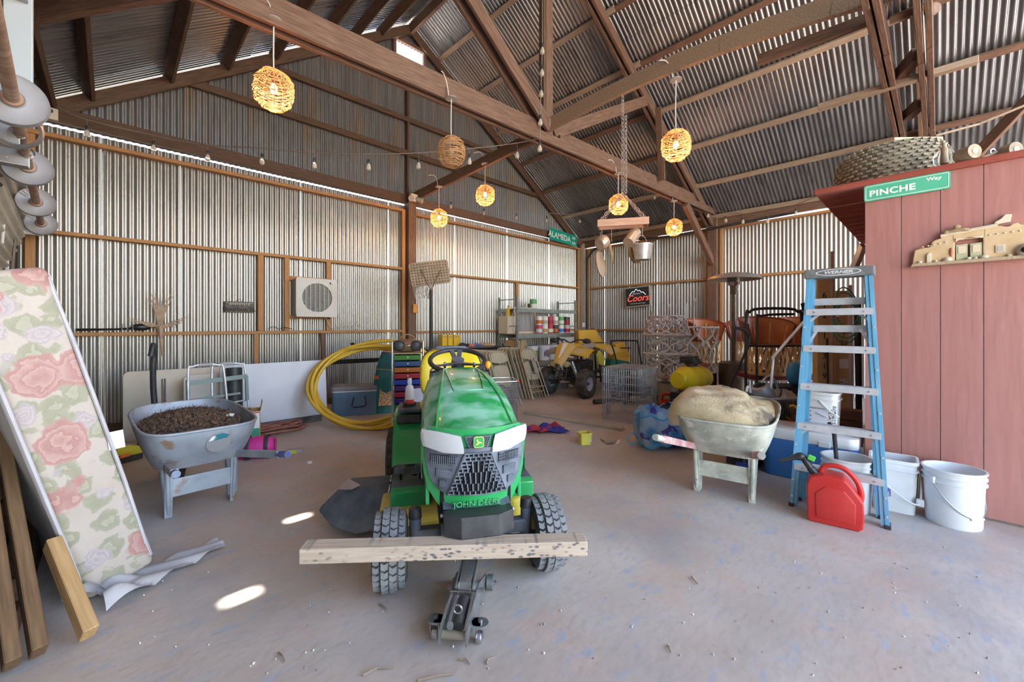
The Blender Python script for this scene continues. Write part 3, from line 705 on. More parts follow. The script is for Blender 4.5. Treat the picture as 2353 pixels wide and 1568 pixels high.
MB().cyl((-.050,-.005,.06), (.050,-.005,.06), .016, n=14).build('rear_tube', M('jack_brass',(.35,.32,.24),.4,.6), jk, smooth=40)
MB().prism(rrect(.026,.03,.012,4), 0, .006, Matrix.Translation((-.02,.012,.085)) @ Matrix.Rotation(R(60),4,'X')).build('lug', JS, jk)
# ================================================================= RED SHED AND WHAT HANGS ON IT
SX, SY, SZ = 4.28, .41, 2.44
RED = M('red_siding', (.42,.18,.155), .5, 0, (.47,.215,.185), 2.0, (1,.6,.12), bump=.25, bscale=24)
REDM = M('red_metal', (.36,.085,.06), .4, .2, (.42,.11,.08), 4)
sh = thing('storage_shed', 'dark red wood-sided storage shed with a corrugated red eave', 'shed', (SX, 0, 0))
ys = [SY, .20, -.005, -.21, -.42, -.63, -.84, -1.05, -1.26, -1.47, -1.68]
for i in range(len(ys)-1):
    y0, y1 = ys[i], ys[i+1]
    MB().box((.018, (y0+y1)/2, SZ/2+.01), (.034, y0-y1-.004, SZ-.02)).build('siding_board', RED, sh)
MB().box((.045, (SY-1.68)/2, SZ/2+.01), (.07, SY+1.68, SZ-.03)).build('sheathing', M('groove_dust',(.42,.30,.28),.9), sh)
for i in range(7): MB().box((.10+.42*i+.2, SY-.012, SZ/2+.01), (.41, .022, SZ-.02)).build('siding_board', RED, sh)
mb = MB(); n = 220
for i in range(n+1):
    x_ = -.03+3.2*i/n; z_ = SZ+.018+.012*math.sin(2*math.pi*x_/.055)
    mb.v += [V((x_, .745, z_)), V((x_, -1.7, z_))]
for i in range(n): mb.f.append((2*i,2*i+1,2*i+3,2*i+2))
mb.build('corrugated_roof', REDM, sh, smooth=50)
MB().box((.0, -.50, SZ+.006), (.05, 2.46, .045)).build('fascia', REDM, sh)
# street sign on the shed
SGN = M('sign_green', (.09,.50,.30), .35, 0, (.12,.55,.34), 4)
WHITE = M('sign_white', (.88,.90,.88), .4)
sg = thing('street_sign', 'green street sign reading PINCHE Way on the red shed', 'sign', (SX-.012, (.41-.0625)/2+.005, 2.36))
ROTX = (R(90), 0, R(-90))
TX = Matrix.Rotation(R(-90),4,'Z') @ Matrix.Rotation(R(90),4,'X')     # local xy -> wall facing -x
MB().prism(rrect(.47,.126,.016), 0, .004, TX).build('plate', SGN, sg)
bd = MB(); a_, b_2 = rrect(.452,.108,.012), rrect(.444,.100,.010)
bd.add([TX @ V((x_,y_,.0048)) for x_,y_ in a_]+[TX @ V((x_,y_,.0048)) for x_,y_ in b_2], [(i,(i+1)%len(a_),len(a_)+(i+1)%len(a_),len(a_)+i) for i in range(len(a_))])
bd.build('border', WHITE, sg)
text('lettering', 'PINCHE', .064, WHITE, sg, TX @ V((-.075,-.008,.005)), ROTX, .0008, sx=1.13, spacing=1.05, bold=.0022)
text('lettering', 'Way', .034, WHITE, sg, TX @ V((.15,.026,.005)), ROTX, .0008, sx=1.2, bold=.001)
# adobe house wall plaque
ADO = M('adobe_clay', (.62,.42,.22), .8, 0, (.72,.53,.32), 9, bump=.3)
ADO2 = M('adobe_cream', (.70,.56,.38), .8, 0, (.78,.66,.50), 14, bump=.2)
pq = thing('adobe_plaque', 'cream clay relief plaque of an adobe house on the red shed', 'plaque', (SX-.005, .15, 1.757))
def wp(x_, z_, d=0): return (-d, -x_, z_)      # plaque coordinates: x to the right, z up, d out of the wall
def pl_prism(name, poly, d0, d1, mat, par=pq, bev=.004):
    mb = MB(); n = len(poly)
    mb.add([wp(x_,z_,d0) for x_,z_ in poly]+[wp(x_,z_,d1) for x_,z_ in poly], [tuple(range(n)), tuple(reversed(range(n,2*n)))]+[(i,(i+1)%n,n+(i+1)%n,n+i) for i in range(n)])
    return mb.build(name, mat, par, bevel=bev)
pl_prism('base_shelf', [(0,0),(.66,0),(.66,.022),(.012,.022)], 0, .055, wood('plaque_base',(.42,.30,.18),(.52,.39,.25)))
pl_prism('house_wall', [(.01,.022),(.022,.12),(.05,.132),(.10,.135),(.115,.175),(.13,.182),(.155,.190),(.165,.205),(.225,.207),(.225,.022)], 0, .026, ADO, bev=.007)
pl_prism('house_wall', [(.355,.022),(.355,.225),(.43,.232),(.45,.222),(.47,.222),(.485,.238),(.505,.24),(.515,.225),(.54,.22),(.55,.195),(.64,.19),(.65,.16),(.655,.022)], 0, .026, ADO, bev=.007)
pl_prism('lintel_wall', [(.21,.165),(.37,.165),(.37,.228),(.21,.21)], 0, .026, ADO, bev=.006)
MB().tube([wp(.155,.205,.03), wp(.42,.238,.03)], .013, 8).build('parapet_beam', ADO2, pq, smooth=50)
pl_prism('arch_trim', [(.228,.178),(.352,.180),(.352,.160),(.335,.168),(.325,.165),(.31,.174),(.29,.176),(.27,.17),(.255,.163),(.245,.165),(.228,.152)], .026, .034, ADO2, bev=.002)
DOORC = M('door_sage', (.46,.46,.28), .7, 0, (.58,.56,.36), 20)
for x0 in (.230, .297):
    d_ = pl_prism('door_leaf', [(x0,.026),(x0+.055,.026),(x0+.055,.135),(x0,.132)], .012, .020, DOORC, bev=.002)
    pl_prism('door_panel', [(x0+.010,.07),(x0+.045,.07),(x0+.045,.122),(x0+.010,.12)], .020, .023, ADO2, d_, .002)
for x_ in (.065,.093,.121,.149,.180): MB().ball(wp(x_,.128+.16*(x_-.065)+.012,.028), (.007,.007,.005), 8, 6).build('beam_end', ADO2, pq, smooth=60)
for x_ in (.385,.417,.450,.482,.515): MB().ball(wp(x_,.178+.05*(x_-.385),.028), (.007,.007,.005), 8, 6).build('beam_end', ADO2, pq, smooth=60)
MB().ball(wp(.207,.085,.028), (.008,.008,.032), 10, 8).build('chili_string', M('chili_red',(.42,.10,.07),.7,0,(.55,.2,.13),40,bump=.5), pq, smooth=60)
pl_prism('window_frame', [(.41,.052),(.452,.052),(.452,.105),(.41,.105)], .024, .032, ADO2, bev=.002)
pl_prism('window_opening', [(.418,.06),(.444,.06),(.444,.098),(.418,.098)], .031, .034, M('plaque_grey',(.5,.46,.40),.8), bev=0)
MB().ball(wp(.545,.05,.04), (.03,.05,.05), 14, 8).build('oven', M('oven_clay',(.40,.30,.24),.85,0,(.5,.4,.32),12), pq, smooth=60)
MB().ball(wp(.53,.055,.066), (.01,.016,.018), 10, 6).build('oven_mouth', DARK, pq, smooth=60)
pl_prism('ladder_trim', [(.57,.025),(.60,.025),(.60,.085),(.57,.08)], .05, .056, M('mint',(.45,.62,.52),.7), bev=.002)
pl_prism('portal_post', [(.085,.022),(.108,.022),(.110,.085),(.10,.095),(.085,.08)], .026, .04, ADO2)
for x_, r_ in ((.19,.026),(.36,.022),(.32,.012),(.47,.014),(.29,.014),(.13,.012),(.05,.014)): MB().ball(wp(x_,.028,.034), (r_*.8,r_,r_*.9), 10, 6).build('clay_mound', M('mound',(.55,.45,.33),.9,0,(.66,.57,.45),22,bump=.4), pq, smooth=60)
pl_prism('roof_shard', [(.405,.243),(.475,.252),(.482,.300),(.455,.305),(.43,.275),(.408,.262)], 0, .022, ADO2, bev=.003)
MB().tube(smoothpath([wp(.17,.225,.03), wp(.20,.228,.03), wp(.25,.232,.04), wp(.30,.225,.03)],4), [.012,.016,.018,.014,.012,.012,.014,.012,.01,.012,.014,.012,.012], 8).build('log', M('log_brown',(.35,.24,.12),.85,0,(.5,.37,.2),30,bump=.5), pq, smooth=50)
MB().ball(wp(.235,.255,.035), (.014,.02,.016), 10, 6).build('log_knot', M('log_brown'), pq, smooth=60)
# ---- things on the shed roof
ST = SZ+.032
tp = at(2050, 375, 3.56)
TIREC = M('dusty_rubber', (.16,.14,.11), .9, 0, (.30,.26,.19), 8, bump=.25)
tt = thing('balloon_tire', 'big knobby dusty tyre lying flat on the shed roof', 'tire', (tp.x+.06, tp.y+.02, ST+.195), 0, rot=(0, R(90), R(-48)))
tire(tt, (0,0,0), .37, .36, 'casing', treads=(34,11), skew=0, hk=.045, cover=.22, mat=TIREC, block=M('knob_rubber',(.25,.22,.17),.9,0,(.38,.33,.24),12), rimr=.45)
PLY = M('plywood', (.68,.46,.20), .6, 0, (.76,.55,.28), 4, (1,1,8))
a = at(2118, 300, 4.02)
tag(MB().box((0,0,.35), (.46,.012,.70)).build('plywood_sheet', PLY, None, loc=(a.x, a.y, ST), rot=(R(-3), 0, R(-46))), 'small yellowish plywood sheet standing behind the big tyre on the shed roof', 'plywood')
GLB = M('clear_glass', (.92,.95,.97), .05, 0, trans=1.0, ior=1.15)
gp = at(2170, 350, 3.06)
g_ = thing('glass_globe', 'clear glass lamp globe with a tan neck beside the plywood on the shed roof', 'lamp globe', (gp.x, gp.y, ST))
MB().ball((0,0,.085), (.06,.06,.085), 18, 12).build('globe', GLB, g_, smooth=60)
MB().cyl((0,0,.05), (.0,0,.20), .022, .012, 12).build('neck', M('tan',(.45,.33,.22),.6), g_, smooth=50)
RUST = M('rusty_brown', (.22,.16,.10), .7, .3, (.33,.25,.17), 20)
for (px, rr, hh, lab, rx) in ((2222,.048,.05,'flat brown felt roll lying beside the round grinder on the shed roof',0),(2306,.050,.075,'upright brown felt roll with a cream core at the shed roof edge',1)):
    p = at(px, 362, 2.87); f_ = thing('felt_roll', lab, 'roll', (p.x+.02, p.y, ST+ (rr if not rx else rr)), R(-44), None)
    MB().lathe([(rr*.4,-hh),(rr,-hh),(rr,hh),(rr*.4,hh),(rr*.4,-hh)], 22, Matrix.Rotation(R(90),4,'X')).build('felt', M('felt_brown',(.30,.24,.16),.9,0,(.40,.33,.24),30), f_, smooth=40)
    MB().lathe([(.001,-hh-.003),(rr*.38,-hh-.003),(rr*.38,hh+.003),(.001,hh+.003)], 18, Matrix.Rotation(R(90),4,'X')).build('core', M('core_cream',(.72,.66,.48),.6), f_, smooth=40)
p = at(2272, 360, 2.88); rp_ = thing('ratchet_strap', 'small steel strap buckle with brown webbing between the felt rolls', 'strap', (p.x, p.y, ST), R(-44))
MB().cyl((-.05,0,.015), (.05,0,.06), .012, n=10).build('webbing', RUST, rp_); MB().lathe([(.012,-.01),(.022,-.01),(.022,.01),(.012,.01),(.012,-.01)], 16, Matrix.Translation((.02,0,.06)) @ Matrix.Rotation(R(90),4,'X')).build('buckle', STEEL, rp_)
# ================================================================= STEPLADDER
LBL = M('ladder_blue', (.12,.38,.60), .5, 0, (.22,.48,.68), 9, (1,1,.3), rvar=.1)
ALU = M('aluminium', (.74,.76,.80), .42, .5, (.60,.62,.66), 14, rvar=.1)
la = V((3.62,.76,0)); lb_ = V((3.655,.236,0))
ld = thing('stepladder', 'light blue fibreglass stepladder with aluminium steps leaning by the red shed corner', 'ladder', (la+lb_)/2, R(-90)+R(4))
# local x: across (left to right), y: away from the viewer
LT = .58
rail_pts = {}
for sx in (-1, 1):
    for nm, y0, y1, x0, x1 in (('rail',0,.15,.262,.175), ('rear_rail',.16,.20,.235,.17)):
        a = V((sx*x0, y0, .01)); b = V((sx*x1, y1, 1.70)); ax = (b-a).normalized()
        mb = MB(); mb.bar(a, b, .022, .068, up=(0,1,0)); mb.bar(a+V((-sx*.018,.026,0)), b+V((-sx*.018,.026,0)), .03, .006, up=(0,1,0)); mb.bar(a+V((-sx*.018,-.026,0)), b+V((-sx*.018,-.026,0)), .03, .006, up=(0,1,0))
        rl = mb.build(nm, LBL, ld); rail_pts[(nm,sx)] = (a,b)
        MB().box(a+V((0,0,.0)), (.035,.08,.03)).build('foot', BLACKP, rl, bevel=.005)
        if nm == 'rail':
            for t in (.04,.11,.26,.43,.60,.77): MB().cyl(a.lerp(b,t)+V((0,-.038,0)), a.lerp(b,t)+V((0,-.034,0)), .007, n=8).build('rivet', ALU, rl)
for z in (.30,.60,.89,1.17,1.44):
    t = z/1.70; a = rail_pts[('rail',-1)][0].lerp(rail_pts[('rail',-1)][1], t); b = rail_pts[('rail',1)][0].lerp(rail_pts[('rail',1)][1], t)
    st = MB(); st.bar(a+V((0,.0,0)), b, .078, .006); st.bar(a+V((0,-.038,-.02)), b+V((0,-.038,-.02)), .005, .042); st.bar(a+V((0,.038,-.02)), b+V((0,.038,-.02)), .005, .042)
    for k in range(5): st.bar(a+V((0,-.030+.015*k,.004)), b+V((0,-.030+.015*k,.004)), .005, .004)
    so_ = st.build('step', ALU, ld)
    for q in (a+V((.05,-.041,-.02)), b+V((-.05,-.041,-.02))): MB().cyl(q, q+V((0,-.004,0)), .006, n=8).build('rivet', STEEL, so_)
for z in (1.30, 1.50):
    t = z/1.7; a = rail_pts[('rear_rail',-1)][0].lerp(rail_pts[('rear_rail',-1)][1], t); b = rail_pts[('rear_rail',1)][0].lerp(rail_pts[('rear_rail',1)][1], t)
    MB().bar(a, b, .02, .05).build('rear_brace', ALU, ld)
for sx in (-1, 1):
    for z0, z1, x0, x1 in ((.58,.50,.15,.24), (1.42,1.34,.10,.19), (1.16,1.30,.19,.12)):
        MB().bar((sx*x0,.03+.09*z0,z0), (sx*x1,.02+.09*z1,z1), .018, .006, up=(0,1,0)).build('diagonal_brace', ALU, ld)
cpn = MB(); cpn.box((0,.165,1.705), (.40,.15,.065)); cap = cpn.build('top_cap', M('cap_grey',(.16,.165,.17),.6,0,(.30,.30,.30),18,lo=.4,hi=.8), ld, bevel=.012)
Tq = Matrix.Translation((0,.0885,1.707)) @ Matrix.Rotation(R(90),4,'X')
el = [(.13*math.cos(2*math.pi*i/28), .024*math.sin(2*math.pi*i/28)) for i in range(28)]; el2 = [(x_*.93, y_*.80) for x_,y_ in el]
mb = MB().add([Tq @ V((x_,y_,.001)) for x_,y_ in el]+[Tq @ V((x_,y_,.001)) for x_,y_ in el2], [(i,(i+1)%28,28+(i+1)%28,28+i) for i in range(28)])
mb.build('logo_ring', M('logo_white',(.75,.76,.76),.5), cap)
text('lettering', 'WERNER', .030, M('logo_white'), cap, (0,.0875,1.706), (R(90),0,0), .0006, sx=1.35, shear=.2, bold=.0008)
MB().box((-.03,-.0285+.128,1.425), (.16,.002,.026)).build('step_label', M('logo_white'), ld)
# ================================================================= FUEL CAN
GRED = M('can_red', (.55,.025,.022), .42, 0, (.62,.05,.045), 5, rvar=.08)
c0, c1 = fl(1857, 1197), fl(1983, 1226); cm = (c0+c1)/2
gc = thing('fuel_can', 'red plastic fuel can with black pour spout and lime clip by the ladder', 'fuel can', (cm.x, cm.y, 0), rzv(c1-c0))
bodyp = [(-.147,.02),(-.137,0),(.125,0),(.145,.02),(.150,.10),(.146,.185),(.085,.275),(.05,.315),(-.06,.325),(-.13,.30),(-.150,.25)]
YT = Matrix(((1,0,0,0),(0,0,1,0),(0,1,0,0),(0,0,0,1)))
body = MB().prism(bodyp, 0, .19, YT).build('body', GRED, gc, bevel=.022, smooth=60, seg=3)
inner = [(-.10,.04),(.105,.04),(.108,.17),(.05,.245),(-.05,.255),(-.105,.20)]
MB().prism(inner, -.006, .02, YT).build('embossed_panel', GRED, body, bevel=.006, smooth=60)
MB().tube(smoothpath([(-.075,.09,.315),(-.055,.09,.362),(.0,.09,.378),(.06,.09,.362),(.115,.09,.300),(.138,.09,.225),(.135,.09,.17)],5), .0165, 10).build('handle', GRED, gc, smooth=60)
MB().cyl((-.105,.09,.30), (-.130,.09,.335), .028, .026, 16).build('collar', M('cap_black',(.03,.03,.03),.4), gc, smooth=40)
sp = MB().tube(smoothpath([(-.125,.09,.325),(-.16,.09,.38),(-.175,.09,.405),(-.21,.08,.40),(-.27,.06,.375),(-.31,.05,.360)],5), [.022]*6+[.021,.020,.020,.021]+[.024,.026,.028,.028,.027]+[.024,.020,.017,.015,.014]+[.012,.011,.010,.010,.009,.009][:6], 12).build('spout', M('cap_black'), gc, smooth=60)
MB().box((-.125,.08,.408), (.042,.03,.032), rot=(0,R(20),0)).build('clip', M('lime',(.12,.62,.08),.4), gc, bevel=.004)
# ================================================================= BUCKETS
def round_bucket(lab, loc, rz=0, handle=True, h=.37, r0=.130, r1=.150):
    t = thing('plastic_bucket', lab, 'bucket', loc, rz, 'white round buckets by the shed')
    MB().lathe([(.001,.004),(r0,.0),(r0+.004,.01),(r0+(r1-r0)*.75,h*.76),(r1+.006,h*.77),(r1+.006,h*.79),(r1-.004,h*.80),(r1-.002,h*.86),(r1+.006,h*.87),(r1+.006,h*.89),(r1-.002,h*.90),(r1,h*.96),(r1+.007,h*.97),(r1+.007,h),(r1-.004,h),(r1-.006,h*.96),(r0-.004,.012),(.001,.012)], 36, None).build('shell', WHITEP, t, smooth=40)
    if handle:
        pts = [V((math.cos(a)*(r1+.012), -math.sin(a)*(r1+.03)*.75, h*.80-math.sin(a)*h*.58)) for a in [math.pi*i/16 for i in range(17)]]
        MB().tube(pts, .004, 6).build('bail', STEEL, t, smooth=60)
        for sx in (-1,1): MB().box((sx*(r1+.006),0,h*.80), (.02,.03,.045)).build('ear', WHITEP, t, bevel=.004)
        MB().cyl((-.045,-(r1+.03)*.745,h*.225), (.045,-(r1+.03)*.745,h*.225), .008, n=10).build('grip', WHITEP, t)
    return t
round_bucket('white bucket with wire handle hanging down, standing against the red shed', (4.065,-.065,0), R(-40))
bk = fl(1935, 1172); round_bucket('white bucket holding a black stick behind the fuel can', (3.86,.47,0), 0, False)
tag(MB().tube([(3.80,.50,.02),(3.83,.54,.52),(3.86,.575,.60)], [.012,.014,.013], 8).build('black_stick', BLACKP, None, smooth=50), 'black rubber-coated stick standing in the white bucket', 'stick')
def square_bucket(name, lab, loc, rz, w, d, h, mat=WHITEP, lid=False, r=.04):
    t = thing(name, lab, 'bucket', loc, rz)
    a = rrect(w*.9, d*.9, r); b = rrect(w, d, r); c = rrect(w+.02, d+.02, r+.005); n = len(a); mb = MB()
    rings = [(a,0),(b,h*.80),(c,h*.81),(c,h*.84),(b,h*.85),(b,h*.93),(c,h*.94),(c,h),(rrect(w-.008,d-.008,r),h),(rrect(w*.88,d*.88,r),.01)]
    for ring, z in rings: mb.v += [V((x_,y_,z)) for x_,y_ in ring]
    for i in range(len(rings)-1):
        for j in range(n): mb.f.append((i*n+j, i*n+(j+1)%n, (i+1)*n+(j+1)%n, (i+1)*n+j))
    mb.f.append(tuple(range(n))); mb.f.append(tuple((len(rings)-1)*n+j for j in range(n)))
    mb.build('shell', mat, t, smooth=40); return t
q = square_bucket('detergent_bucket', 'white square detergent bucket with purple instruction label between ladder and round bucket', (4.10,.235,0), R(-86), .25, .22, .37)
PURP = M('label_purple', (.16,.12,.50), .5, 0, (.20,.16,.56), 10)
lw_ = MB().box((-.06,-.112,.185), (.09,.003,.17)).build('label', PURP, q, rot=(R(-3),0,0))
MB().box((-.06,-.1145,.225), (.078,.002,.075)).build('label_panel', M('label_blue_pale',(.62,.68,.85),.5,0,(.35,.38,.6),60,(1,1,5)), lw_)
MB().box((-.035,-.1145,.118), (.032,.002,.03)).build('barcode', M('barcode',(.85,.85,.85),.5,0,(.05,.05,.05),60,(6,1,.2),.48,.52), lw_)
MB().box((.127,.0,.19), (.003,.12,.20), rot=(0,R(3),0)).build('side_label', M('label_mix',(.35,.55,.30),.5,0,(.75,.72,.25),16,lo=.45,hi=.55), q)
pts = smoothpath([(-.135,0,.30),(-.10,-.14,.26),(.02,-.16,.15),(.13,-.12,.10),(.14,0,.30)],6)
MB().tube(pts, .006, 6).build('bail', WHITEP, q, smooth=60); MB().box((.135,-.11,.105), (.04,.03,.05)).build('grip', WHITEP, q, bevel=.008)
# blue and white cooler with the patterned square bucket on its lid
CBL = M('cooler_blue', (.05,.20,.55), .4, 0, (.07,.24,.60), 4)
cl = thing('ice_chest', 'blue ice chest with white hinged lid behind the stepladder', 'cooler', (4.42,.78,0), R(-90))
MB().prism(rrect(.66,.40,.06), .0, .33).build('body', CBL, cl, bevel=.012)
MB().prism(rrect(.67,.41,.06), .33, .42).build('lid', WHITEP, cl, bevel=.012, smooth=50)
for sx in (-1,1): MB().box((sx*.335,-.05,.31), (.03,.10,.05)).build('handle', WHITEP, cl, bevel=.01)
MB().box((.12,-.20,.345), (.08,.02,.05)).build('latch', WHITEP, cl, bevel=.006)
PATT = M('speckle_print', (.82,.83,.86), .5, 0, (.03,.03,.03), 120, lo=.53, hi=.55, detail=2)
q = square_bucket('printed_bucket', 'white bucket printed with black speckles and BUCKETOLOGY label on the blue ice chest', (4.40,.70,.421), R(-93), .23, .21, .34)
for x_ in (-.082, .085): MB().box((x_,-.1035,.13), (.055,.003,.22), rot=(R(-3),0,0)).build('print_strip', PATT, q)
MB().box((0,-.105,.125), (.115,.002,.21), rot=(R(-3),0,0)).build('label', M('label_bluewhite',(.74,.77,.86),.5,0,(.64,.68,.80),50,(1,1,6)), q)
text('lettering', 'BUCKETOLOGY', .0165, BLACKP, q, (-.012,-.1085,.205), (R(90),0,0), .0005)
MB().tube([(.0,-.108,.27),(.07,-.12,.20),(.13,-.09,.15)], .005, 6).build('bail', WHITEP, q)
MB().tube([(-.02,-.11,.17),(.05,-.112,.14)], .004, 6).build('bail_grip', M('bail_grey',(.5,.52,.56),.5), q)
tag(MB().prism(rrect(.20,.14,.02), 0, .10).build('blue_tub', M('tub_blue',(.04,.07,.32),.45), None, bevel=.008, loc=(3.98,1.18,0), rot=(0,0,R(20))), 'small dark blue plastic tub on the floor between wheelbarrow and ice chest', 'tub')
# planks stacked behind the cooler
for i, (dz, lab) in enumerate(((.43,'lower rough brown plank behind the blue ice chest'),(.52,'upper rough brown plank behind the blue ice chest'))):
    tag(beam('rough_plank', (4.84,.48,dz), (4.76,1.35,dz), .14, .085, OLDW, None), lab, 'plank')
tag(MB().box((0,0,.19), (.5,.42,.38)).build('wooden_crate', DARKW, None, bevel=.01, loc=(4.97,.78,0)), 'dark wooden crate holding up the brown planks', 'crate')
# tall cardboard boxes with stencilled numbers, standing by the shed corner
CARD = M('cardboard', (.52,.34,.16), .8, 0, (.60,.41,.21), 5)
BX = [(1893,.17,.09,1.86,'tall narrow cardboard carton stencilled 612 and 319 behind the ladder','612\n\n1\n319'),(1932,.16,.10,1.70,'tall cardboard carton stencilled AT 23 beside the narrow stencilled carton','A\nT\n23')]
INK = M('stencil_ink', (.03,.03,.03), .8)
for i, (px, w_, d_, h_, lab, s_) in enumerate(BX):
    p = at(px, 700, 4.35+.12*i); b_ = thing('cardboard_carton', lab, 'carton', (p.x, p.y, 0), R(-52))
    MB().box((0,0,h_/2), (w_,d_,h_)).build('box', CARD, b_, bevel=.004)
    MB().box((w_*.32,-d_/2-.001,h_*.52), (w_*.28,.002,h_*.9)).build('flap', M('cardboard_light',(.60,.42,.22),.8), b_)
    for k, line in enumerate(list('612 1 319') if i == 0 else ['A','T','23']):
        if line.strip(): text('lettering', line, .085 if i == 0 else .07, INK, b_, ((-.02 if i == 0 else .0),-d_/2-.003,(1.64-.105*k) if i == 0 else 1.30-.08*k), (R(90),0,0), .0005)
    if i: 
        MB().box((.0,-d_/2-.002,.92), (.09,.002,.10)).build('paper_label', M('paper',(.80,.79,.77),.7), b_)
        MB().box((.0,-d_/2-.002,.72), (.09,.002,.08)).build('paper_label', M('paper_lines',(.78,.77,.75),.7,0,(.2,.2,.2),80,(.2,1,5),.5,.56), b_)
# clutter between ladder and shed: cable, belts, post, metal lamp head
CGR = M('cord_green', (.02,.16,.10), .4)
hk = at(1945, 660, 3.75)
ec = thing('extension_cord', 'dark green extension cord looped and hanging behind the stepladder', 'cord', hk)
pts = []
for i in range(90):
    a = 2*math.pi*i/22; pts.append(V((.02*math.sin(i*.7), .075*math.cos(a)+.02*math.sin(i*.31), -.16+.17*math.sin(a)-.0022*i)))
MB().tube(pts, .006, 6).build('loop', CGR, ec, smooth=60)
MB().tube([(0,.05,-.12),(0,.06,-.2),(-.01,.065,-.24)], [.008,.016,.012], 8).build('plug', CGR, ec, smooth=50)
for i in range(3): MB().cyl((-.01,.055+.008*i,-.24), (-.01,.055+.008*i,-.27), .002, n=6).build('prong', CHROME, ec)
tag(MB().box((0,0,.75), (.035,.02,1.5)).build('leather_belt', M('belt',(.30,.20,.15),.7,0,(.38,.27,.22),20), None, loc=(at(1912,850,4.05).x, at(1912,850,4.05).y, .55)), 'brown punched leather belt hanging in front of the cartons', 'belt')
for (px, py, d_, r_, z1, col, lab) in ((1958,850,4.0,.016,1.72,(.45,.36,.36),'weathered pinkish pole standing behind the ladder steps'),(1975,850,4.1,.03,1.60,(.02,.02,.02),'black folded umbrella standing beside the shed corner'),(1905,900,4.1,.010,1.2,(.03,.03,.03),'thin black rod leaning on the cartons')):
    p = at(px, py, d_); tag(MB().tube([(0,0,.01),(.03,.02,z1)], [r_*.8,r_], 10).build('pole', M('pole_%d'%px, col, .6), None, loc=(p.x,p.y,0), smooth=50), lab, 'pole')
p = at(1972, 590, 3.85); lh = thing('floodlight_head', 'grey metal floodlight head on the wall beside the red shed corner', 'floodlight', (p.x+.12, SY+.13, p.z))
MB().box((0,0,0), (.10,.04,.26), rot=(0,R(0),R(20))).build('shade', STEEL, lh, bevel=.006, rot=(R(20),R(-28),0)); MB().ball((.02,0,-.12), .035).build('joint', STEEL, lh, smooth=60)
MB().lathe([(.001,-.18),(.06,-.17),(.065,-.12),(.04,-.10),(.001,-.10)], 18).build('base', STEEL, lh, smooth=40)
# ================================================================= WHEELBARROWS
def tub_shape(u, v, inset=0):
    # u round the rim, v 0 rim .. 1 bottom; local y forward (to the wheel), x right
    a = 2*math.pi*u; c, s = math.cos(a), math.sin(a); e = .42
    hx, hy = .345, .50
    x_ = hx*math.copysign(abs(c)**e, c); y_ = hy*math.copysign(abs(s)**e, s)
    if s > 0: x_ *= 1-.16*s                                           # narrower at the wheel end
    k = 1-.24*v**1.5; ky = 1-.34*v**1.4
    zr = .60+.07*(y_+.5); zb = .335+.03*(y_+.5)
    z = zr*(1-v)+zb*v
    f = 1-inset
    return V((x_*k*f, (y_*ky-.03*v)*f+.30, z+inset*.3))
def wheelbarrow(lab, org, back, tubm, legm, gripm, gl, gr, leaves=None):
    t = thing('wheelbarrow', lab, 'wheelbarrow', (org.x, org.y, 0), math.atan2(back.y, back.x)+math.pi/2)
    mb = MB(); N, K = 48, 8
    mb.grid(lambda u,v: tub_shape(u,v), N, K, cu=True); mb.grid(lambda u,v: tub_shape(u,v,.02), N, K, cu=True)
    k = 0; W = K+1
    mb.f.append(tuple(i*W+K for i in range(N))); mb.f.append(tuple(N*W+i*W+K for i in range(N)))
    for i in range(N): mb.f.append((i*W, ((i+1)%N)*W, N*W+((i+1)%N)*W, N*W+i*W))
    tub = mb.build('tub', tubm, t, smooth=50)
    MB().tube([tub_shape(i/48, 0)+V((0,0,.004)) for i in range(48)], .010, 8, closed=True).build('rim', tubm, tub, smooth=60)
    for sx, g in ((-1, gl), (1, gr)):
        f = V((sx*.10, .86, .24)); l = V((sx*.20, 0, .355)); g = V(g)
        MB().bar(f, l, .038, .045).build('frame_bar', gripm[0], t, bevel=.006); MB().bar(l, g, .040, .048).build('handle', gripm[0], t, bevel=.008)
        gd = (g-l).normalized(); MB().tube([g-gd*.03, g+gd*.10], .022, 10).build('grip', gripm[1], t, smooth=50)
        lg = MB().tube(smoothpath([(sx*.20,-.03,.35),(sx*.195,-.02,.15),(sx*.19,.0,.02),(sx*.19,.05,.012),(sx*.19,.09,.03),(sx*.20,.18,.34)],5), .017, 8).build('leg', legm, t, smooth=50)
        MB().box((sx*.192,-.02,.17), (.045,.012,.34), rot=(R(4),0,0)).build('leg_plate', legm, lg, bevel=.004)
        for z_ in (.10,.24): MB().cyl((sx*.192,-.032,z_), (sx*.192,-.026,z_), .009, n=6).build('bolt', STEEL, lg)
    MB().box((0,-.015,.20), (.37,.012,.125)).build('cross_panel', legm, t, bevel=.004)
    wt = V((0,.90,.19)); tire(t, wt, .19, .095, 'wheel', treads=(24,3), rim=legm, rimr=.5)
    MB().cyl((-.13,.90,.19), (.13,.90,.19), .012, n=8).build('axle', STEEL, t)
    return t
WG = M('barrow_cement', (.34,.35,.30), .85, 0, (.55,.545,.47), 8, bump=.5, lo=.36, hi=.62)
WL = M('barrow_steel', (.30,.34,.40), .55, .35, (.42,.46,.52), 6, bump=.1)
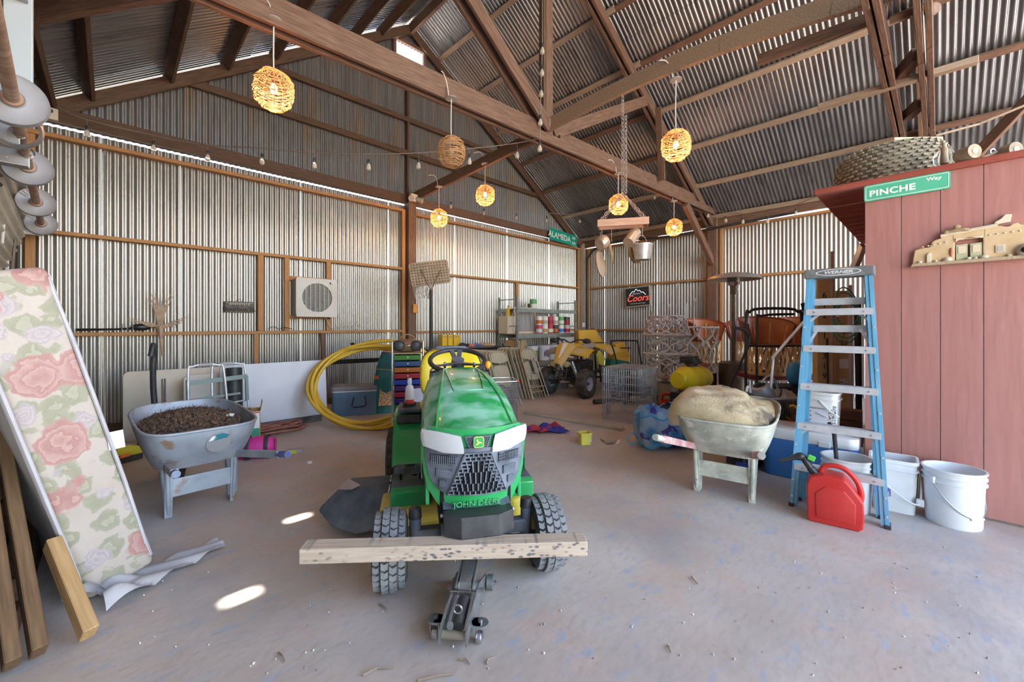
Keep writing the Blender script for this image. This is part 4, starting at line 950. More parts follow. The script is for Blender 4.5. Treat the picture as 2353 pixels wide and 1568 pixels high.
def add_rust(m, col, lo, hi, sc_):
    t, n, l, b = nodes_of(m); src = b.inputs['Base Color'].links[0].from_socket
    tc = n.new('ShaderNodeTexCoord'); nz = n.new('ShaderNodeTexNoise'); nz.inputs['Scale'].default_value = sc_; nz.inputs['Detail'].default_value = 8; l.new(tc.outputs['Object'], nz.inputs[0])
    mr = n.new('ShaderNodeMapRange'); mr.inputs[1].default_value = lo; mr.inputs[2].default_value = hi; l.new(nz.outputs[0], mr.inputs[0])
    mx = n.new('ShaderNodeMix'); mx.data_type='RGBA'; mx.inputs['B'].default_value=(*col,1); l.new(mr.outputs[0], mx.inputs['Factor']); l.new(src, mx.inputs['A']); l.new(mx.outputs['Result'], b.inputs['Base Color'])
add_rust(WG, (.64,.64,.58), .56, .66, 13)
add_rust(WL, (.30,.20,.13), .58, .66, 7)
GRP = M('grip_pink', (.50,.16,.17), .6, 0, (.60,.48,.44), 10)
ol = (fl(1605,1128)+fl(1725,1157))/2; bk = rf(-.59,-.81)
wbR = wheelbarrow('cement-crusted pale wheelbarrow with pinkish handles carrying a burlap sack', ol, bk, WG, WG, (GRP, WG), (-.27,-.70,.56), (.30,-.62,.53))
# burlap sack and leaves in it
def to_w(t, p): return t.matrix_basis @ V(p)
def to_w(t, p):
    return Matrix.LocRotScale(V(t.location), Euler(t.rotation_euler), None) @ V(p)
BUR = M('burlap', (.52,.40,.24), .9, 0, (.66,.54,.36), 7, (1,1,3), bump=.5, bscale=60)
add_rust(BUR, (.16,.12,.09), .57, .68, 4.2)
def sack_pt(u, v):
    a, b = 2*math.pi*u, math.pi*v; e = .62
    cp = lambda q, e_: math.copysign(abs(q)**e_, q)
    x_ = .37*cp(math.cos(a), e)*max(0,math.sin(b))**e; y_ = .31*cp(math.sin(a), e)*max(0,math.sin(b))**e; z_ = .155*cp(math.cos(b), .75)
    k = .008*math.sin(5*x_/.3+3*y_/.3)+.005*math.sin(9*y_/.3-4*x_/.3)+.0025*math.sin(21*x_/.3+9*y_/.3)
    z_ += k*1.4-.05*(x_/.37)**4-.03*math.exp(-((x_-.22)/.05)**2)*(1 if z_ > 0 else 0)
    return V((x_+k, y_+k, z_))
sk_ = tag(MB().grid(sack_pt, 56, 30, cu=True).build('burlap_sack', BUR, None, smooth=70, loc=to_w(wbR,(-.04,.14,.64)), rot=(R(6),R(5),wbR.rotation_euler.z)), 'bulging tan burlap sack with dark stain lying in the cement-crusted wheelbarrow', 'sack')
LEAF = M('dry_leaf', (.16,.10,.06), .9, 0, (.42,.36,.32), 26, lo=.4, hi=.62)
def litter(name, n, area, mat, tex_r=(.012,.022), stems=0.3):
    mb = MB()
    for i in range(n):
        x_, y_, z_ = area(); r_ = rnd(*tex_r)
        E = Euler((rnd(0,3),rnd(0,3),rnd(0,3))).to_matrix().to_4x4(); T = Matrix.Translation((x_,y_,z_)) @ E
        if random.random() < stems: mb.add([(-.04,0,0),(.04,0,.004),(.04,.004,0),(-.04,.004,0)], [(0,1,2,3)], T)
        else: mb.add([(r_,0,0),(0,r_*.7,0),(-r_,0,0),(0,-r_*.7,0),(0,0,r_*.6),(0,0,-r_*.6)], [(0,1,4),(1,2,4),(2,3,4),(3,0,4),(1,0,5),(2,1,5),(3,2,5),(0,3,5)], T)
    return mb
lf = litter('leaves', 500, lambda: (rnd(.05,.24), rnd(.05,.62), .47+rnd(0,.06)), LEAF).build('dry_litter', LEAF, None, loc=wbR.location, rot=wbR.rotation_euler)
tag(lf, 'dry leaf and twig litter beside the burlap sack in the pale wheelbarrow', 'litter'); lf['kind'] = 'stuff'
ol = (fl(380,1192)+fl(540,1148))/2; bk = rf(.75,-.66)
BLUEH = M('handle_blue', (.03,.05,.26), .5, 0, (.22,.26,.34), 8)
wbL = wheelbarrow('rusty grey-blue steel wheelbarrow with blue handles filled with walnut husks', ol, bk, WL, WL, (WL, BLUEH), (-.26,-.62,.47), (.29,-.66,.46))
T_ = Matrix.Translation((.06,-.175,.50)) @ Matrix.Rotation(R(108),4,'X')
st = MB().prism([(.075*math.cos(2*math.pi*i/24), .075*math.sin(2*math.pi*i/24)) for i in range(24)], 0, .003, T_).build('sticker', M('sticker_grey',(.35,.37,.40),.3,.3), wbL)
MB().prism([(-.03,.02),(.05,.03),(.06,.05),(.02,.068),(-.03,.06),(-.01,.04)], .003, .005, T_).build('sticker_teal', M('sticker_teal',(.03,.20,.26),.3), st)
MB().prism([(-.06,.02),(-.035,.025),(-.02,.06),(-.045,.05)], .003, .005, T_).build('sticker_white', WHITE, st)
HUSK = M('walnut_husk', (.05,.03,.022), .9, 0, (.19,.115,.07), 30, lo=.35, hi=.7)
def heap():
    a, r_ = rnd(0,2*math.pi), math.sqrt(random.random())
    x_ = .30*r_*math.cos(a); y_ = .30+.44*r_*math.sin(a); return (x_, y_, .575+.075*(1-r_*r_)+.04*(y_-.3)+rnd(-.012,.012))
hu = litter('husks', 2600, heap, HUSK, (.017,.028), .10)
hu.grid(lambda u,v: V((.295*v*math.cos(2*math.pi*u), .30+.43*v*math.sin(2*math.pi*u), .562+.075*(1-v*v)+.04*(.43*v*math.sin(2*math.pi*u)))), 32, 8, cu=True)
h_ = hu.build('walnut_husks', HUSK, None, loc=wbL.location, rot=wbL.rotation_euler); tag(h_, 'heap of dark brown walnut husks filling the grey-blue wheelbarrow', 'husks'); h_['kind'] = 'stuff'
tag(MB().grid(lambda u,v: V((.05*(u-.5), .03*(v-.5), .012*math.sin(7*u+4*v))), 6, 6).build('paper_scrap', WHITEP, None, loc=to_w(wbL,(.18,.02,.645)), smooth=60), 'scrap of white paper on the walnut husks', 'paper')
# ================================================================= LEFT SIDE: MATTRESS, LUMBER, LEANING TABLES
# mattress leaning towards the door
FLO = M('floral_cloth', (.42,.355,.31), .6, 0, (.49,.42,.37), 3, bump=.12, bscale=30)  # cloth tones lowered, the mattress's shade is put into its colour
def floral():
    t, n, l, b = nodes_of(FLO); src = b.inputs['Base Color'].links[0].from_socket
    tc = n.new('ShaderNodeTexCoord')
    wn_ = n.new('ShaderNodeTexNoise'); wn_.inputs['Scale'].default_value = 16; wn_.inputs['Detail'].default_value = 6; l.new(tc.outputs['Object'], wn_.inputs[0])
    ad = n.new('ShaderNodeMixRGB'); ad.blend_type = 'ADD'; ad.inputs[0].default_value = .10; l.new(tc.outputs['Object'], ad.inputs[1]); l.new(wn_.outputs[1], ad.inputs[2])
    def layer(scale, thr, thr2, cols, loc, ringscale):
        nonlocal src
        mp = n.new('ShaderNodeMapping'); mp.inputs['Location'].default_value = loc; l.new(ad.outputs[0], mp.inputs[0])
        vo = n.new('ShaderNodeTexVoronoi'); vo.inputs['Scale'].default_value = scale; vo.inputs['Randomness'].default_value = .75; l.new(mp.outputs[0], vo.inputs['Vector'])
        mk = n.new('ShaderNodeMapRange'); mk.inputs[1].default_value = thr; mk.inputs[2].default_value = thr2; mk.inputs[4].default_value = .95; l.new(vo.outputs['Distance'], mk.inputs[0])
        mu = n.new('ShaderNodeMath'); mu.operation = 'MULTIPLY'; mu.inputs[1].default_value = ringscale; l.new(vo.outputs['Distance'], mu.inputs[0])
        nz = n.new('ShaderNodeTexNoise'); nz.inputs['Scale'].default_value = 30; nz.inputs['Detail'].default_value = 5; l.new(ad.outputs[0], nz.inputs[0])
        sm = n.new('ShaderNodeMath'); sm.operation = 'ADD'; l.new(mu.outputs[0], sm.inputs[0]); l.new(nz.outputs[0], sm.inputs[1])
        fr_ = n.new('ShaderNodeMath'); fr_.operation = 'FRACT'; l.new(sm.outputs[0], fr_.inputs[0])
        rp = n.new('ShaderNodeValToRGB'); rp.color_ramp.elements[0].color = (*cols[0],1); rp.color_ramp.elements[1].color = (*cols[1],1); l.new(fr_.outputs[0], rp.inputs[0])
        mx = n.new('ShaderNodeMix'); mx.data_type = 'RGBA'; l.new(mk.outputs[0], mx.inputs['Factor']); l.new(src, mx.inputs['A']); l.new(rp.outputs[0], mx.inputs['B']); src = mx.outputs['Result']
    layer(9, .50, .46, ((.27,.26,.18),(.38,.35,.27)), (3,1,2), 2)
    layer(6.5, .36, .30, ((.36,.30,.31),(.46,.39,.39)), (1.3,.2,.7), 9)
    layer(4.4, .45, .42, ((.36,.17,.155),(.47,.29,.26)), (.3,.8,.1), 7)
    l.new(src, b.inputs['Base Color'])
floral()
LINING = M('lining_grey', (.42,.40,.42), .9, 0, (.52,.50,.52), 6)
mt = thing('mattress', 'floral pink-rose mattress stood on end and leaning at the roll-up door', 'mattress', (.05, 2.86, .02), 0, rot=(0, R(-14.3), R(14)))
mb = MB().box((0,.50,.80), (.27,1.0,1.58)); mm = mb.build('body', FLO, mt, bevel=.045, smooth=60, seg=4)
for sx in (-1,1):
    MB().tube([(sx*.125,.02,.06),(sx*.130,.0,.5),(sx*.130,.0,1.2),(sx*.125,.02,1.54)], .009, 6).build('piping', LINING, mt, smooth=50)
    MB().box((sx*.137,.50,.80), (.006,.93,1.50)).build('panel_lining', LINING, mt)
MB().box((.150,-.005,.72), (.06,.002,.09), rot=(0,R(8),R(-10))).build('care_label', M('care_white',(.62,.62,.62),.6), mt)
# torn lining on the floor
def rag(u, v):
    x_ = -.10+.55*u; y_ = .25*(v-.5)*(1-.5*u)+.10*u
    return V((x_, y_, .012+.035*abs(math.sin(9*u+5*v))*(1-.3*v)+.05*math.exp(-((u-.1)/.15)**2)*abs(math.sin(7*v))))
p = fl(330, 1360); tag(MB().grid(rag, 26, 14).build('torn_lining', LINING, None, smooth=70, loc=(p.x-.06,p.y+.05,0), rot=(0,0,R(12))), 'torn grey lining cloth on the floor under the mattress', 'cloth')
p = fl(245, 1372); tag(MB().grid(lambda u,v: V((.24*(u-.5), .16*(v-.5), .01+.10*(1-u)*abs(math.sin(5*v+2))**.6+.03*math.sin(8*u))), 14, 14).build('torn_ticking', LINING, None, smooth=70, loc=(p.x-.02,p.y+.06,0), rot=(0,0,R(20))), 'ripped pale ticking flap hanging from the mattress corner', 'cloth')
# lumber leaning low by the door
LUM = wood('shaded_lumber', (.11,.06,.028), (.19,.11,.055)); LUM2 = wood('fresh_lumber', (.38,.22,.09), (.52,.33,.16))  # leaning studs' wood darkened: shadow painted into its colour
for i, (x0,y0,x1,y1,z1,w_,h_,m_,lab) in enumerate(((-.20,2.44,-.42,3.35,.92,.045,.09,LUM,'brown stud with metal plate leaning beneath the mattress'),(-.265,2.42,-.48,3.35,.94,.045,.09,LUM,'middle brown stud leaning beside the plated stud'),(-.33,2.36,-.55,3.3,.96,.045,.10,LUM,'outer brown stud leaning closest to the roll-up door'),(-.062,2.44,-.19,2.80,.34,.05,.075,LUM2,'split pale stud propped under the mattress edge'))):
    tag(beam('lumber_stud', (x0,y0,.05), (x1,y1,z1), w_, h_, m_, None), lab, 'stud', None)
for i in range(8):  # dark planks added to fill a lit gap that should read as shadow
    X0_ = -.33-.11*(i%4); z_ = .05+.115*(i//4)
    tag(beam('void_fill_plank', (X0_, 2.75+.06*(i%3), z_), (X0_, 6.1, z_), .095, .10, DARKW, None), 'dark filler plank added to make the shadowy void along the roll-up door', 'plank', 'dark filler planks added along the roll-up door')
for i, (x0, x1) in enumerate(((-.395,-.58),(-.50,-.63))):
    tag(beam('lumber_stud', (x0,2.40+.05*i,.05), (x1,3.35,1.0), .045, .10, LUM, None), ('dark stud behind the outer brown stud','last dark stud touching the roll-up door')[i], 'stud')
# yellow and red tools on the floor behind the barrow
p = fl(295, 1060); tl = thing('cordless_tool', 'yellow and black power tool on the floor beside the grey-blue wheelbarrow', 'tool', (p.x,p.y,0), R(30))
MB().tube([(-.12,0,.12),(0,0,.10),(.10,0,.07)], [.05,.06,.05], 12).build('body', M('tool_yellow',(.65,.62,.05),.5), tl, smooth=50); MB().box((0,0,.035), (.20,.10,.07)).build('base', BLACKP, tl, bevel=.015); MB().box((-.06,-.04,.075), (.08,.04,.03)).build('trigger', M('orange',(.8,.2,.05),.5), tl, bevel=.006)
# folding tables leaning
TBL = M('table_white', (.66,.68,.74), .5, 0, (.58,.60,.66), 3); TBC = M('table_cream', (.62,.55,.44), .55, 0, (.55,.48,.38), 4)
def leaning_table(lab, xa, xb, y, h, mat, tilt=8, z0=.0, legs=False):
    t = thing('folding_table', lab, 'table', ((xa+xb)/2, y, z0), 0, rot=(R(-tilt),0,0))
    T = Matrix.Rotation(R(90),4,'X')
    MB().prism([(x_, z_+h/2) for x_,z_ in rrect(xb-xa, h, .06, 5)], -.045, 0, T).build('top', mat, t, bevel=.008, smooth=50)
    fr_ = MB().tube([(x_*.97,.055,(z_)*.95+h/2) for x_,z_ in rrect(xb-xa,h,.05,3)], .012, 6, closed=True).build('frame', STEEL, t)
    return t
w0, w1 = fl(592, 984), fl(762, 966)
leaning_table('long white folding table on edge with a dark board under it', fl(500,995).x, 2.20, 6.02, .76, TBL, 5, .085)
leaning_table('cream folding table on edge behind the wheelbarrow, rounded corner showing', .10, 1.30, 6.42, .80, TBC, 5)
leaning_table('short white folding table with folded legs between the cream and long white ones', .62, 1.2, 6.16, .74, M('table_offwhite',(.64,.61,.56),.5), 5)
tag(beam('dark_board', (.62,6.0,.042), (2.12,6.02,.042), .06, .082, M('char_board',(.07,.06,.06),.9,0,(.16,.15,.14),9), None), 'charred dark board lying under the long white table', 'board')
tag(beam('black_rail', onY(682,836,6.13), onY(898,826,6.45), .04, .07, BLACKM, None), 'long black metal rail resting across the hose coil and table', 'rail')
# stick vacuum
p = onY(358, 915, 5.85); vb = thing('stick_vacuum', 'black upright stick vacuum standing before the cream table', 'vacuum', (p.x, p.y, 0), R(-30))
MB().box((0,0,.06), (.24,.22,.12)).build('head', BLACKP, vb, bevel=.03); MB().lathe([(.001,.12),(.10,.12),(.115,.18),(.11,.24),(.06,.27),(.001,.27)], 20).build('canister', M('vac_grey',(.40,.38,.36),.4), vb, smooth=40)
MB().prism(rrect(.22,.18,.07), .27, .31).build('canister_top', BLACKP, vb, bevel=.01); MB().lathe([(.03,.312),(.05,.312),(.05,.318),(.03,.318)],16).build('dial', STEEL, vb)
MB().tube(smoothpath([(-.02,.05,.3),(-.05,.06,.6),(-.05,.05,.85),(-.04,.05,1.02),(-.02,.0,1.12),(-.03,-.03,1.0)],5), .028, 10).build('handle', BLACKP, vb, smooth=50)
MB().cyl((.05,.05,.3), (.045,.05,.75), .02, n=12).build('wand', CHROME, vb, smooth=40)
# walking frame
c = onY(510, 900, 5.62); wk = thing('walking_frame', 'folded aluminium walking frame leaning on the white tables', 'walking frame', (c.x, c.y, .0), R(6), rot=(R(-6),0,R(4)))
for j, (dx, dy) in enumerate(((-.13,0), (.10,.07))):
    MB().tube(smoothpath([(dx-.16,dy,.02),(dx-.16,dy,.80),(dx-.12,dy,.88),(dx,dy,.90),(dx+.12,dy,.88),(dx+.17,dy,.80),(dx+.21,dy,.02)],6), .0125, 8).build('side_frame', ALU, wk, smooth=50)
    MB().cyl((dx-.06,dy,.895), (dx+.06,dy,.895), .019, n=10).build('hand_grip', M('grip_grey',(.4,.4,.42),.6), wk)
    MB().cyl((dx-.16,dy,.42), (dx+.18,dy,.45), .010, n=8).build('cross_tube', ALU, wk)
SAGE = M('brace_sage', (.20,.26,.24), .5)
MB().bar((-.29,.03,.70), (.27,.03,.73), .02, .05).build('front_brace', SAGE, wk); MB().bar((-.29,.03,.52), (.20,.03,.54), .02, .025).build('front_brace', SAGE, wk)
for x_ in (-.29, .27): MB().bar((x_,.03,.45), (x_,.03,.74), .03, .03).build('hinge_tube', SAGE, wk)
p = onY(540, 900, 5.84); tag(MB().lathe([(.001,0),(.085,0),(.085,.80),(.075,.805),(.001,.805)], 24).build('black_cylinder', BLACKP, None, smooth=40, loc=(p.x,p.y,.02), rot=(R(-4),0,0)), 'tall black rolled mat standing against the walking frame', 'mat')
# open carton with green printing
p = fl(545, 1012); bx = thing('open_carton', 'open cardboard carton with white and green printed side behind the wheelbarrow', 'carton', (p.x+.02,p.y-.02,0), R(-12))
cm_ = MB()
for c_, d_ in (((0,-.13,.17),(.40,.006,.34)), ((0,.13,.17),(.40,.006,.34)), ((-.20,0,.17),(.006,.26,.34)), ((.20,0,.17),(.006,.26,.34)), ((0,0,.004),(.40,.26,.008))): cm_.box(c_, d_)
cm_.build('walls', CARD, bx)
MB().box((.03,-.20,.375), (.26,.13,.005), rot=(R(-25),0,0)).build('flap', CARD, bx, loc=(-.05,.06,0)); MB().box((.215,0,.39), (.005,.22,.11), rot=(0,R(10),0)).build('flap', CARD, bx)
pr = MB().box((.115,-.134,.20), (.16,.002,.27)).build('printed_panel', WHITE, bx); MB().box((.115,-.1355,.10), (.16,.002,.09)).build('green_band', M('print_green',(.05,.40,.22),.6), pr); MB().box((.115,-.1355,.325), (.16,.002,.012)).build('red_band', M('label_red'), pr)
text('lettering', 'SE', .06, M('print_green'), pr, (.125,-.1365,.265), (R(90),0,0), .0005, bold=.001)
p = fl(592, 1005); jb = thing('water_bottle', 'clear plastic bottle with blue cap beside the printed carton', 'bottle', (p.x,p.y,0))
MB().lathe([(.001,0),(.038,0),(.04,.02),(.04,.16),(.02,.21),(.014,.22),(.001,.22)], 18).build('body', GLB, jb, smooth=50); MB().cyl((0,0,.22), (0,0,.245), .017, n=12).build('cap', M('cap_blue',(.03,.08,.4),.4), jb)
# pink duffel
p = fl(598, 1055); PINK = M('pink_nylon', (.62,.03,.28), .6, 0, (.72,.06,.36), 4, bump=.15)
db = thing('duffel_bag', 'bright pink barrel bag with black straps behind the blue handle', 'bag', (p.x,p.y+.05,.11), R(-20))
MB().grid(lambda u,v: V((.30*(v-.5)*1.0, .115*math.cos(2*math.pi*u)*(math.sin(math.pi*(.06+.88*v))**.35), .108*math.sin(2*math.pi*u)*(math.sin(math.pi*(.06+.88*v))**.35))), 24, 12, cu=True).build('body', PINK, db, smooth=60)
for x_ in (-.09,.07): MB().lathe([(.118,-.018),(.120,0),(.118,.018)], 24, Matrix.Translation((x_,0,.0)) @ Matrix.Rotation(R(90),4,'Y')).build('strap', BLACKP, db, smooth=50)
for x_ in (-.146,.146): MB().lathe([(.001,0),(.09,0),(.094,0)], 20, Matrix.Translation((x_,0,0)) @ Matrix.Rotation(R(90),4,'Y')).build('end_panel', PINK, db)
tag(MB().ball((0,0,.05), (.10,.07,.05), 14, 8).build('pink_pouch', PINK, None, smooth=60, loc=(p.x-.12,p.y+.14,0), rot=(0,0,R(-40))), 'small crumpled pink pouch behind the pink barrel bag', 'pouch')
p = fl(678, 1041); cb = thing('small_box', 'small grey carton with lime label and torn end on the floor', 'box', (p.x,p.y,0), R(-20))
MB().box((0,0,.02), (.15,.07,.04)).build('carton', M('carton_grey',(.35,.34,.34),.6), cb, bevel=.002); MB().box((-.01,-.036,.02), (.05,.002,.034)).build('label', M('lime_label',(.55,.62,.05),.5), cb); MB().box((-.06,-.036,.02), (.045,.002,.034)).build('label', WHITE, cb)
p = fl(711, 1065); tag(MB().lathe([(.001,.018),(.022,.018),(.024,.016),(.024,0),(.022,0),(.021,.014),(.001,.014)], 20).build('bottle_cap', WHITEP, None, smooth=40, loc=(p.x,p.y,0)), 'white plastic cap lying on the bare concrete', 'cap')
# red-brown hose
HSE = M('hose_red', (.26,.085,.06), .6, 0, (.34,.15,.11), 10)
p = fl(636, 996); pts = []
for i in range(150):
    a = 2*math.pi*i/26; k = .26+.05*math.sin(i*.17); pts.append(V((p.x+k*1.1*math.cos(a)+.05*math.sin(i*.05), p.y+k*.42*math.sin(a)+.03*math.sin(i*.11), .014+.018*(i/26)+.006*math.sin(i*1.3))))
tag(MB().tube(pts, .0125, 6).build('garden_hose', HSE, None, smooth=60), 'dusty red garden hose coiled on the floor by the dark board', 'hose')
# yellow gas pipe coil, leaning
YP_ = M('pipe_yellow', (.66,.40,.03), .5, 0, (.72,.48,.07), 6)
pc = thing('pipe_coil', 'big coil of yellow poly pipe leaning against the wooden post', 'pipe coil', (0,0,0))
cb_ = fl(900, 975); 
A0 = at(900, 977, 5.05)      # lowest point
n_ = 0
for j in range(6):
    pts = []
    rr = 1.0-.045*(j%3)-.012*(j//3); dd = .05*(j//3)+.012*j
    for i in range(64):
        a = 2*math.pi*i/64
        # coil plane: leans back 50 degrees, across = viewer's right
        cx_, cz_ = rr*.85*math.cos(a), rr*.62*math.sin(a)
        lean = R(30+1.2*j)
        r_ = -1.87+cx_+.03*math.sin(a*2+j); f_ = 5.52+dd+(cz_)*math.sin(lean)+.02*math.sin(3*a+j); z_ = .57+(cz_)*math.cos(lean)+.035*math.sin(a*2+j*1.7)
        q = rf(r_, f_); pts.append(V((q.x, q.y, max(z_, .022))))
    MB().tube(pts, .0215, 8, closed=True).build('pipe_turn', YP_, pc, smooth=60)
for a in (R(115), R(20)):
    q = rf(-1.87+.84*math.cos(a), 5.6+.61*math.sin(a)*math.sin(R(32))); MB().lathe([(.075,-.012),(.078,0),(.075,.012)], 14, Matrix.Translation((q.x,q.y,.57+.61*math.sin(a)*math.cos(R(32)))) @ Matrix.Rotation(R(35),4,'Y')).build('tie', BLACKM, pc)
# steel-blue ice chest
p = fl(826, 957); IB = M('chest_blue', (.09,.16,.25), .5, 0, (.12,.20,.30), 5)
ic = thing('ice_chest', 'steel blue ice chest with grey lid standing inside the yellow coil', 'cooler', (p.x+.05,p.y+.26,0), R(-28))
MB().prism(rrect(.62,.40,.05), 0, .36).build('body', IB, ic, bevel=.012, smooth=50); MB().prism(rrect(.645,.425,.06), .365, .43).build('lid', M('lid_grey',(.22,.22,.23),.6,0,(.28,.28,.29),4), ic, bevel=.018, smooth=50)
MB().prism(rrect(.632,.412,.055), .352, .368).build('seal', WHITEP, ic)
MB().box((.05,-.201,.20), (.30,.006,.24)).build('panel', IB, ic, bevel=.003)
MB().tube([(.0,-.21,.28),(-.03,-.22,.15),(-.01,-.225,.13),(.15,-.225,.14),(.17,-.22,.16),(.15,-.21,.29)], .010, 8).build('handle', BLACKP, ic)
# teal nut sack
p = fl(888, 948); SACK = M('sack_teal', (.01,.11,.13), .35, 0, (.03,.19,.20), 6, bump=.2)
ns = thing('feed_sack', 'glossy teal sack with a nut photograph panel standing by the drawer cart', 'sack', (p.x-.03,p.y+.02,0), R(-22))
MB().grid(lambda u,v: V((.19*math.copysign(abs(math.cos(2*math.pi*u))**.6,math.cos(2*math.pi*u))*(1-.45*v**4)+.07*v, .085*math.copysign(abs(math.sin(2*math.pi*u))**.7,math.sin(2*math.pi*u))*(1-.6*v**3), .92*v)), 28, 16, cu=True).build('bag', SACK, ns, smooth=60)
NUT = M('nut_print', (.45,.25,.08), .5, 0, (.72,.62,.42), 34, lo=.42, hi=.56)
MB().grid(lambda u,v: V((-.09+.20*u+.05*v, -.088+.03*v*v, .12+.46*v)), 6, 8).build('nut_panel', NUT, ns, smooth=60); MB().tube([(-.17,-.075,.68),(.0,-.085,.665),(.22,-.06,.63)], .006, 6).build('gold_line', M('gold',(.5,.42,.2),.5), ns)
MB().lathe([(.05,.90),(.10,.93),(.06,.96)], 16, Matrix.Translation((.07,0,0))).build('tied_top', M('sack_top',(.6,.55,.5),.6,0,(.4,.1,.1),20), ns, smooth=50)
MB().box((-.12,-.085,.55), (.07,.003,.05)).build('logo_patch', M('orange_print',(.55,.18,.05),.6), ns)
# drawer cart with coloured drawers and the boombox
p = at(936, 880, 5.42); dc = thing('drawer_cart', 'chrome rolling cart with ten coloured plastic drawers beside the mower seat', 'drawer cart', (p.x,p.y,0), R(-28))
DCOL = [(.035,.14,.015),(.012,.045,.13),(.27,.075,.006),(.22,.006,.012),(.006,.022,.18),(.03,.008,.07),(.22,.006,.018),(.025,.012,.10),(.035,.14,.015),(.27,.075,.006)]
for i, c_ in enumerate(DCOL):
    z = .955-.078*i; d_ = MB().box((0,0,z-.034), (.33,.36,.062)).build('drawer', M('drawer_%d'%i, c_, .35), dc, bevel=.008); MB().ball((.0,-.185,z-.030), .009, 8, 6).build('knob', WHITEP, d_, smooth=60)
MB().box((0,0,.975), (.35,.38,.012)).build('top_tray', M('tray_tan',(.35,.24,.14),.5), dc)
for sx in (-1,1): MB().tube(smoothpath([(sx*.19,-.19,.09),(sx*.19,-.19,1.05),(sx*.19,-.15,1.09),(sx*.19,.15,1.09),(sx*.19,.19,1.05),(sx*.19,.19,.09)],4), .010, 8).build('side_frame', CHROME, dc, smooth=50)
for sx in (-1,1):
    for sy in (-1,1): MB().lathe([(.001,-.012),(.03,-.012),(.03,.012),(.001,.012)], 14, Matrix.Translation((sx*.19,sy*.19,.03)) @ Matrix.Rotation(R(90),4,'Y')).build('caster', BLACKP, dc)
bb = thing('boombox', 'bronze portable stereo with two black speakers on the drawer cart', 'stereo', V((p.x,p.y,.983)), R(-28))
BRZ = M('bronze', (.24,.17,.09), .35, .4)
MB().grid(lambda u,v: V((.20*math.copysign(abs(math.cos(2*math.pi*u))**.8,math.cos(2*math.pi*u))*math.sin(math.pi*v)**.4, -.08+.16*v, .085+.085*math.copysign(abs(math.sin(2*math.pi*u))**.8,math.sin(2*math.pi*u))*math.sin(math.pi*v)**.4)), 28, 8, cu=True).build('case', BRZ, bb, smooth=50)
for sx in (-1,1): MB().lathe([(.001,.012),(.045,.012),(.062,.0),(.066,.008),(.070,0)], 20, Matrix.Translation((sx*.105,-.075,.082)) @ Matrix.Rotation(R(90),4,'X')).build('speaker', BLACKP, bb, smooth=40)
MB().box((0,-.078,.12), (.09,.02,.04)).build('display', M('disp',(.18,.05,.03),.4), bb, bevel=.006); MB().tube(arcpts((0,0,.12),.11,R(20),R(160),10), .008, 6).build('handle', BRZ, bb)
p = at(958, 940, 4.75); tag(MB().grid(lambda u,v: V((.17*math.copysign(abs(math.cos(2*math.pi*u))**.6,math.cos(2*math.pi*u))*(1-.25*v), .12*math.copysign(abs(math.sin(2*math.pi*u))**.6,math.sin(2*math.pi*u))*(1-.4*v), .60*v+.02*math.sin(6*math.pi*u)*v)), 24, 12, cu=True).build('grey_bag', M('bag_grey',(.36,.36,.40),.8,0,(.44,.44,.48),5,bump=.4), None, smooth=60, loc=(p.x,p.y,0), rot=(0,0,R(-20))), 'soft pale grey bag slumped between drawer cart and mower', 'bag')
# ================================================================= ON THE GABLE WALL
# evaporative cooler
a, b = onY(668, 735, YG), onY(760, 735, YG)
sc_ = thing('wall_cooler', 'beige boxy evaporative cooler with round louvred grille mounted in the metal wall', 'air cooler', ((AXL+AXR)/2+.06, YG-.2, 1.48))
CRM = M('cooler_cream', (.52,.49,.45), .5, 0, (.58,.55,.51), 4)
MB().box((0,.09,.30), (.60,.36,.60)).build('housing', M('cooler_side',(.46,.45,.42),.5), sc_, bevel=.01)
mb = MB(); nn_ = 48; R0 = .232
sq = rrect(.64,.62,.04,11)
def ringz(a): return a
outer = []
for i in range(56):
    a_ = 2*math.pi*i/56; c_, s_ = math.cos(a_), math.sin(a_); k_ = 1/max(abs(c_)/.32, abs(s_)/.31); outer.append((k_*c_, k_*s_))
n = len(outer)
mb.v = [V((x_,-.12,z_+.30)) for x_,z_ in outer]+[V((R0*math.cos(math.atan2(z_,x_)),-.12,R0*math.sin(math.atan2(z_,x_))+.30)) for x_,z_ in outer]+[V((x_,-.08,z_+.30)) for x_,z_ in outer]+[V((R0*.97*math.cos(math.atan2(z_,x_)),-.07,R0*.97*math.sin(math.atan2(z_,x_))+.30)) for x_,z_ in outer]
for i in range(n):
    j = (i+1)%n; mb.f += [(i,j,n+j,n+i), (i,2*n+i,2*n+j,j), (n+i,n+j,3*n+j,3*n+i)]
fc_ = mb.build('front_panel', CRM, sc_)
MB().lathe([(.001,0),(R0,0)], 32, Matrix.Translation((0,-.072,.30)) @ Matrix.Rotation(R(90),4,'X')).build('fan_opening', M('fan_dark',(.03,.027,.027),.8), sc_)
mb = MB()
for i in range(22):
    z_ = -R0+.02+2*(R0-.02)*i/21; hw = math.sqrt(max(0,R0**2-z_**2)); mb.box((0,-.095,.30+z_), (2*hw,.012,.005), rot=(R(35),0,0))
mb.build('louvres', M('louvre',(.10,.09,.088),.6), fc_)['kind'] = 'stuff'
for i in range(6):
    x_ = -R0+2*R0*(i+.8)/6.6; hw = math.sqrt(max(0,R0**2-x_**2)); MB().box((x_,-.112,.30), (.008,.006,2*hw)).build('grille_bar', CRM, fc_)
MB().box((.20,-.125,.545), (.018,.012,.035)).build('switch', BLACKP, fc_); MB().cyl((.245,-.12,.53), (.245,-.135,.53), .016, n=14).build('dial', CRM, fc_)
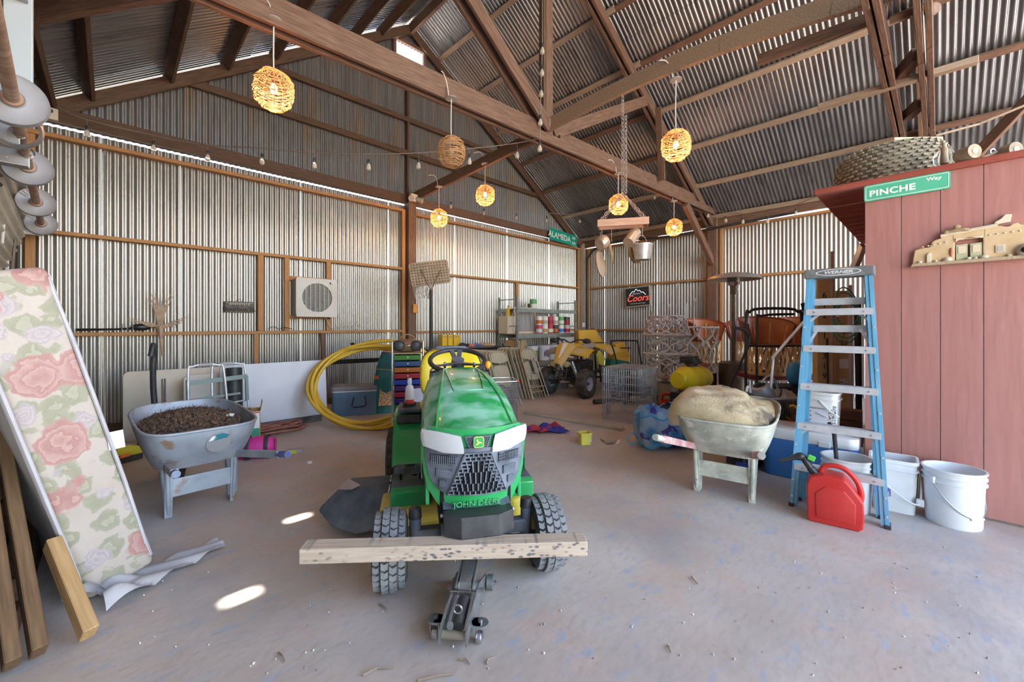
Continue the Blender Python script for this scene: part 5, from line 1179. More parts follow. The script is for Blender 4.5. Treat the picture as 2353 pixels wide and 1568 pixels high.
# bourbon street plaque
p = (onY(516,692,YG)+onY(582,720,YG))/2; WBR = M('plaque_brown', (.095,.078,.062), .75, 0, (.14,.12,.10), 20)
pb = thing('name_plaque', 'dark bronze plaque reading Bourbon St. hung on the metal wall', 'sign', (p.x, YG-.03, p.z))
w_ = onY(582,700,YG).x-onY(516,700,YG).x
MB().box((0,0,0), (w_,.018,.165)).build('plate', WBR, pb, bevel=.004); MB().box((0,-.012,.060), (w_*.94,.008,.008)).build('iron_lace', M('lace',(.22,.20,.18),.5,.4), pb)
for i in range(9): MB().box((-w_*.32+w_*.08*i,-.012,.042+.008*(i%2)), (.016,.006,.03)).build('iron_lace', M('lace'), pb)
text('lettering', 'Bourbon St.', .088, M('plaque_dark',(.012,.01,.009),.7), pb, (0,-.0098,-.035), (R(90),0,0), .001, sx=.98, bold=.0012)
MB().tube([(-.04,0,.082),(0,.01,.12),(.04,0,.082)], .003, 6).build('hanger', BLACKM, pb)
# dried yucca stalk decoration on the girt
p = onY(368, 768, YG-.1); ST_ = M('dried_stalk', (.34,.23,.15), .9, 0, (.48,.35,.25), 12)
yk = thing('dried_yucca', 'dried yucca fan with long thin brown blades standing on the wall girt', 'dried plant', (p.x, YG-.13, 1.265))
for i in range(22):
    t = (i-10.5)/10.5; MB().tube([(.01*t,0,0),(.05*t,-.01,.25),(.16*t+rnd(-.02,.02),-.02,.48+rnd(-.05,.08))], [.006,.005,.001], 5).build('blade', ST_, yk)
for s in (-1,1):
    for i in range(5): MB().tube([(0,0,.05),(s*.12,-.02,.05+.015*i),(s*rnd(.25,.36),-.03,.06+rnd(0,.15))], [.008,.006,.002], 5).build('side_blade', ST_, yk)
MB().tube([(0,-.03,.05),(.01,-.06,-.2),(.02,-.06,-.35)], [.03,.02,.006], 6).build('stem', ST_, yk); MB().ball((0,0,.05), (.06,.04,.045), 10, 6).build('knot', ST_, yk, smooth=60)
a, b = onY(175,767,YG-.1), onY(290,757,YG-.1)
gs = thing('grain_scoop', 'long black iron fork lying on the wall girt by the mattress', 'fork', (a.x, YG-.11, 1.262))
MB().tube([(0,0,.015),(.35,0,.02),(.5,0,.03)], [.016,.012,.014], 8).build('shaft', BLACKM, gs); MB().ball((.58,0,.045), (.10,.03,.045), 14, 8).build('head', BLACKM, gs, smooth=60)
for i in range(3): MB().bar((.40+.05*i,-.02,.01), (.40+.05*i,-.02,.09), .012, .012).build('tine', BLACKM, gs)
a = onY(800, 752, YG-.1); tag(MB().tube(smoothpath([(0,0,.02),(.05,-.02,.10),(.12,0,.14),(.18,-.01,.05),(.10,.01,.02),(.02,-.01,.08),(-.3,0,.03),(-.42,0,.35)],6), .006, 6).build('loose_cord', M('cord_white',(.6,.58,.55),.5), None, smooth=60, loc=(a.x,YG-.12,1.262)), 'grey power cord bunched on the girt below the wall cooler', 'cord')
a = onY(640, 758, YG-.1); tag(MB().tube(smoothpath([(-.15,0,.01),(-.08,-.01,.05),(0,0,.015),(.08,-.01,.04),(.2,0,.008)],6), .004, 6).build('wire_scrap', BLACKM, None, smooth=60, loc=(a.x,YG-.12,1.262)), 'short twisted black wire lying on the wall girt', 'wire')
# green street sign in the corner
SG2 = M('sign_teal', (.01,.36,.28), .35)
a, b = onY(1261,555,YG-.2), onY(1324,560,YG-.2)
sg = thing('street_sign', 'green street sign reading ALAMEDA AVE 3100 in the wall corner', 'sign', ((a.x+b.x)/2, YG-.22, 3.72), R(0), rot=(0,R(3),0))
w_ = b.x-a.x; MB().box((0,0,0), (w_,.008,.30)).build('plate', SG2, sg, bevel=.003)
text('lettering', 'ALAMEDA', .215, WHITE, sg, (-w_*.14,-.006,-.01), (R(90),0,0), .001, sx=.92*w_/1.13, bold=.003)
text('lettering', 'AVE', .10, WHITE, sg, (w_*.37,-.006,.06), (R(90),0,0), .001, sx=.8, bold=.0015); text('lettering', '3100', .10, WHITE, sg, (w_*.37,-.006,-.075), (R(90),0,0), .001, sx=.8, bold=.0015)
# basketball backboard on a pole
p = at(990, 770, 7.05); WEA = M('board_brown', (.26,.185,.12), .8, 0, (.36,.27,.19), 10, bump=.3)
bk_ = thing('basketball_hoop', 'brown perforated basketball backboard with net on a black pole', 'basketball hoop', (p.x, p.y, 0), R(-28))
MB().cyl((0,0,0), (0,0,1.95), .026, n=14).build('pole', BLACKM, bk_, smooth=40)
bd_ = MB().prism(rrect(.66,.40,.04), -.015, .015, Matrix.Translation((-.02,-.02,2.22)) @ Matrix.Rotation(R(-9),4,'Y') @ Matrix.Rotation(R(90),4,'X')).build('backboard', WEA, bk_, bevel=.004)
mb = MB(); TT = Matrix.Translation((-.02,-.038,2.22)) @ Matrix.Rotation(R(-9),4,'Y') @ Matrix.Rotation(R(90),4,'X')
for i in range(13):
    for j in range(8): mb.add([TT @ V((-.29+.048*i+dx*(.013 if (i+j)%2 else .007), -.165+.047*j+dy*(.007 if (i+j)%2 else .013), 0)) for dx,dy in ((-1,-1),(1,-1),(1,1),(-1,1))], [(0,1,2,3)])
mb.build('perforation', M('perf',(.07,.05,.035),.9), bd_)['kind'] = 'stuff'
for s in (-1,1): MB().bar((0,-.03,1.93), (s*.16,-.05,2.27), .02, .02).build('brace', M('brace_brown',(.18,.13,.09),.7), bk_)
MB().tube([(-.12+.20*math.cos(a_),.24+.20*math.sin(a_),2.10) for a_ in [2*math.pi*i/24 for i in range(24)]], .008, 6, closed=True).build('rim', M('rim_rust',(.35,.10,.04),.6), bk_)
mb = MB()
for i in range(14):
    a_ = 2*math.pi*i/14
    for s in (-1,1): mb.tube([(-.12+.20*math.cos(a_),.24+.20*math.sin(a_),2.10),(-.12+.16*math.cos(a_+s*.25),.24+.16*math.sin(a_+s*.25),1.95),(-.12+.12*math.cos(a_),.24+.12*math.sin(a_),1.80)], .003, 4)
mb.build('net', M('net_white',(.6,.58,.54),.8), bk_)
MB().box((0,0,.03), (.5,.4,.06)).build('foot', BLACKP, bk_, bevel=.02)
# orange switch box on the post
p = onY(938, 715, YG-.25); tag(MB().box((0,0,0), (.09,.05,.17)).build('switch_box', M('box_orange',(.60,.20,.03),.5,0,(.66,.30,.06),6), None, bevel=.006, loc=(XP+.03, YG-.245, 1.66)), 'small orange switch box on the wooden post', 'switch box')
p = onY(118, 262, YG-.15); ob = thing('outlet_box', 'beige power outlet on the gable tie beam', 'outlet', (p.x, YG-.16, p.z)); MB().box((0,0,0), (.11,.04,.13)).build('plate', M('beige',(.60,.54,.42),.5), ob, bevel=.006); MB().cyl((0,-.02,.02), (0,-.05,.02), .018, n=10).build('plug', BLACKP, ob)
p = V((XP-.02, YG-.28, 3.78)); jb = thing('flood_socket', 'pale weatherproof twin lamp socket on top of the post', 'lamp socket', p); MB().box((0,0,0), (.15,.08,.14)).build('box', M('beige'), jb, bevel=.01)
for s in (-1,1): MB().cyl((s*.05,-.03,-.02), (s*.12,-.12,-.06), .045, .055, 14).build('socket', M('socket_grey',(.35,.35,.34),.5), jb, smooth=40)
# ================================================================= BACK OF THE ROOM
# folding chairs in two leaning stacks
CHB = M('chair_beige', (.42,.38,.27), .45, .1, (.48,.44,.33), 6); CHR = M('chair_rusty', (.40,.30,.18), .6, .2, (.34,.17,.07), 14)
def chair(lab, base, mat=CHB, strap=False, grp=None):
    # base: foot nearest the viewer's left; W along the width, stack tilts away
    W = rf(.684,.73); ang = rzv(W)
    t = thing('folding_chair', lab, 'chair', (base.x, base.y, 0), 0, grp, rot=(R(-22),0,ang))
    tube = lambda pts, nm, r=.011, m=None: MB().tube(smoothpath(pts,5), r, 8).build(nm, m or mat, t, smooth=50)
    tube([(0,0,.012),(.02,0,.5),(.035,0,.88),(.09,0,.955),(.23,0,.965),(.37,0,.955),(.425,0,.88),(.44,0,.5),(.46,0,.012)], 'back_frame')
    tube([(.05,.03,.012),(.07,.03,.45),(.075,.03,.52)], 'rear_leg'); tube([(.41,.03,.012),(.39,.03,.45),(.385,.03,.52)], 'rear_leg')
    MB().prism([(.045,.80),(.06,.90),(.11,.948),(.35,.948),(.40,.90),(.415,.80),(.40,.785),(.33,.765),(.23,.755),(.13,.765),(.06,.785)], -.006, .006, Matrix(((1,0,0,0),(0,0,1,0),(0,1,0,0),(0,0,0,1)))).build('backrest', mat, t, bevel=.003)
    MB().prism([(x_+.23, z_+.545) for x_,z_ in rrect(.34,.36,.07,4)], .012, .030, Matrix(((1,0,0,0),(0,0,1,0),(0,1,0,0),(0,0,0,1)))).build('seat', mat, t, bevel=.005)
    tube([(.03,0,.22),(.43,0,.22)], 'cross_rail', .009); tube([(.06,.03,.14),(.40,.03,.14)], 'cross_rail', .009)
    if strap:
        MB().box((.23,-.012,.60), (.06,.006,.26)).build('strap', M('black_tape',(.03,.03,.032),.6,0,(.06,.06,.06),30), t)
        tube([(.12,-.02,.26),(.13,-.02,.42),(.18,-.02,.49),(.28,-.02,.49),(.33,-.02,.42),(.34,-.02,.26)], 'front_loop', .009)
    return t
Nn = rf(-.73,.684); Wn = rf(.684,.73)
bB = fl(1225, 920); G_ = 'folded chairs stacked on end'
chair('folded beige chair with a black strip down its seat, foremost beside the quad bike', bB, CHB, True)
c1 = chair('folded beige chair within the stack beside the quad bike', bB+Nn.to_3d()*.15, CHB, grp=G_+' by the quad bike')
for i in range(3, 9):
    copy_tree(c1, bB+Nn.to_3d()*(.075*i)+Wn.to_3d()*rnd(-.02,.02))
cr = chair('rusty brown folded chair within the stack beside the quad bike', bB+Nn.to_3d()*.075, CHR)
bA = bB+Nn.to_3d()*-.22-Wn.to_3d()*1.0
chair('folded beige chair, foremost of the stack behind the wire basket', bA, CHB)
c2 = chair('folded beige chair within the stack behind the wire basket', bA+Nn.to_3d()*.075, CHB, grp=G_+' behind the wire basket')
for i in range(2, 12): copy_tree(c2, bA+Nn.to_3d()*(.075*i)+Wn.to_3d()*rnd(-.02,.02))
# wire mesh basket by the mower
WIRE = M('wire_zinc', (.45,.46,.48), .4, .7)
p = fl(1160, 985); wb = thing('wire_basket', 'square wire mesh hamper with chrome rim and red tape behind the mower', 'wire basket', (p.x,p.y+.1,0), R(-30))
mb = MB(); w_, h_ = .21, .62
for k in range(4):
    c, s = math.cos(R(90*k)), math.sin(R(90*k)); tr_ = lambda x_,y_,z_: V((c*x_-s*y_, s*x_+c*y_, z_))
    for i in range(15): mb.tube([tr_(-w_*.85+2*w_*.85*i/14,-w_*.85,.01), tr_(-w_+2*w_*i/14,-w_,h_)], .0022, 4, cap=False)
    for j in range(20): q = .85+.15*j/19; mb.tube([tr_(-w_*q,-w_*q,.01+(h_-.01)*j/19), tr_(w_*q,-w_*q,.01+(h_-.01)*j/19)], .0022, 4, cap=False)
mb.build('mesh', WIRE, wb)['kind'] = 'stuff'
MB().tube([(x_,y_,h_) for x_,y_ in rrect(2*w_,2*w_,.03)], .010, 8, closed=True).build('rim', CHROME, wb, smooth=50)
MB().cyl((w_-.03,-w_,h_), (w_,-w_,h_), .013, n=10).build('red_tape', M('label_red'), wb)
MB().ball((0,0,.36), (.15,.15,.20), 12, 8).build('dark_bundle', M('bundle_dark',(.10,.10,.11),.9,0,(.25,.24,.24),20,bump=.4), wb, smooth=60)
# black work table with odds and ends
p = at(1075, 800, 8.35); bt = thing('work_table', 'long black work table against the metal wall behind the folded chairs', 'table', (p.x-.15, 6.55, 0), 0)
MB().box((0,0,.88), (1.9,.7,.05)).build('top', BLACKM, bt, bevel=.008)
for sx in (-1,1):
    for sy in (-1,1): MB().box((sx*.88,sy*.3,.43), (.05,.05,.86)).build('leg', BLACKM, bt)
tx, ty, tz = p.x-.15, 6.55, .906
YBX = M('box_yellow', (.70,.42,.02), .5, 0, (.76,.50,.04), 4)
for (px, w_, lab) in ((1018,.11,'left one of three yellow cartons on the black table'),(1031,.11,'middle one of three yellow cartons on the black table'),(1046,.15,'widest of three yellow cartons on the black table')):
    q = onY(px, 780, 6.6); b_ = thing('yellow_carton', lab, 'carton', (q.x, 6.6, tz), 0)
    MB().box((0,0,.125), (w_,.12,.25)).build('box', YBX, b_, bevel=.003); MB().box((0,-.061,.21), (w_*.7,.002,.03)).build('print', M('print_grey',(.35,.3,.2),.6), b_)
for (px, col, r_, lab) in ((1066,(.02,.02,.02),.07,'black rubber boot lying on the black table'),(1082,(.45,.12,.08),.05,'reddish toy lying on the black table'),(1098,(.10,.12,.25),.06,'dark blue cap on the black table'),(1112,(.36,.22,.12),.07,'brown curled toy snake on the black table'),(1128,(.42,.27,.16),.05,'small tan clay animal at the table end')):
    q = onY(px, 790, 6.35); tag(MB().tube(smoothpath([(-r_*1.6,0,r_*.5),(-r_*.4,.02,r_*.8),(r_*.5,0,r_*.6),(r_*1.5,-.02,r_*.9)],4), [r_*.35,r_*.45,r_*.55,r_*.6,r_*.62,r_*.6,r_*.58,r_*.55,r_*.5,r_*.46,r_*.4,r_*.36,r_*.3], 8).build('table_item', M('item_%d'%px,col,.7,0,tuple(min(1,c*1.8) for c in col),18), None, smooth=60, loc=(q.x,6.35,tz)), lab, 'item')
# steel shelving
SHG = M('shelf_grey', (.26,.29,.27), .5, .2, (.33,.36,.34), 8)
sx0, sx1, sy0, sy1 = 6.46, 8.56, 6.5, 7.08
shf = thing('shelving_unit', 'grey bolted steel shelving unit in the corner with paint cans', 'shelf', (sx0, sy0, 0))
L_, D_ = sx1-sx0, sy1-sy0
for x_ in (0, L_):
    for y_ in (0, D_):
        u_ = MB().box((x_,y_,.99), (.045,.045,1.98)).build('upright', SHG, shf); 
        for k in range(14): MB().box((x_,y_-.0235,.15+.13*k), (.012,.002,.03)).build('slot', DARK, u_)
for z in (.44, 1.09, 1.68):
    for y_ in (0, D_): MB().box((L_/2,y_,z), (L_-.045,.04,.085)).build('beam', SHG, shf)
    if z < 1.5: MB().box((L_/2,D_/2,z+.05), (L_,D_,.018)).build('shelf_board', M('shelf_board',(.36,.26,.15),.7), shf)
for x_ in (0, L_):
    for z in (1.32, 1.92, .8): MB().bar((x_,0,z), (x_,D_,z), .03, .02).build('side_tie', SHG, shf)
    MB().bar((x_,0,.55), (x_,D_,1.05), .03, .02).build('side_brace', SHG, shf)
zs = 1.15
def can(lab, loc, r_, h_, c_, c2, lidc=(.55,.55,.56)):
    t = thing('paint_can', lab, 'paint can', loc)
    MB().lathe([(.001,0),(r_,0),(r_,h_),(r_*.9,h_),(r_*.88,h_-.006),(.001,h_-.006)], 20).build('tin', M('tin_%s'%str(c_), c_, .45, 0, tuple(min(1,v*1.25+.03) for v in c_), 14), t, smooth=40)
    if c2: MB().lathe([(r_+.001,h_*.12),(r_+.001,h_*.55)], 20).build('label', M('lab_%s'%str(c2), c2, .5), t, smooth=40)
    MB().lathe([(r_*.92,h_),(r_*.96,h_+.006),(.001,h_-.002)], 20).build('lid', M('lid_%s'%str(lidc), lidc, .4, .5), t, smooth=40)
W_,RD_,BK_,TN_,GN_,BL_,OR_ = (.72,.70,.66),(.45,.02,.05),(.05,.05,.05),(.50,.42,.32),(.10,.35,.10),(.05,.25,.60),(.65,.15,.04)
cols = [((W_,OR_,'white paint can with orange drip'),((.50,.05,.14),W_,'magenta paint can')),((W_,TN_,'tall white paint can with tan splashes'),(W_,(.55,.35,.12),'white paint can with ochre drips')),((RD_,(.4,.02,.04),'deep red paint can'),(RD_,W_,'red paint can with pale band')),((W_,TN_,'cream patterned paint can'),(BK_,OR_,'black paint can with orange top')),((GN_,W_,'green and white paint can with blue lid'),(W_,BL_,'white paint can with blue band')),((BK_,RD_,'black paint can with red label'),(TN_,RD_,'tan paint can with red edge'))]
cx_ = [onY(px, 750, sy0+.12).x for px in (1239, 1252, 1264, 1276, 1289, 1302)]
for i, (up_, lo_) in enumerate(cols):
    h_ = .20; can(lo_[2]+' on the shelf, lower row', (cx_[i], sy0+.12, zs), .078, h_, lo_[0], lo_[1]); can(up_[2]+' on the shelf, upper row', (cx_[i], sy0+.12, zs+h_+.004), .078, h_, up_[0], up_[1])
q = onY(1234,700,sy0+.3); can('green and white paint can standing on the window frame on the top shelf beam', (q.x, sy0+.42, 1.725), .09, .25, GN_, W_)
MB().box((L_*.35,D_*.72,1.715), (L_*.5,.22,.012)).build('shelf_board', M('shelf_board'), shf)
for i, px in enumerate((1203, 1210)): tag(MB().box((0,0,.07), (.06,.05,.14)).build('small_tin', M('tin_s%d'%i, ((.62,.62,.58),(.06,.06,.07))[i], .5), None, bevel=.004, loc=(onY(px,690,7.0).x, sy0+.42, 1.725)), ('small white tin','small black tin')[i]+' beside the green paint can on the top shelf board', 'tin')
q = onY(1172, 740, sy0+.2)
fw = thing('window_sash', 'wooden window sash with glass leaning on the middle shelf', 'window sash', (7.07, sy0+.28, zs), 0, rot=(R(-10),0,0))
CRW = M('cream_paint', (.66,.58,.44), .6)
for c_, d_ in (((0,0,.02),(.72,.035,.05)), ((0,0,.60),(.72,.035,.05)), ((-.34,0,.31),(.05,.035,.56)), ((.34,0,.31),(.05,.035,.56))): MB().box(c_, d_).build('rail', CRW, fw, bevel=.004)
MB().box((0,.0,.31), (.63,.004,.54)).build('pane', M('sash_glass',(.9,.93,.95),.06,0,trans=.8,ior=1.2), fw)
for i in range(3): MB().box((-.12+.15*i,.03,.31), (.05,.03,.56), rot=(0,R(6),0)).build('muntin', M('copper_wood',(.42,.22,.12),.5), fw)
fb_ = thing('white_cabinet', 'cream cardboard box on the middle shelf beside the window sash', 'box', (6.52, sy0+.40, zs)); MB().box((0,0,.20), (.24,.30,.40)).build('box', CRW, fb_, bevel=.006); MB().box((.06,-.152,.2), (.004,.002,.4)).build('seam', DARK, fb_)
yb = thing('oil_bottle', 'yellow oil bottle with red cap standing on the cream box', 'bottle', (6.52, sy0+.36, zs+.402)); MB().lathe([(.001,0),(.045,0),(.045,.15),(.018,.20),(.018,.21),(.001,.21)], 16).build('body', M('bottle_yellow',(.75,.50,.02),.4), yb, smooth=40); MB().cyl((0,0,.21), (0,0,.24), .02, n=12).build('cap', M('label_red'), yb)
# pails on the lower shelf
zp = .50
def pail(lab, x_, z_, lc, h_=.36):
    t = thing('lidded_pail', lab, 'pail', (x_, sy0+.17, z_)); MB().lathe([(.001,0),(.13,0),(.145,h_*.8),(.152,h_*.81),(.152,h_*.86),(.147,h_*.87),(.148,h_*.93),(.155,h_*.94),(.155,h_),(.001,h_)], 24).build('shell', WHITEP, t, smooth=40)
    if lc: MB().lathe([(.1385,h_*.25),(.1445,h_*.72)], 16, None, R(225), R(315)).build('label', lc, t, smooth=40)
PX = [onY(px, 800, sy0+.17).x for px in (1222, 1249, 1271)]
pail('white pail with olive green label on the lower shelf', PX[0], zp, M('lab_olive',(.25,.28,.07),.5,0,(.5,.5,.3),8)); pail('white pail with blue printed panels on the lower shelf', PX[1], zp, M('lab_blue',(.08,.06,.45),.5,0,(.7,.7,.75),30,(1,1,3),.5,.55)); pail('white pail with red and white label on the lower shelf', PX[2], zp, M('lab_red',(.62,.10,.03),.5,0,(.75,.74,.72),9,(1,1,2),.45,.5))
q = onY(1250, 870, sy0-.05); pail('white pail with red label on the floor under the shelf', q.x, 0, M('lab_red'), .36)
for i, px in enumerate((1181, 1172)): tag(MB().box((0,0,.25), (.15,.34,.5)).build('brown_carton', CARD, None, bevel=.004, loc=(6.61+.17*i, sy0+.3, .50)), ('tall brown carton','second tall brown carton')[i]+' on the lower shelf by the uprights', 'carton')
# yellow hopper (lawn sweeper) in the corner on a stand
p = at(1352, 785, 10.0); hp = thing('yellow_hopper', 'yellow plastic spreader hopper with sloping lid on a stand behind the quad bike', 'hopper', (p.x,p.y,0), R(-40))
FX = Matrix(((1,0,0,0),(0,0,1,0),(0,1,0,0),(0,0,0,1)))
MB().prism([(-.28,.82),(-.30,1.22),(.12,1.24),(.30,.95),(.22,.82)], -.22, .22, FX).build('bin', M('hopper_yellow',(.72,.42,.02),.4), hp, bevel=.02)
MB().box((.20,-.0,1.10), (.40,.46,.015), rot=(0,R(58),0)).build('lid', M('hopper_lid',(.60,.36,.12),.5), hp); MB().box((.2,-.23,.93), (.30,.04,.02)).build('edge', BLACKM, hp)
for sx in (-1,1):
    for sy in (-1,1): MB().bar((sx*.2,sy*.17,.84), (sx*.25,sy*.2,0), .03, .03).build('leg', BLACKM, hp)
# second yellow bin behind and green box
p = at(1416, 835, 9.3); tag(MB().prism([(-.16,0),(.20,0),(.26,.30),(.10,.62),(-.10,.55)], -.15, .15, FX).build('yellow_tub', M('hopper_yellow'), None, bevel=.02, loc=(p.x,p.y,.36), rot=(0,0,R(-30))), 'tilted yellow plastic tub behind the quad bike seat', 'tub')
tag(MB().box((0,0,.18), (.5,.4,.36)).build('storage_tote', M('tote_dark',(.06,.07,.08),.6), None, bevel=.02, loc=(p.x,p.y,0), rot=(0,0,R(-30))), 'dark storage tote under the tilted yellow tub', 'tote')
p = at(1418, 833, 8.2); tag(MB().prism(rrect(.40,.22,.05), -.14, .14, FX).build('green_case', M('case_green',(.01,.13,.09),.5,0,(.02,.18,.12),6), None, bevel=.015, loc=(p.x,p.y,.55), rot=(0,R(10),R(-35))), 'dark green plastic case propped behind the quad bike', 'case')
# ATV
AY = M('atv_yellow', (.68,.44,.04), .5, 0, (.60,.45,.24), 5, lo=.45, hi=.62); AYC = M('atv_lime', (.62,.60,.08), .5); AGR = M('atv_dust', (.28,.25,.22), .8, 0, (.36,.32,.28), 8)
MECH = M('atv_mech', (.035,.035,.036), .5, .4, (.10,.095,.09), 14)
hv = rf(-.62,-.785); fr0 = fl(1345, 915); mid = V((fr0.x, fr0.y, 0))+V((rf(-.31,.245).x, rf(-.31,.245).y, 0))
av = thing('quad_bike', 'dusty yellow quad bike with black knobbly tyres and pale rims', 'quad bike', (mid.x, mid.y, 0), rzv(hv)-math.pi/2)
# local +y = front (towards viewer), x = its right -> viewer's left is +x?  width axis along x
RIMW = M('atv_rim', (.52,.57,.65), .4, .2)
for sx in (-1,1):
    tire(av, (sx*.41,0,.265), .265, .19, 'front_tire', treads=(20,4), rim=RIMW, rimr=.48, side=sx, mat=M('atv_rubber',(.05,.048,.044),.9,0,(.13,.115,.095),12))
    tire(av, (sx*.38,-1.15,.255), .255, .25, 'rear_tire', treads=(18,5), rim=RIMW, rimr=.48, side=sx, mat=M('atv_rubber'))
    MB().tube([(sx*.10,.02,.30),(sx*.33,.0,.26)], .018, 8).build('control_arm', MECH, av); MB().tube([(sx*.10,.10,.26),(sx*.33,.03,.22)], .018, 8).build('control_arm', MECH, av)
    mb = MB(); pts = [V((sx*.13,.02,.62)).lerp(V((sx*.26,.0,.30)), i/60)+V((.035*math.cos(i*.9),.035*math.sin(i*.9),0)) for i in range(61)]
    mb.tube(pts, .008, 5).build('spring', M('spring_white',(.55,.53,.50),.5), av, smooth=60); MB().cyl((sx*.13,.02,.66), (sx*.27,0,.28), .02, n=10).build('shock', STEEL, av)
    hl = MB().lathe([(.001,.07),(.05,.065),(.062,.03),(.05,-.03),(.001,-.05)], 18, Matrix.Translation((sx*.14,.20,.62)) @ Matrix.Rotation(R(-90),4,'X')).build('headlight', M('atv_lamp',(.60,.55,.30),.2,.3), av, smooth=40)
    MB().lathe([(.060,.03),(.067,.035),(.06,.045)], 18, Matrix.Translation((sx*.14,.20,.62)) @ Matrix.Rotation(R(-90),4,'X')).build('bezel', MECH, hl, smooth=40)
    def fen(u, v, sx=sx): return V((sx*(.12+.36*v), .12-.58*u-.05*v, .83+.11*math.sin(math.pi*min(1,u*1.1))-.06*v**2-.02*(1-u)**2))
    fe = MB().grid(fen, 10, 8).grid(lambda u,v: fen(u,v)-V((0,0,.015)), 10, 8).build('front_fender', AGR if sx > 0 else AY, av, smooth=60)
    def ren(u, v, sx=sx): return V((sx*(.10+.42*v), -.80-.75*u, .86+.10*math.sin(math.pi*(.15+.75*u))-.15*v**2))
    MB().grid(ren, 10, 8).grid(lambda u,v: ren(u,v)-V((0,0,.015)), 10, 8).build('rear_fender', AY, av, smooth=60)
    MB().tube([(0,-.12,1.0),(sx*.16,-.16,1.06),(sx*.38,-.22,1.06)], .014, 8).build('handlebar', MECH, av); MB().ball((sx*.36,-.12,1.04), (.09,.06,.05), 12, 8).build('hand_guard', BLACKP, av, smooth=60)
MB().prism([(-.55,.56),(-.36,.60),(-.30,.78),(-.38,.86),(-.60,.70)], -.50, -.46, Matrix(((0,0,1,0),(1,0,0,0),(0,1,0,0),(0,0,0,1)))).build('lime_panel', AYC, av, bevel=.006)
def nose(u, v):
    x_ = .19*(2*v-1)*(1-.55*u**1.5); return V((x_, .02+.33*u, .98-.36*u+.05*(1-(2*v-1)**2)-.02))
MB().grid(nose, 10, 10).grid(lambda u,v: nose(u,v)-V((0,.01,.02)), 10, 10).build('nose_cowl', AY, av, smooth=60)
MB().grid(lambda u,v: nose(.05+.72*u, .5+.30*(v-.5)*(1-.5*u))+V((0,.006,.008)), 8, 6).build('number_plate', WHITEP, av, smooth=60)
MB().ball((0,-.30,.86), (.16,.28,.13), 16, 10).build('tank', AY, av, smooth=60); MB().ball((0,-.85,.90), (.15,.42,.09), 16, 10).build('seat', AGR, av, smooth=60)
MB().box((0,-.45,.45), (.36,.60,.40)).build('engine', MECH, av, bevel=.04); MB().tube([(-.2,-.2,.55),(-.26,-.5,.40),(-.28,-1.2,.5)], .035, 10).build('exhaust', MECH, av, smooth=50)
for (a, b) in (((.12,.25,.35),(.12,-1.2,.40)), ((-.12,.25,.35),(-.12,-1.2,.40)), ((.12,.25,.35),(.10,.12,.75)), ((-.12,.25,.35),(-.10,.12,.75)), ((.12,.26,.36),(-.12,.26,.36)), ((.12,.26,.50),(-.12,.26,.50)), ((.1,.12,.75),(-.1,.12,.75)), ((0,.26,.30),(0,.2,.55))): MB().tube([a,b], .016, 8).build('frame_tube', MECH, av)
MB().cyl((-.4,-1.15,.255), (.4,-1.15,.255), .022, n=10).build('rear_axle', MECH, av); MB().tube([(0,-.1,1.0),(0,.1,.55)], .02, 8).build('steering_stem', MECH, av)
p = fl(1290, 893); tag(MB().prism(rrect(.42,.30,.06), 0, .13).build('pale_tub', M('tub_pale',(.45,.52,.68),.5), None, bevel=.012, loc=(p.x,p.y+.1,0), rot=(0,0,R(-20))), 'pale blue plastic tub on the floor under the quad bike nose', 'tub')
# board on the floor, clothing, tubs
PALEP = wood('pale_board', (.40,.34,.25), (.52,.46,.36))
a, b = fl(1207, 950), fl(1432, 990); tag(beam('floor_board', (a.x,a.y,.02), (b.x,b.y,.02), .09, .038, PALEP, None), 'long pale board lying on the concrete between the mower and wire crate', 'board')
CLO = M('cloth_redblue', (.42,.03,.04), .8, 0, (.03,.04,.26), 7, lo=.47, hi=.53, bump=.2); add_rust(CLO, (.55,.5,.5), .68, .70, 16)
p = fl(1255, 992); tag(MB().grid(lambda u,v: V(((u-.5)*.62*(1-.25*math.sin(5*v)**2), (v-.5)*.40*(1-.3*math.sin(4*u)**2), .012+.055*abs(math.sin(8*u+3*v))*abs(math.cos(5*v-2*u)))), 34, 26).build('crumpled_cloth', CLO, None, smooth=70, loc=(p.x,p.y+.05,0), rot=(0,0,R(-30))), 'crumpled red and blue patterned cloth on the floor right of the mower', 'cloth')
p = fl(1350, 1022); yt = square_bucket('yellow_tub', 'small pale yellow square tub with blue label on the concrete', (p.x,p.y+.04,0), R(-30), .125, .11, .13, M('tub_yellow',(.72,.66,.12),.5), r=.015); yt['category'] = 'tub'
MB().box((.045,-.050,.06), (.035,.003,.06)).build('label', M('label_blue_pale'), yt)
p = fl(1402, 1018); ct = thing('clear_tray', 'clear plastic food tray with brown crumbs on the floor', 'tray', (p.x,p.y,0), R(-20))
a_ = rrect(.16,.12,.02); b2 = rrect(.20,.16,.03); n = len(a_); mb = MB(); mb.v = [V((x_,y_,.002)) for x_,y_ in a_]+[V((x_,y_,.045)) for x_,y_ in b2]; mb.f = [tuple(range(n))]+[(i,(i+1)%n,n+(i+1)%n,n+i) for i in range(n)]; mb.build('tray', GLB, ct, smooth=40)
litter('crumbs', 60, lambda: (rnd(-.06,.06),rnd(-.04,.04),.008), None, (.004,.008), .1).build('crumbs', M('crumb',(.25,.13,.05),.9), ct)['kind'] = 'stuff'
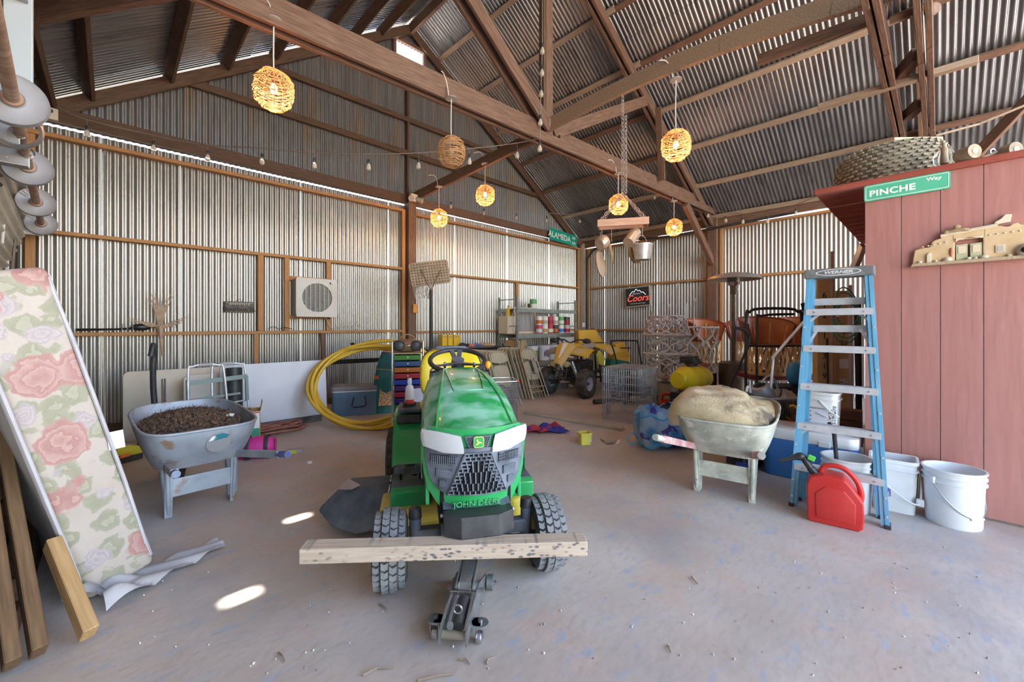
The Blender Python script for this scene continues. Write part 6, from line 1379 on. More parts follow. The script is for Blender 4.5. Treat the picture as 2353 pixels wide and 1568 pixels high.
# wire dog crate
A_, B_, C_ = fl(1384,964), fl(1465,977), fl(1512,948)
ex = (B_-A_); ex.z = 0; W1 = ex.length; ex.normalize(); ey = V((-ex.y, ex.x, 0)); 
cr_ = thing('wire_crate', 'grey wire dog crate standing between the quad bike and the blue vinyl bag', 'crate', (A_.x,A_.y,0), rzv(ex)); D1, H1 = .72, .74
mb = MB(); nb = 0
for (o, u_, v_, nu, nv) in (((0,0,0),(W1,0,0),(0,0,H1),16,7), ((0,D1,0),(W1,0,0),(0,0,H1),16,7), ((0,0,0),(0,D1,0),(0,0,H1),20,7), ((W1,0,0),(0,D1,0),(0,0,H1),20,7), ((0,0,H1),(W1,0,0),(0,D1,0),16,9), ((0,0,.015),(W1,0,0),(0,D1,0),14,10)):
    o, u_, v_ = V(o), V(u_), V(v_)
    for i in range(nu+1): mb.tube([o+u_*i/nu, o+u_*i/nu+v_], .0040, 4, cap=False)
    for j in range(nv+1): mb.tube([o+v_*j/nv, o+v_*j/nv+u_], .0042 if j not in (0,nv) else .005, 4, cap=False)
mb.build('wire_panels', WIRE, cr_)['kind'] = 'stuff'
MB().box((.10,-.012,.16), (.06,.006,.13)).build('latch_plate', STEEL, cr_, bevel=.003)
# push mower handle behind crate
p = at(1450, 880, 7.4); pm = thing('push_mower', 'push mower with black folded tube handle behind the wire crate', 'push mower', (p.x,p.y,0), R(-35))
MB().tube(smoothpath([(-.22,-.10,.30),(-.24,.15,.80),(-.26,.28,1.02),(-.20,.31,1.05),(.20,.31,1.05),(.26,.28,1.02),(.24,.15,.80),(.22,-.10,.30)],4), .014, 8).build('handle', BLACKM, pm, smooth=50); MB().box((0,-.15,.22), (.5,.55,.16)).build('deck', BLACKM, pm, bevel=.04); MB().cyl((0,-.15,.30), (0,-.15,.46), .15, .12, 18).build('engine', MECH, pm, smooth=40)
for sx in (-1,1):
    for sy in (-.36,.08): MB().lathe([(.001,-.025),(.1,-.025),(.11,0),(.1,.025),(.001,.025)], 18, Matrix.Translation((sx*.28,sy,.11)) @ Matrix.Rotation(R(90),4,'Y')).build('wheel', RUBBER, pm, smooth=40)
MB().bar((.1,.22,.92), (-.1,.22,.92), .02, .02).build('crossbar', BLACKM, pm)
# leaf blower
BRD = M('blower_red', (.55,.03,.015), .4); p = fl(1530, 957)
lb = thing('leaf_blower', 'red handheld leaf blower with long black tube lying by the wire crate', 'leaf blower', (p.x,p.y,.13), R(-20))
MB().lathe([(.001,-.07),(.09,-.07),(.125,-.03),(.125,.03),(.09,.07),(.001,.07)], 24, Matrix.Rotation(R(90),4,'X')).build('fan_case', BRD, lb, smooth=50)
mb = MB()
for i in range(20): a_ = 2*math.pi*i/20; mb.box((.075*math.cos(a_),-.074,.075*math.sin(a_)), (.03,.004,.006), rot=(0,-a_,0))
mb.build('vent', BLACKP, lb)['kind'] = 'stuff'
MB().tube(smoothpath([(-.08,0,.10),(-.05,0,.19),(.05,0,.19),(.12,0,.14),(.11,0,.06)],5), .022, 8).build('handle', BRD, lb, smooth=50); MB().box((.10,0,-.03), (.10,.12,.10)).build('motor', BLACKP, lb, bevel=.015)
MB().tube([(-.08,0,.02),(-.30,-.10,.0),(-.62,-.24,-.04)], [.05,.045,.035], 14).build('tube', M('tube_dark',(.045,.048,.045),.5), lb, smooth=50)
p = fl(1365, 930); tag(MB().tube([(0,0,.045),(.35,-.1,.045),(.75,-.2,.05)], [.042,.040,.05], 14).build('blower_tube', M('tube_dark'), None, smooth=50, loc=(p.x,p.y,0), rot=(0,0,R(0))), 'loose black blower tube on the floor in front of the wire crate', 'tube')
# chain saw / trimmer in orange
p = at(1582, 905, 5.0); cs = thing('backpack_blower', 'orange and black backpack blower standing behind the red blower', 'blower', (p.x,p.y,0), R(-30))
MB().tube(smoothpath([(.0,0,.42),(.03,0,.30),(.05,0,.12)],4), [.06,.062,.065,.066,.066,.065,.063,.062,.06][:9], 12).build('housing', M('blower_orange',(.65,.10,.02),.4), cs, smooth=50); MB().box((-.10,0,.24), (.14,.2,.40)).build('frame', BLACKP, cs, bevel=.03); MB().tube(smoothpath([(-.18,0,.30),(-.15,0,.45),(-.06,0,.50),(.0,0,.42)],5), .018, 8).build('hose', BLACKP, cs, smooth=50); MB().box((.0,0,.06), (.3,.25,.12)).build('base', BLACKP, cs, bevel=.02)
# yellow sprayer tank on a stand
p = at(1590, 880, 5.7); TY = M('tank_yellow', (.70,.55,.01), .35, 0, (.76,.62,.03), 4)
st_ = thing('sprayer_tank', 'yellow ribbed sprayer tank with coiled black hose on top', 'sprayer tank', (p.x,p.y,0), R(-12))
def tank(u, v):
    a_ = 2*math.pi*u; x_ = -.32+.64*v; e = math.sin(math.pi*(.03+.94*v))**.25; rb = 1+.05*math.cos(2*math.pi*v*4)
    return V((x_, .19*math.cos(a_)*e*rb, .60+.18*math.sin(a_)*e*rb))
MB().grid(tank, 24, 32, cu=True).add([tank(i/24,0) for i in range(24)], [tuple(range(24))]).add([tank(i/24,1) for i in range(24)], [tuple(range(24))]).build('tank', TY, st_, smooth=60); MB().box((0,0,.21), (.55,.30,.42)).build('cradle', BLACKM, st_, bevel=.01)
MB().lathe([(.001,.82),(.07,.82),(.075,.76),(.001,.76)], 20).build('cap', BLACKP, st_, smooth=40)
pts = [V((.13*math.cos(.5*i)+.04*math.sin(i*.13), .10*math.sin(.5*i), .795+.004*i*.6)) for i in range(48)]; MB().tube(pts, .010, 6).build('hose', BLACKP, st_, smooth=60)
pts = [V((.05+.16*math.cos(.42*i+1), -.05+.08*math.sin(.42*i), .79+.02*math.sin(i))) for i in range(30)]; MB().tube(pts, .004, 5).build('wire', M('wire_red',(.5,.03,.02),.5), st_, smooth=60)
MB().box((-.05,.05,.86), (.16,.12,.09)).build('pump', BLACKP, st_, bevel=.02)
p = at(1665, 885, 5.3); tag(MB().lathe([(.001,0),(.08,0),(.085,.3),(.05,.42),(.001,.43)], 16).build('lime_jug', M('lime_jug',(.50,.55,.06),.45), None, smooth=40, loc=(p.x,p.y,.12)), 'lime green jug behind the burlap sack', 'jug')
tag(MB().box((0,0,.058), (.3,.3,.115)).build('low_crate', DARKW, None, loc=(p.x,p.y,0)), 'low dark crate under the lime green jug', 'crate')
# blue vinyl bag with printed dolphins
VIN = M('vinyl_clear', (.34,.48,.68), .14, 0, (.07,.24,.55), 4.2, lo=.44, hi=.56, trans=.15, ior=1.2, bump=.5, bscale=8); add_rust(VIN, (.05,.04,.22), .60, .62, 4.5)
p = fl(1545, 1030); vb_ = thing('vinyl_bag', 'slumped clear vinyl bag with blue sea print and bright blue piping', 'bag', (p.x,p.y+.12,0), R(-38))
def bag(u, v):
    a_ = 2*math.pi*u; k = math.sin(math.pi*(.02+.96*v))**.42
    return V((.33*math.cos(a_)*k*(1+.10*math.sin(3*a_+2)+.05*math.sin(7*a_)), .25*math.sin(a_)*k*(1+.1*math.cos(2*a_)), .22-.22*math.cos(math.pi*v)*(1+.12*math.sin(2*a_+1))+.025*math.sin(9*a_+4*v)*k))
MB().grid(bag, 40, 18, cu=True).build('shell', VIN, vb_, smooth=60)
PIP = M('piping_blue', (.02,.36,.72), .3)
MB().tube([bag(.02+.96*i/40, .70)*1.01 for i in range(41)], .008, 6).build('piping', PIP, vb_, smooth=60); MB().tube([bag(i/40, .22)*1.01 for i in range(41)], .008, 6).build('piping', PIP, vb_, smooth=60)
DLP = [(-.13,.0),(-.06,.05),(.0,.065),(.02,.10),(.05,.062),(.10,.035),(.16,-.02),(.20,-.03),(.17,-.05),(.18,-.09),(.14,-.06),(.08,-.02),(.02,-.005),(-.0,-.05),(-.03,-.01),(-.09,-.02)]
for (uu, vv, s_) in ((.73,.50,.55),(.60,.42,.45)):
    ring = [bag(uu+x_*s_*.55, vv+z_*s_*2.0)*1.012 for x_,z_ in DLP]
    MB().add(ring, [tuple(range(len(DLP)))]).build('printed_dolphin', M('dolphin',(.06,.05,.26),.25), vb_)
MB().tube(arcpts((-.36,-.05,.10),.06,0,2*math.pi,14), .006, 6).build('handle_loop', PIP, vb_)
# grey twig baskets and stand
TWG = M('twig_grey', (.44,.42,.40), .8, 0, (.62,.60,.58), 14); TWP = M('twig_pink', (.46,.38,.36), .8, 0, (.58,.50,.48), 14)
def twig_basket(lab, loc, r0, r1, h_, mat, n=11, rz=0, horns=True, group=None):
    t = thing('twig_basket', lab, 'twig basket', loc, rz)
    for i in range(n):
        for s in (-1,1):
            pts = []
            for k in range(7):
                q = k/6; a_ = 2*math.pi*(i/n+s*.09*math.sin(q*math.pi*1.5)); rr = r0+(r1-r0)*q; pts.append((rr*math.cos(a_), rr*math.sin(a_), h_*q))
            MB().tube(pts, rnd(.015,.019), 6).build('twig', mat, t, smooth=60)
        a_ = 2*math.pi*i/n; rr = (r0+r1)/2
        MB().tube([(rr*math.cos(a_)*1.03+.05*math.cos(b_)*-math.sin(a_), rr*math.sin(a_)*1.03+.05*math.cos(b_)*math.cos(a_), h_*.62+.05*math.sin(b_)) for b_ in [2*math.pi*k/10*.8 for k in range(11)]], .012, 5).build('curl', mat, t, smooth=60)
    for q in (0, 1): rr = r0+(r1-r0)*q; MB().tube([(rr*math.cos(2*math.pi*i/28)*1.02, rr*math.sin(2*math.pi*i/28)*1.02, h_*q+rnd(-.006,.006)) for i in range(28)], .015, 6, closed=True).build('hoop', mat, t, smooth=60)
    return t
p = at(1534, 850, 6.9)
std = thing('plant_stand', 'metal plant stand with tan bucket under the grey twig baskets', 'plant stand', (p.x,p.y,0))
MB().lathe([(.001,0),(.15,0),(.17,.38),(.001,.38)], 20).build('bucket', M('bucket_tan',(.30,.29,.24),.6), std, smooth=40)
for i in range(3): a_ = 2*math.pi*i/3; MB().tube([(.28*math.cos(a_),.28*math.sin(a_),.0),(.20*math.cos(a_),.20*math.sin(a_),.47)], .012, 6).build('leg', WIRE, std)
MB().lathe([(.001,.47),(.24,.47),(.24,.49),(.001,.49)], 24).build('top', M('shelf_board'), std)
twig_basket('lower grey twig basket tapering to its foot', (p.x,p.y,.492), .20, .38, .38, TWG, 8)
tw = twig_basket('middle ring of bleached bent branches between the two twig baskets', (p.x,p.y,.885), .30, .34, .28, TWG, 6)
twig_basket('upper pinkish twig basket turned upside down on the stack', (p.x-.04,p.y,1.18), .37, .26, .30, TWP, 8)
q = at(1600, 790, 7.15); twig_basket('tangled grey twig cage with upright branches by the leather chairs', (q.x,q.y,.55), .30, .34, .75, TWG, 8)
tag(MB().box((0,0,.274), (.5,.5,.548)).build('dark_stool', DARKW, None, bevel=.01, loc=(q.x,q.y,0)), 'dark box stool under the tangled twig cage', 'stool')
for k, (px, py, z1) in enumerate(((1556,640,2.05),(1578,690,1.75),(1596,690,1.80),(1536,690,1.7))):
    q2 = at(px, 730, 7.0); tag(MB().tube(smoothpath([(0,0,1.15),(.02,.02,1.4),(-.02,0,z1-.1),(.01,-.02,z1)],4), [.014]*4+[.012]*4+[.009]*3+[.006,.004], 6).build('branch', TWG, None, smooth=60, loc=(q2.x,q2.y,0)), ('tallest bare branch rising from the twig cages','short forked branch above the twig cages','straight bare branch by the post above the twig cages','thin branch over the pinkish twig basket')[k], 'branch')
# patio heater
p = rf(3.75, 7.0); ph = thing('patio_heater', 'bronze mushroom patio heater with wide hood on a dark pole', 'patio heater', (p.x,p.y,0))
BRN = M('heater_bronze', (.12,.10,.085), .4, .6, (.17,.15,.13), 8)
MB().lathe([(.001,2.235),(.06,2.23),(.25,2.20),(.38,2.16),(.42,2.11),(.418,2.105),(.37,2.145),(.24,2.185),(.05,2.21),(.001,2.212)], 40).build('hood', M('hood_tan',(.40,.33,.27),.5,.5,(.48,.41,.34),6), ph, smooth=50)
MB().lathe([(.10,2.06),(.11,2.19),(.09,2.20)], 24).build('burner_screen', BRN, ph, smooth=40); MB().lathe([(.001,2.0),(.07,2.0),(.11,2.06),(.001,2.06)], 24).build('burner', CHROME, ph, smooth=40); MB().box((0,0,1.93), (.10,.09,.15)).build('control_box', BRN, ph, bevel=.01); MB().cyl((0,-.045,1.94), (0,-.06,1.94), .02, n=12).build('knob', CHROME, ph)
MB().cyl((0,0,.72), (0,0,1.88), .04, n=18).build('pole', BRN, ph, smooth=40); MB().lathe([(.23,.02),(.23,.70),(.05,.74),(.001,.74)], 28).build('tank_cover', BRN, ph, smooth=40); MB().lathe([(.001,.0),(.26,.0),(.26,.03),(.001,.03)], 28).build('base', BRN, ph)
# leather equipal chairs on a table
LEA = M('leather_red', (.20,.035,.022), .38, 0, (.30,.075,.035), 4, rvar=.08); LEO = M('leather_tan', (.36,.11,.035), .35, 0, (.44,.16,.055), 4); CED = wood('cedar_strip', (.56,.36,.18), (.70,.50,.28))
def equipal(lab, loc, rz, inner=LEO):
    t = thing('equipal_chair', lab, 'chair', loc, rz); n = 18
    MB().lathe([(.24,0),(.25,.02),(.25,.05),(.235,.05)], 28).build('base_hoop', CED, t); MB().lathe([(.001,.40),(.25,.40),(.265,.42),(.25,.44),(.001,.445)], 28).build('seat', LEA, t, smooth=50)
    for i in range(n):
        a_ = 2*math.pi*i/n
        for s in (-1,1): MB().bar((.245*math.cos(a_),.245*math.sin(a_),.04), (.25*math.cos(a_+s*.38),.25*math.sin(a_+s*.38),.41), .034, .007, up=(math.cos(a_),math.sin(a_),0)).build('cedar_strip', CED, t)
    def back(u, v): a_ = R(-20)+R(220)*u; e = 1-.55*abs(2*u-1)**2.2; rr = .26+.09*v; return V((rr*math.cos(a_), rr*math.sin(a_), .42+(.20+.22*e)*v))
    MB().grid(back, 26, 8).build('back_inner', inner, t, smooth=60); MB().grid(lambda u,v: back(u,v)*1.0+V((math.cos(R(-20)+R(220)*u)*.018, math.sin(R(-20)+R(220)*u)*.018, 0)), 26, 8).build('back_outer', LEA, t, smooth=60)
    MB().tube([back(i/26,1)+V((math.cos(R(-20)+R(220)*i/26)*.009, math.sin(R(-20)+R(220)*i/26)*.009, 0)) for i in range(27)], .017, 8).build('rolled_edge', LEA, t, smooth=60)
    for u_ in (.12,.32,.5,.68,.88): MB().tube([back(u_,0)*.985, back(u_,.85)*.985], .012, 6).build('stay', CED, t)
    return t
ptab = at(1660, 835, 7.9); et = thing('plank_table', 'rough wooden table holding the leather barrel chairs', 'table', (ptab.x+.1,ptab.y,0), R(-60))
MB().box((0,0,.60), (2.3,.75,.05)).build('top', OLDW, et, bevel=.006)
for sx in (-1,1):
    for sy in (-1,1): MB().box((sx*1.08,sy*.3,.29), (.07,.07,.57)).build('leg', OLDW, et)
p = at(1622, 800, 8.0); equipal('red leather barrel chair with cedar lattice nearest the tangled twig cage', (p.x,p.y,.626), rzv(rf(0,1))-R(90)+R(15))
p = at(1714, 800, 7.95); equipal('red leather barrel chair turned sideways behind the patio heater pole', (p.x,p.y,.626), rzv(rf(0,1))-R(90)-R(50), LEA)
p = at(1762, 800, 6.0); e3 = equipal('large tan leather barrel chair framed by the black hand truck', (p.x,p.y,.62), rzv(rf(0,1))-R(90)); 
p2 = at(1836, 800, 6.35); e4 = equipal('tan leather barrel chair partly behind the stepladder', (p2.x,p2.y,.62), rzv(rf(0,1))-R(90)-R(20))
pm_ = (p+p2)/2; bn = thing('bench', 'burgundy padded bench seat under the tan leather chairs', 'bench', (pm_.x,pm_.y,0), rzv(rf(1,0)))
MB().prism(rrect(1.15,.55,.1), .55, .618).build('pad', M('burgundy',(.16,.012,.03),.45), bn, bevel=.015, smooth=50); MB().box((0,0,.54), (1.1,.5,.025)).build('apron', ALU, bn)
for sx in (-1,1):
    for sy in (-1,1): MB().tube([(sx*.42,sy*.2,.54),(sx*.5,sy*.24,0)], .014, 8).build('leg', CHROME, bn)
# hand trucks
def hand_truck(lab, c, w_, h_, rz, tilt):
    t = thing('hand_truck', lab, 'hand truck', (c.x,c.y,0), 0, rot=(R(tilt),0,rz))
    MB().tube(smoothpath([(-w_/2,0,.03),(-w_/2,0,h_-.16),(-w_/2+.04,0,h_-.04),(-w_/2+.14,0,h_),(w_/2-.14,0,h_),(w_/2-.04,0,h_-.04),(w_/2,0,h_-.16),(w_/2,0,.03)],4), .016, 8).build('frame', BLACKM, t, smooth=50)
    MB().tube(smoothpath([(-w_/4,.06,.1),(-w_/4,.06,h_-.2),(-w_/4+.05,.06,h_-.08),(w_/2-.05,.06,h_-.06)],4), .014, 8).build('inner_frame', BLACKM, t, smooth=50)
    for z in (.35,.72): MB().tube([(-w_/2,0,h_*z),(w_/2,0,h_*z)], .011, 8).build('cross_tube', BLACKM, t)
    MB().box((0,-.12,.015), (w_,.24,.012)).build('toe_plate', BLACKM, t)
    for sx in (-1,1): MB().lathe([(.001,-.03),(.11,-.03),(.125,0),(.11,.03),(.001,.03)], 20, Matrix.Translation((sx*(w_/2+.05),.10,.125)) @ Matrix.Rotation(R(90),4,'Y')).build('wheel', RUBBER, t, smooth=40)
    return t
p = at(1778, 880, 4.75); hand_truck('tall black tube hand truck standing in front of the tan leather chairs', p, .62, 1.52, rzv(rf(1,-.05)), 0)
p = at(1752, 880, 4.5); mo_ = thing('garden_tool', 'black string trimmer with curved grip leaning beside the hand truck', 'trimmer', (0,0,0))
a, b = at(1672, 900, 4.7), at(1720, 795, 4.55); MB().tube([a+(a-b)*.35, b], .013, 8).build('shaft', BLACKM, mo_); MB().tube(smoothpath([b, b+V((.03,0,.09)), b+V((-.03,.03,.17)), b+V((-.14,.10,.20))],5), .017, 8).build('grip', BLACKP, mo_, smooth=50)
tag(MB().tube(smoothpath([at(1770,905,4.25), at(1777,830,4.25), at(1782,815,4.25), at(1865,720,4.05)],5), .014, 10).build('bent_pole', ALU, None, smooth=50), 'bent galvanised pole slanting from the wheelbarrow up to the ladder', 'pole')
tag(MB().tube(smoothpath([at(1830,712,4.3), at(1848,722,4.3), at(1842,790,4.3), at(1862,800,4.3)],6), .006, 6).build('tan_rope', M('rope_tan',(.42,.33,.20),.9), None, smooth=60), 'tan rope draped from the hand truck top', 'rope')
p = at(1855, 712, 4.7); tag(MB().box((0,0,0), (.11,.02,.17)).build('black_box', BLACKM, None, bevel=.004, loc=(p.x,p.y,p.z), rot=(0,R(-12),R(-45))), 'small black speaker box by the cardboard cartons', 'speaker')
# totes, watering can, jug, grill comb
p = at(1800, 890, 5.35); tag(MB().prism(rrect(.55,.36,.04), 0, .56).build('black_tote', M('tote_navy',(.012,.018,.035),.45), None, bevel=.015, loc=(p.x,p.y,0), rot=(0,0,R(-45))), 'big dark navy tote behind the hand truck', 'tote')
p = at(1800, 872, 4.62); tag(MB().box((0,0,0), (.16,.003,.045)).build('tote_label', M('label_cream',(.6,.55,.45),.6), None, loc=(at(1805,866,5.12).x, at(1805,866,5.12).y, .50), rot=(0,0,R(-45))), 'cream paper label strip on the navy tote rim', 'label')
GZ = M('galv_can', (.30,.32,.34), .5, .5, (.40,.42,.44), 8)
p = at(1765, 885, 4.35); wc = thing('watering_can', 'old grey watering can and crumpled canvas heap behind the burlap sack', 'watering can', (p.x,p.y,.46), R(-20), rot=(0,R(-25),R(-30)))
MB().lathe([(.001,0),(.11,0),(.115,.2),(.09,.26),(.06,.27)], 20).build('body', GZ, wc, smooth=40); MB().tube(smoothpath([(-.09,0,.06),(-.2,0,.2),(-.24,0,.3)],4), .016, 8).build('spout', GZ, wc, smooth=50); MB().tube(smoothpath([(.1,0,.05),(.2,0,.15),(.16,0,.3),(.03,0,.28)],5), .012, 8).build('handle', GZ, wc, smooth=50)
p = at(1795, 898, 4.35); tag(MB().grid(lambda u,v: (lambda a_,b_: V((.26*math.cos(a_)*math.sin(b_)*(1+.2*math.sin(4*a_)), .18*math.sin(a_)*math.sin(b_), .46+.16*math.cos(b_)*(1+.3*math.sin(5*a_+3*b_)))))(2*math.pi*u, math.pi*(.02+.96*v)), 30, 14, cu=True).build('canvas_heap', M('canvas',(.36,.31,.27),.9,0,(.45,.40,.36),6,bump=.3), None, smooth=70, loc=(p.x,p.y,0)), 'crumpled beige canvas heap beside the watering can', 'canvas')
tag(MB().prism(rrect(.46,.34,.03), 0, .30).build('low_bin', M('bin_dark',(.03,.035,.05),.6), None, bevel=.01, loc=(p.x-.03,p.y,0), rot=(0,0,R(-40))), 'low dark bin holding the canvas heap', 'bin')
p = at(1712, 905, 4.0); jg = thing('white_jug', 'translucent white jug with black screw cap behind the burlap sack', 'jug', (p.x,p.y,.30))
MB().grid(lambda u,v: V((.17*math.cos(2*math.pi*u)*math.sin(math.pi*(.05+.9*v))**.4, .17*math.sin(2*math.pi*u)*math.sin(math.pi*(.05+.9*v))**.4, .17-.17*math.cos(math.pi*v))), 24, 12, cu=True).build('body', M('jug_grey',(.55,.56,.60),.4), jg, smooth=60); MB().cyl((-.07,-.02,.32), (-.08,-.03,.38), .065, n=20).build('cap', BLACKP, jg); MB().tube(smoothpath([(.02,0,.32),(.06,0,.42),(.14,0,.40),(.16,0,.27)],5), .013, 8).build('handle', M('jug_grey'), jg, smooth=50)
tag(MB().box((0,0,.148), (.26,.26,.296)).build('milk_crate', M('tote_dark'), None, bevel=.01, loc=(p.x,p.y,0)), 'dark milk crate under the white jug', 'crate')
p = at(1815, 915, 4.0); rk = thing('lawn_comb', 'green toothed lawn comb with grey frame leaning behind the pale wheelbarrow', 'lawn comb', (p.x,p.y,.42), rzv(rf(1,-.1)), rot=(R(-15),0,rzv(rf(1,-.1))))
MB().box((0,.02,.10), (.30,.012,.13)).build('plate', M('comb_green',(.03,.24,.16),.5), rk)
for i in range(17): MB().box((-.14+.0175*i,-.005,.10), (.007,.015,.16)).build('tooth', M('comb_dark',(.05,.07,.07),.5), rk)
MB().tube([(-.16,0,.19),(.16,0,.20)], .014, 8).build('bar', GZ, rk)
tag(MB().box((0,0,.205), (.24,.2,.41)).build('dark_box', M('bin_dark'), None, bevel=.01, loc=(p.x,p.y,0)), 'dark bin under the green lawn comb', 'bin')
p = at(1828, 858, 5.3); tag(MB().ball((0,0,0), (.16,.1,.16), 18, 10).build('blue_bag', M('bag_blue',(.03,.25,.62),.4,0,(.05,.32,.7),6), None, smooth=60, loc=(p.x,p.y,.71)), 'bright blue plastic bag bundled on the navy tote by the ladder', 'bag')
tag(MB().tube(smoothpath([at(1815,935,3.9), at(1822,932,3.9), at(1835,942,3.9), at(1838,952,3.9)],5), .008, 6).build('yellow_rope', M('cord_yellow',(.75,.55,.05),.5), None, smooth=60), 'short yellow cord loop beside the ladder rail', 'cord')
tag(MB().tube(smoothpath([at(1808,958,3.9), at(1818,968,3.9), at(1835,970,3.9)],5), .007, 6).build('red_cord', M('cord_red',(.62,.08,.05),.5), None, smooth=60), 'short red cord by the brown planks', 'cord')
# beer light on the right-hand wall
a, b = onX(1438,668,XR-.12), onX(1495,700,XR-.12); wS = abs(a.y-b.y)
ls = thing('light_sign', 'black light-box sign with red Coors script hung on the metal wall', 'sign', (XR-.12,(a.y+b.y)/2,(onX(1467,682,XR-.12)).z), 0, rot=(R(-3),0,0))
MB().box((0,0,0), (.07,wS,.53)).build('case', M('case_tan',(.42,.36,.30),.5), ls, bevel=.01); MB().box((-.037,0,0), (.004,wS*.93,.46)).build('face', M('face_black',(.006,.006,.008),.3), ls)
def sgp(x_, z_): return V((-.041, -x_, z_))
MB().tube([sgp(x_,z_) for x_,z_ in ((-.22,.05),(-.12,.15),(-.09,.12),(-.02,.20),(.03,.14),(.07,.16),(.13,.09),(.16,.11),(.24,.03))], .005, 5).build('mountain_line', M('tube_blue',(.6,.7,.8),.4,emit=(.6,.75,.9),estr=.6), ls)
text('lettering', 'Coors', .24, M('script_red',(.65,.05,.04),.4,emit=(.8,.08,.05),estr=.35), ls, sgp(0,-.045), (R(90),0,R(-90)), .002, shear=.35, sx=1.0)
text('lettering', 'ORIGINAL', .05, WHITE, ls, sgp(-.02,.075), (R(90),0,R(-90)), .001); text('lettering', 'The Rocky Mountain Legend', .038, WHITE, ls, sgp(0,-.175), (R(90),0,R(-90)), .001)
MB().tube(smoothpath([(0,-wS*.45,-.25),(-.02,-wS*.55,-.5),(-.03,-wS*.75,-.95)],5), .012, 6).build('cord', M('case_tan'), ls, smooth=50)
tag(MB().box((0,0,0), (.03,.09,.13)).build('wall_outlet', WHITEP, None, bevel=.004, loc=(XR-.19, YG-.21, 1.36), rot=(0,0,R(45))), 'white outlet cover on the corner post', 'outlet')
# black conduit curving in the corner
tag(MB().tube(smoothpath([(XR-.2,YG-.34,.5),(XR-.2,YG-.34,2.9),(XR-.2,YG-.40,3.3),(XR-.22,YG-.75,3.53),(XR-.24,YG-1.4,3.58),(XR-.25,YP+1.2,3.50),(XR-.26,YP+.3,3.50),(XR-.26,YP-1.6,3.56)],6), .028, 8).build('conduit', BLACKP, None, smooth=60), 'thick black flexible conduit running up the wall corner and along the eave', 'conduit')
# ================================================================= OVERHEAD
WK = M('wicker', (.46,.24,.10), .7, 0, (.58,.34,.16), 16)
GLOW = M('bulb_glow', (1,.8,.5), .3, emit=(1,.45,.14), estr=7)
BULBO = M('bulb_off', (.75,.70,.6), .1, 0, trans=.6, ior=1.3)
CORDW = M('cord_pale', (.62,.60,.56), .5)
def shade_mesh():
    mb = MB(); rs = random.Random(3)
    def rad(z): return .135*(1-abs((z-.15)/.175)**3.2)+.012 if z < .30 else .05
    for j in range(26):
        z = .004+.296*j/25; r0 = rad(z)*rs.uniform(.97,1.03)
        ph = rs.uniform(0,6); mb.tube([((r0+.006*math.sin(5*a+ph))*math.cos(a), (r0+.006*math.sin(5*a+ph))*math.sin(a), z+.010*math.sin(2*a+ph)) for a in [2*math.pi*i/28 for i in range(28)]], .0033, 4, closed=True)
    for i in range(12):
        a = 2*math.pi*i/12; mb.tube([(rad(z)*.99*math.cos(a), rad(z)*.99*math.sin(a), z) for z in [.0+.31*k/12 for k in range(13)]]+[(.0,.0,.33)], .0032, 4)
    for j in range(6):
        r_ = .012+.012*j; mb.tube([(r_*math.cos(a),r_*math.sin(a),.0+.003*math.sin(3*a)) for a in [2*math.pi*i/16 for i in range(16)]], .003, 4, closed=True)
    return mb.mesh('wicker_shade', WK, smooth=60)
SHADE = shade_mesh()
def pendant(px, py_top, py_bot, lab, Yp=None, Xp=None, lit=True, ztop=4.0, off=0.0):
    y = py_bot
    q = onY(px, py_bot, Yp) if Yp else onX(px, py_bot, Xp)
    c = onY(px, py_top, Yp) if Yp else onX(px, py_top, Xp)
    t = thing('pendant_lamp', lab, 'lamp', q, rnd(0,3))
    obj('wicker_shade', SHADE, t)
    L = c.z-q.z
    MB().tube([(0,0,.30),(.004,0,L*.6),(0,0,L)], .006, 6).build('cord', CORDW, t); MB().lathe([(.001,L+.012),(.062,L+.010),(.064,L),(.001,L-.004)], 20).build('canopy', M('canopy_grey',(.45,.46,.47),.4,.5), t, smooth=40)
    MB().tube(smoothpath([(.03,0,L+.01),(.05,0,L+.14),(.10,.03,L+.22),(.16,.10,L+.20)],4), .006, 6).build('feed_cord', CORDW, t)
    MB().ball((0,0,.16), (.028,.028,.045), 12, 8).build('bulb', GLOW if lit else BULBO, t, smooth=60); MB().cyl((0,0,.20), (0,0,.26), .018, n=10).build('socket', BLACKP, t)
    if lit:
        l_ = bpy.data.lights.new('bulb', 'POINT'); l_.energy = 6.5; l_.color = (1,.50,.21); l_.shadow_soft_size = .05
        lo = obj('bulb_light', l_, t, (0,0,.09))
    return t
def Yc(px): return 3.80
pendant(629, 48, 249, 'lit wicker pendant lamp hanging nearest the left end of the big tie beam', Yp=3.86)
pendant(1037, 228, 381, 'unlit pale wicker pendant lamp hanging from the big tie beam', Yp=3.72, lit=False)
pendant(1421, 400, 492, 'lit wicker pendant lamp hanging beside the pot rack chain', Yp=3.60)
pendant(1549, 463, 541, 'lit wicker pendant lamp hanging by the knee brace end of the tie beam', Yp=3.56)
pendant(1009, 430, 521, 'lit wicker pendant lamp hanging nearest the gable post', Xp=4.23)
pendant(1115, 378, 471, 'lit wicker pendant lamp hanging midway along the beam from the gable post', Xp=4.30)
pendant(1553, 185, 367, 'lit wicker pendant lamp hanging from the bowed beam above the room', Xp=4.36)
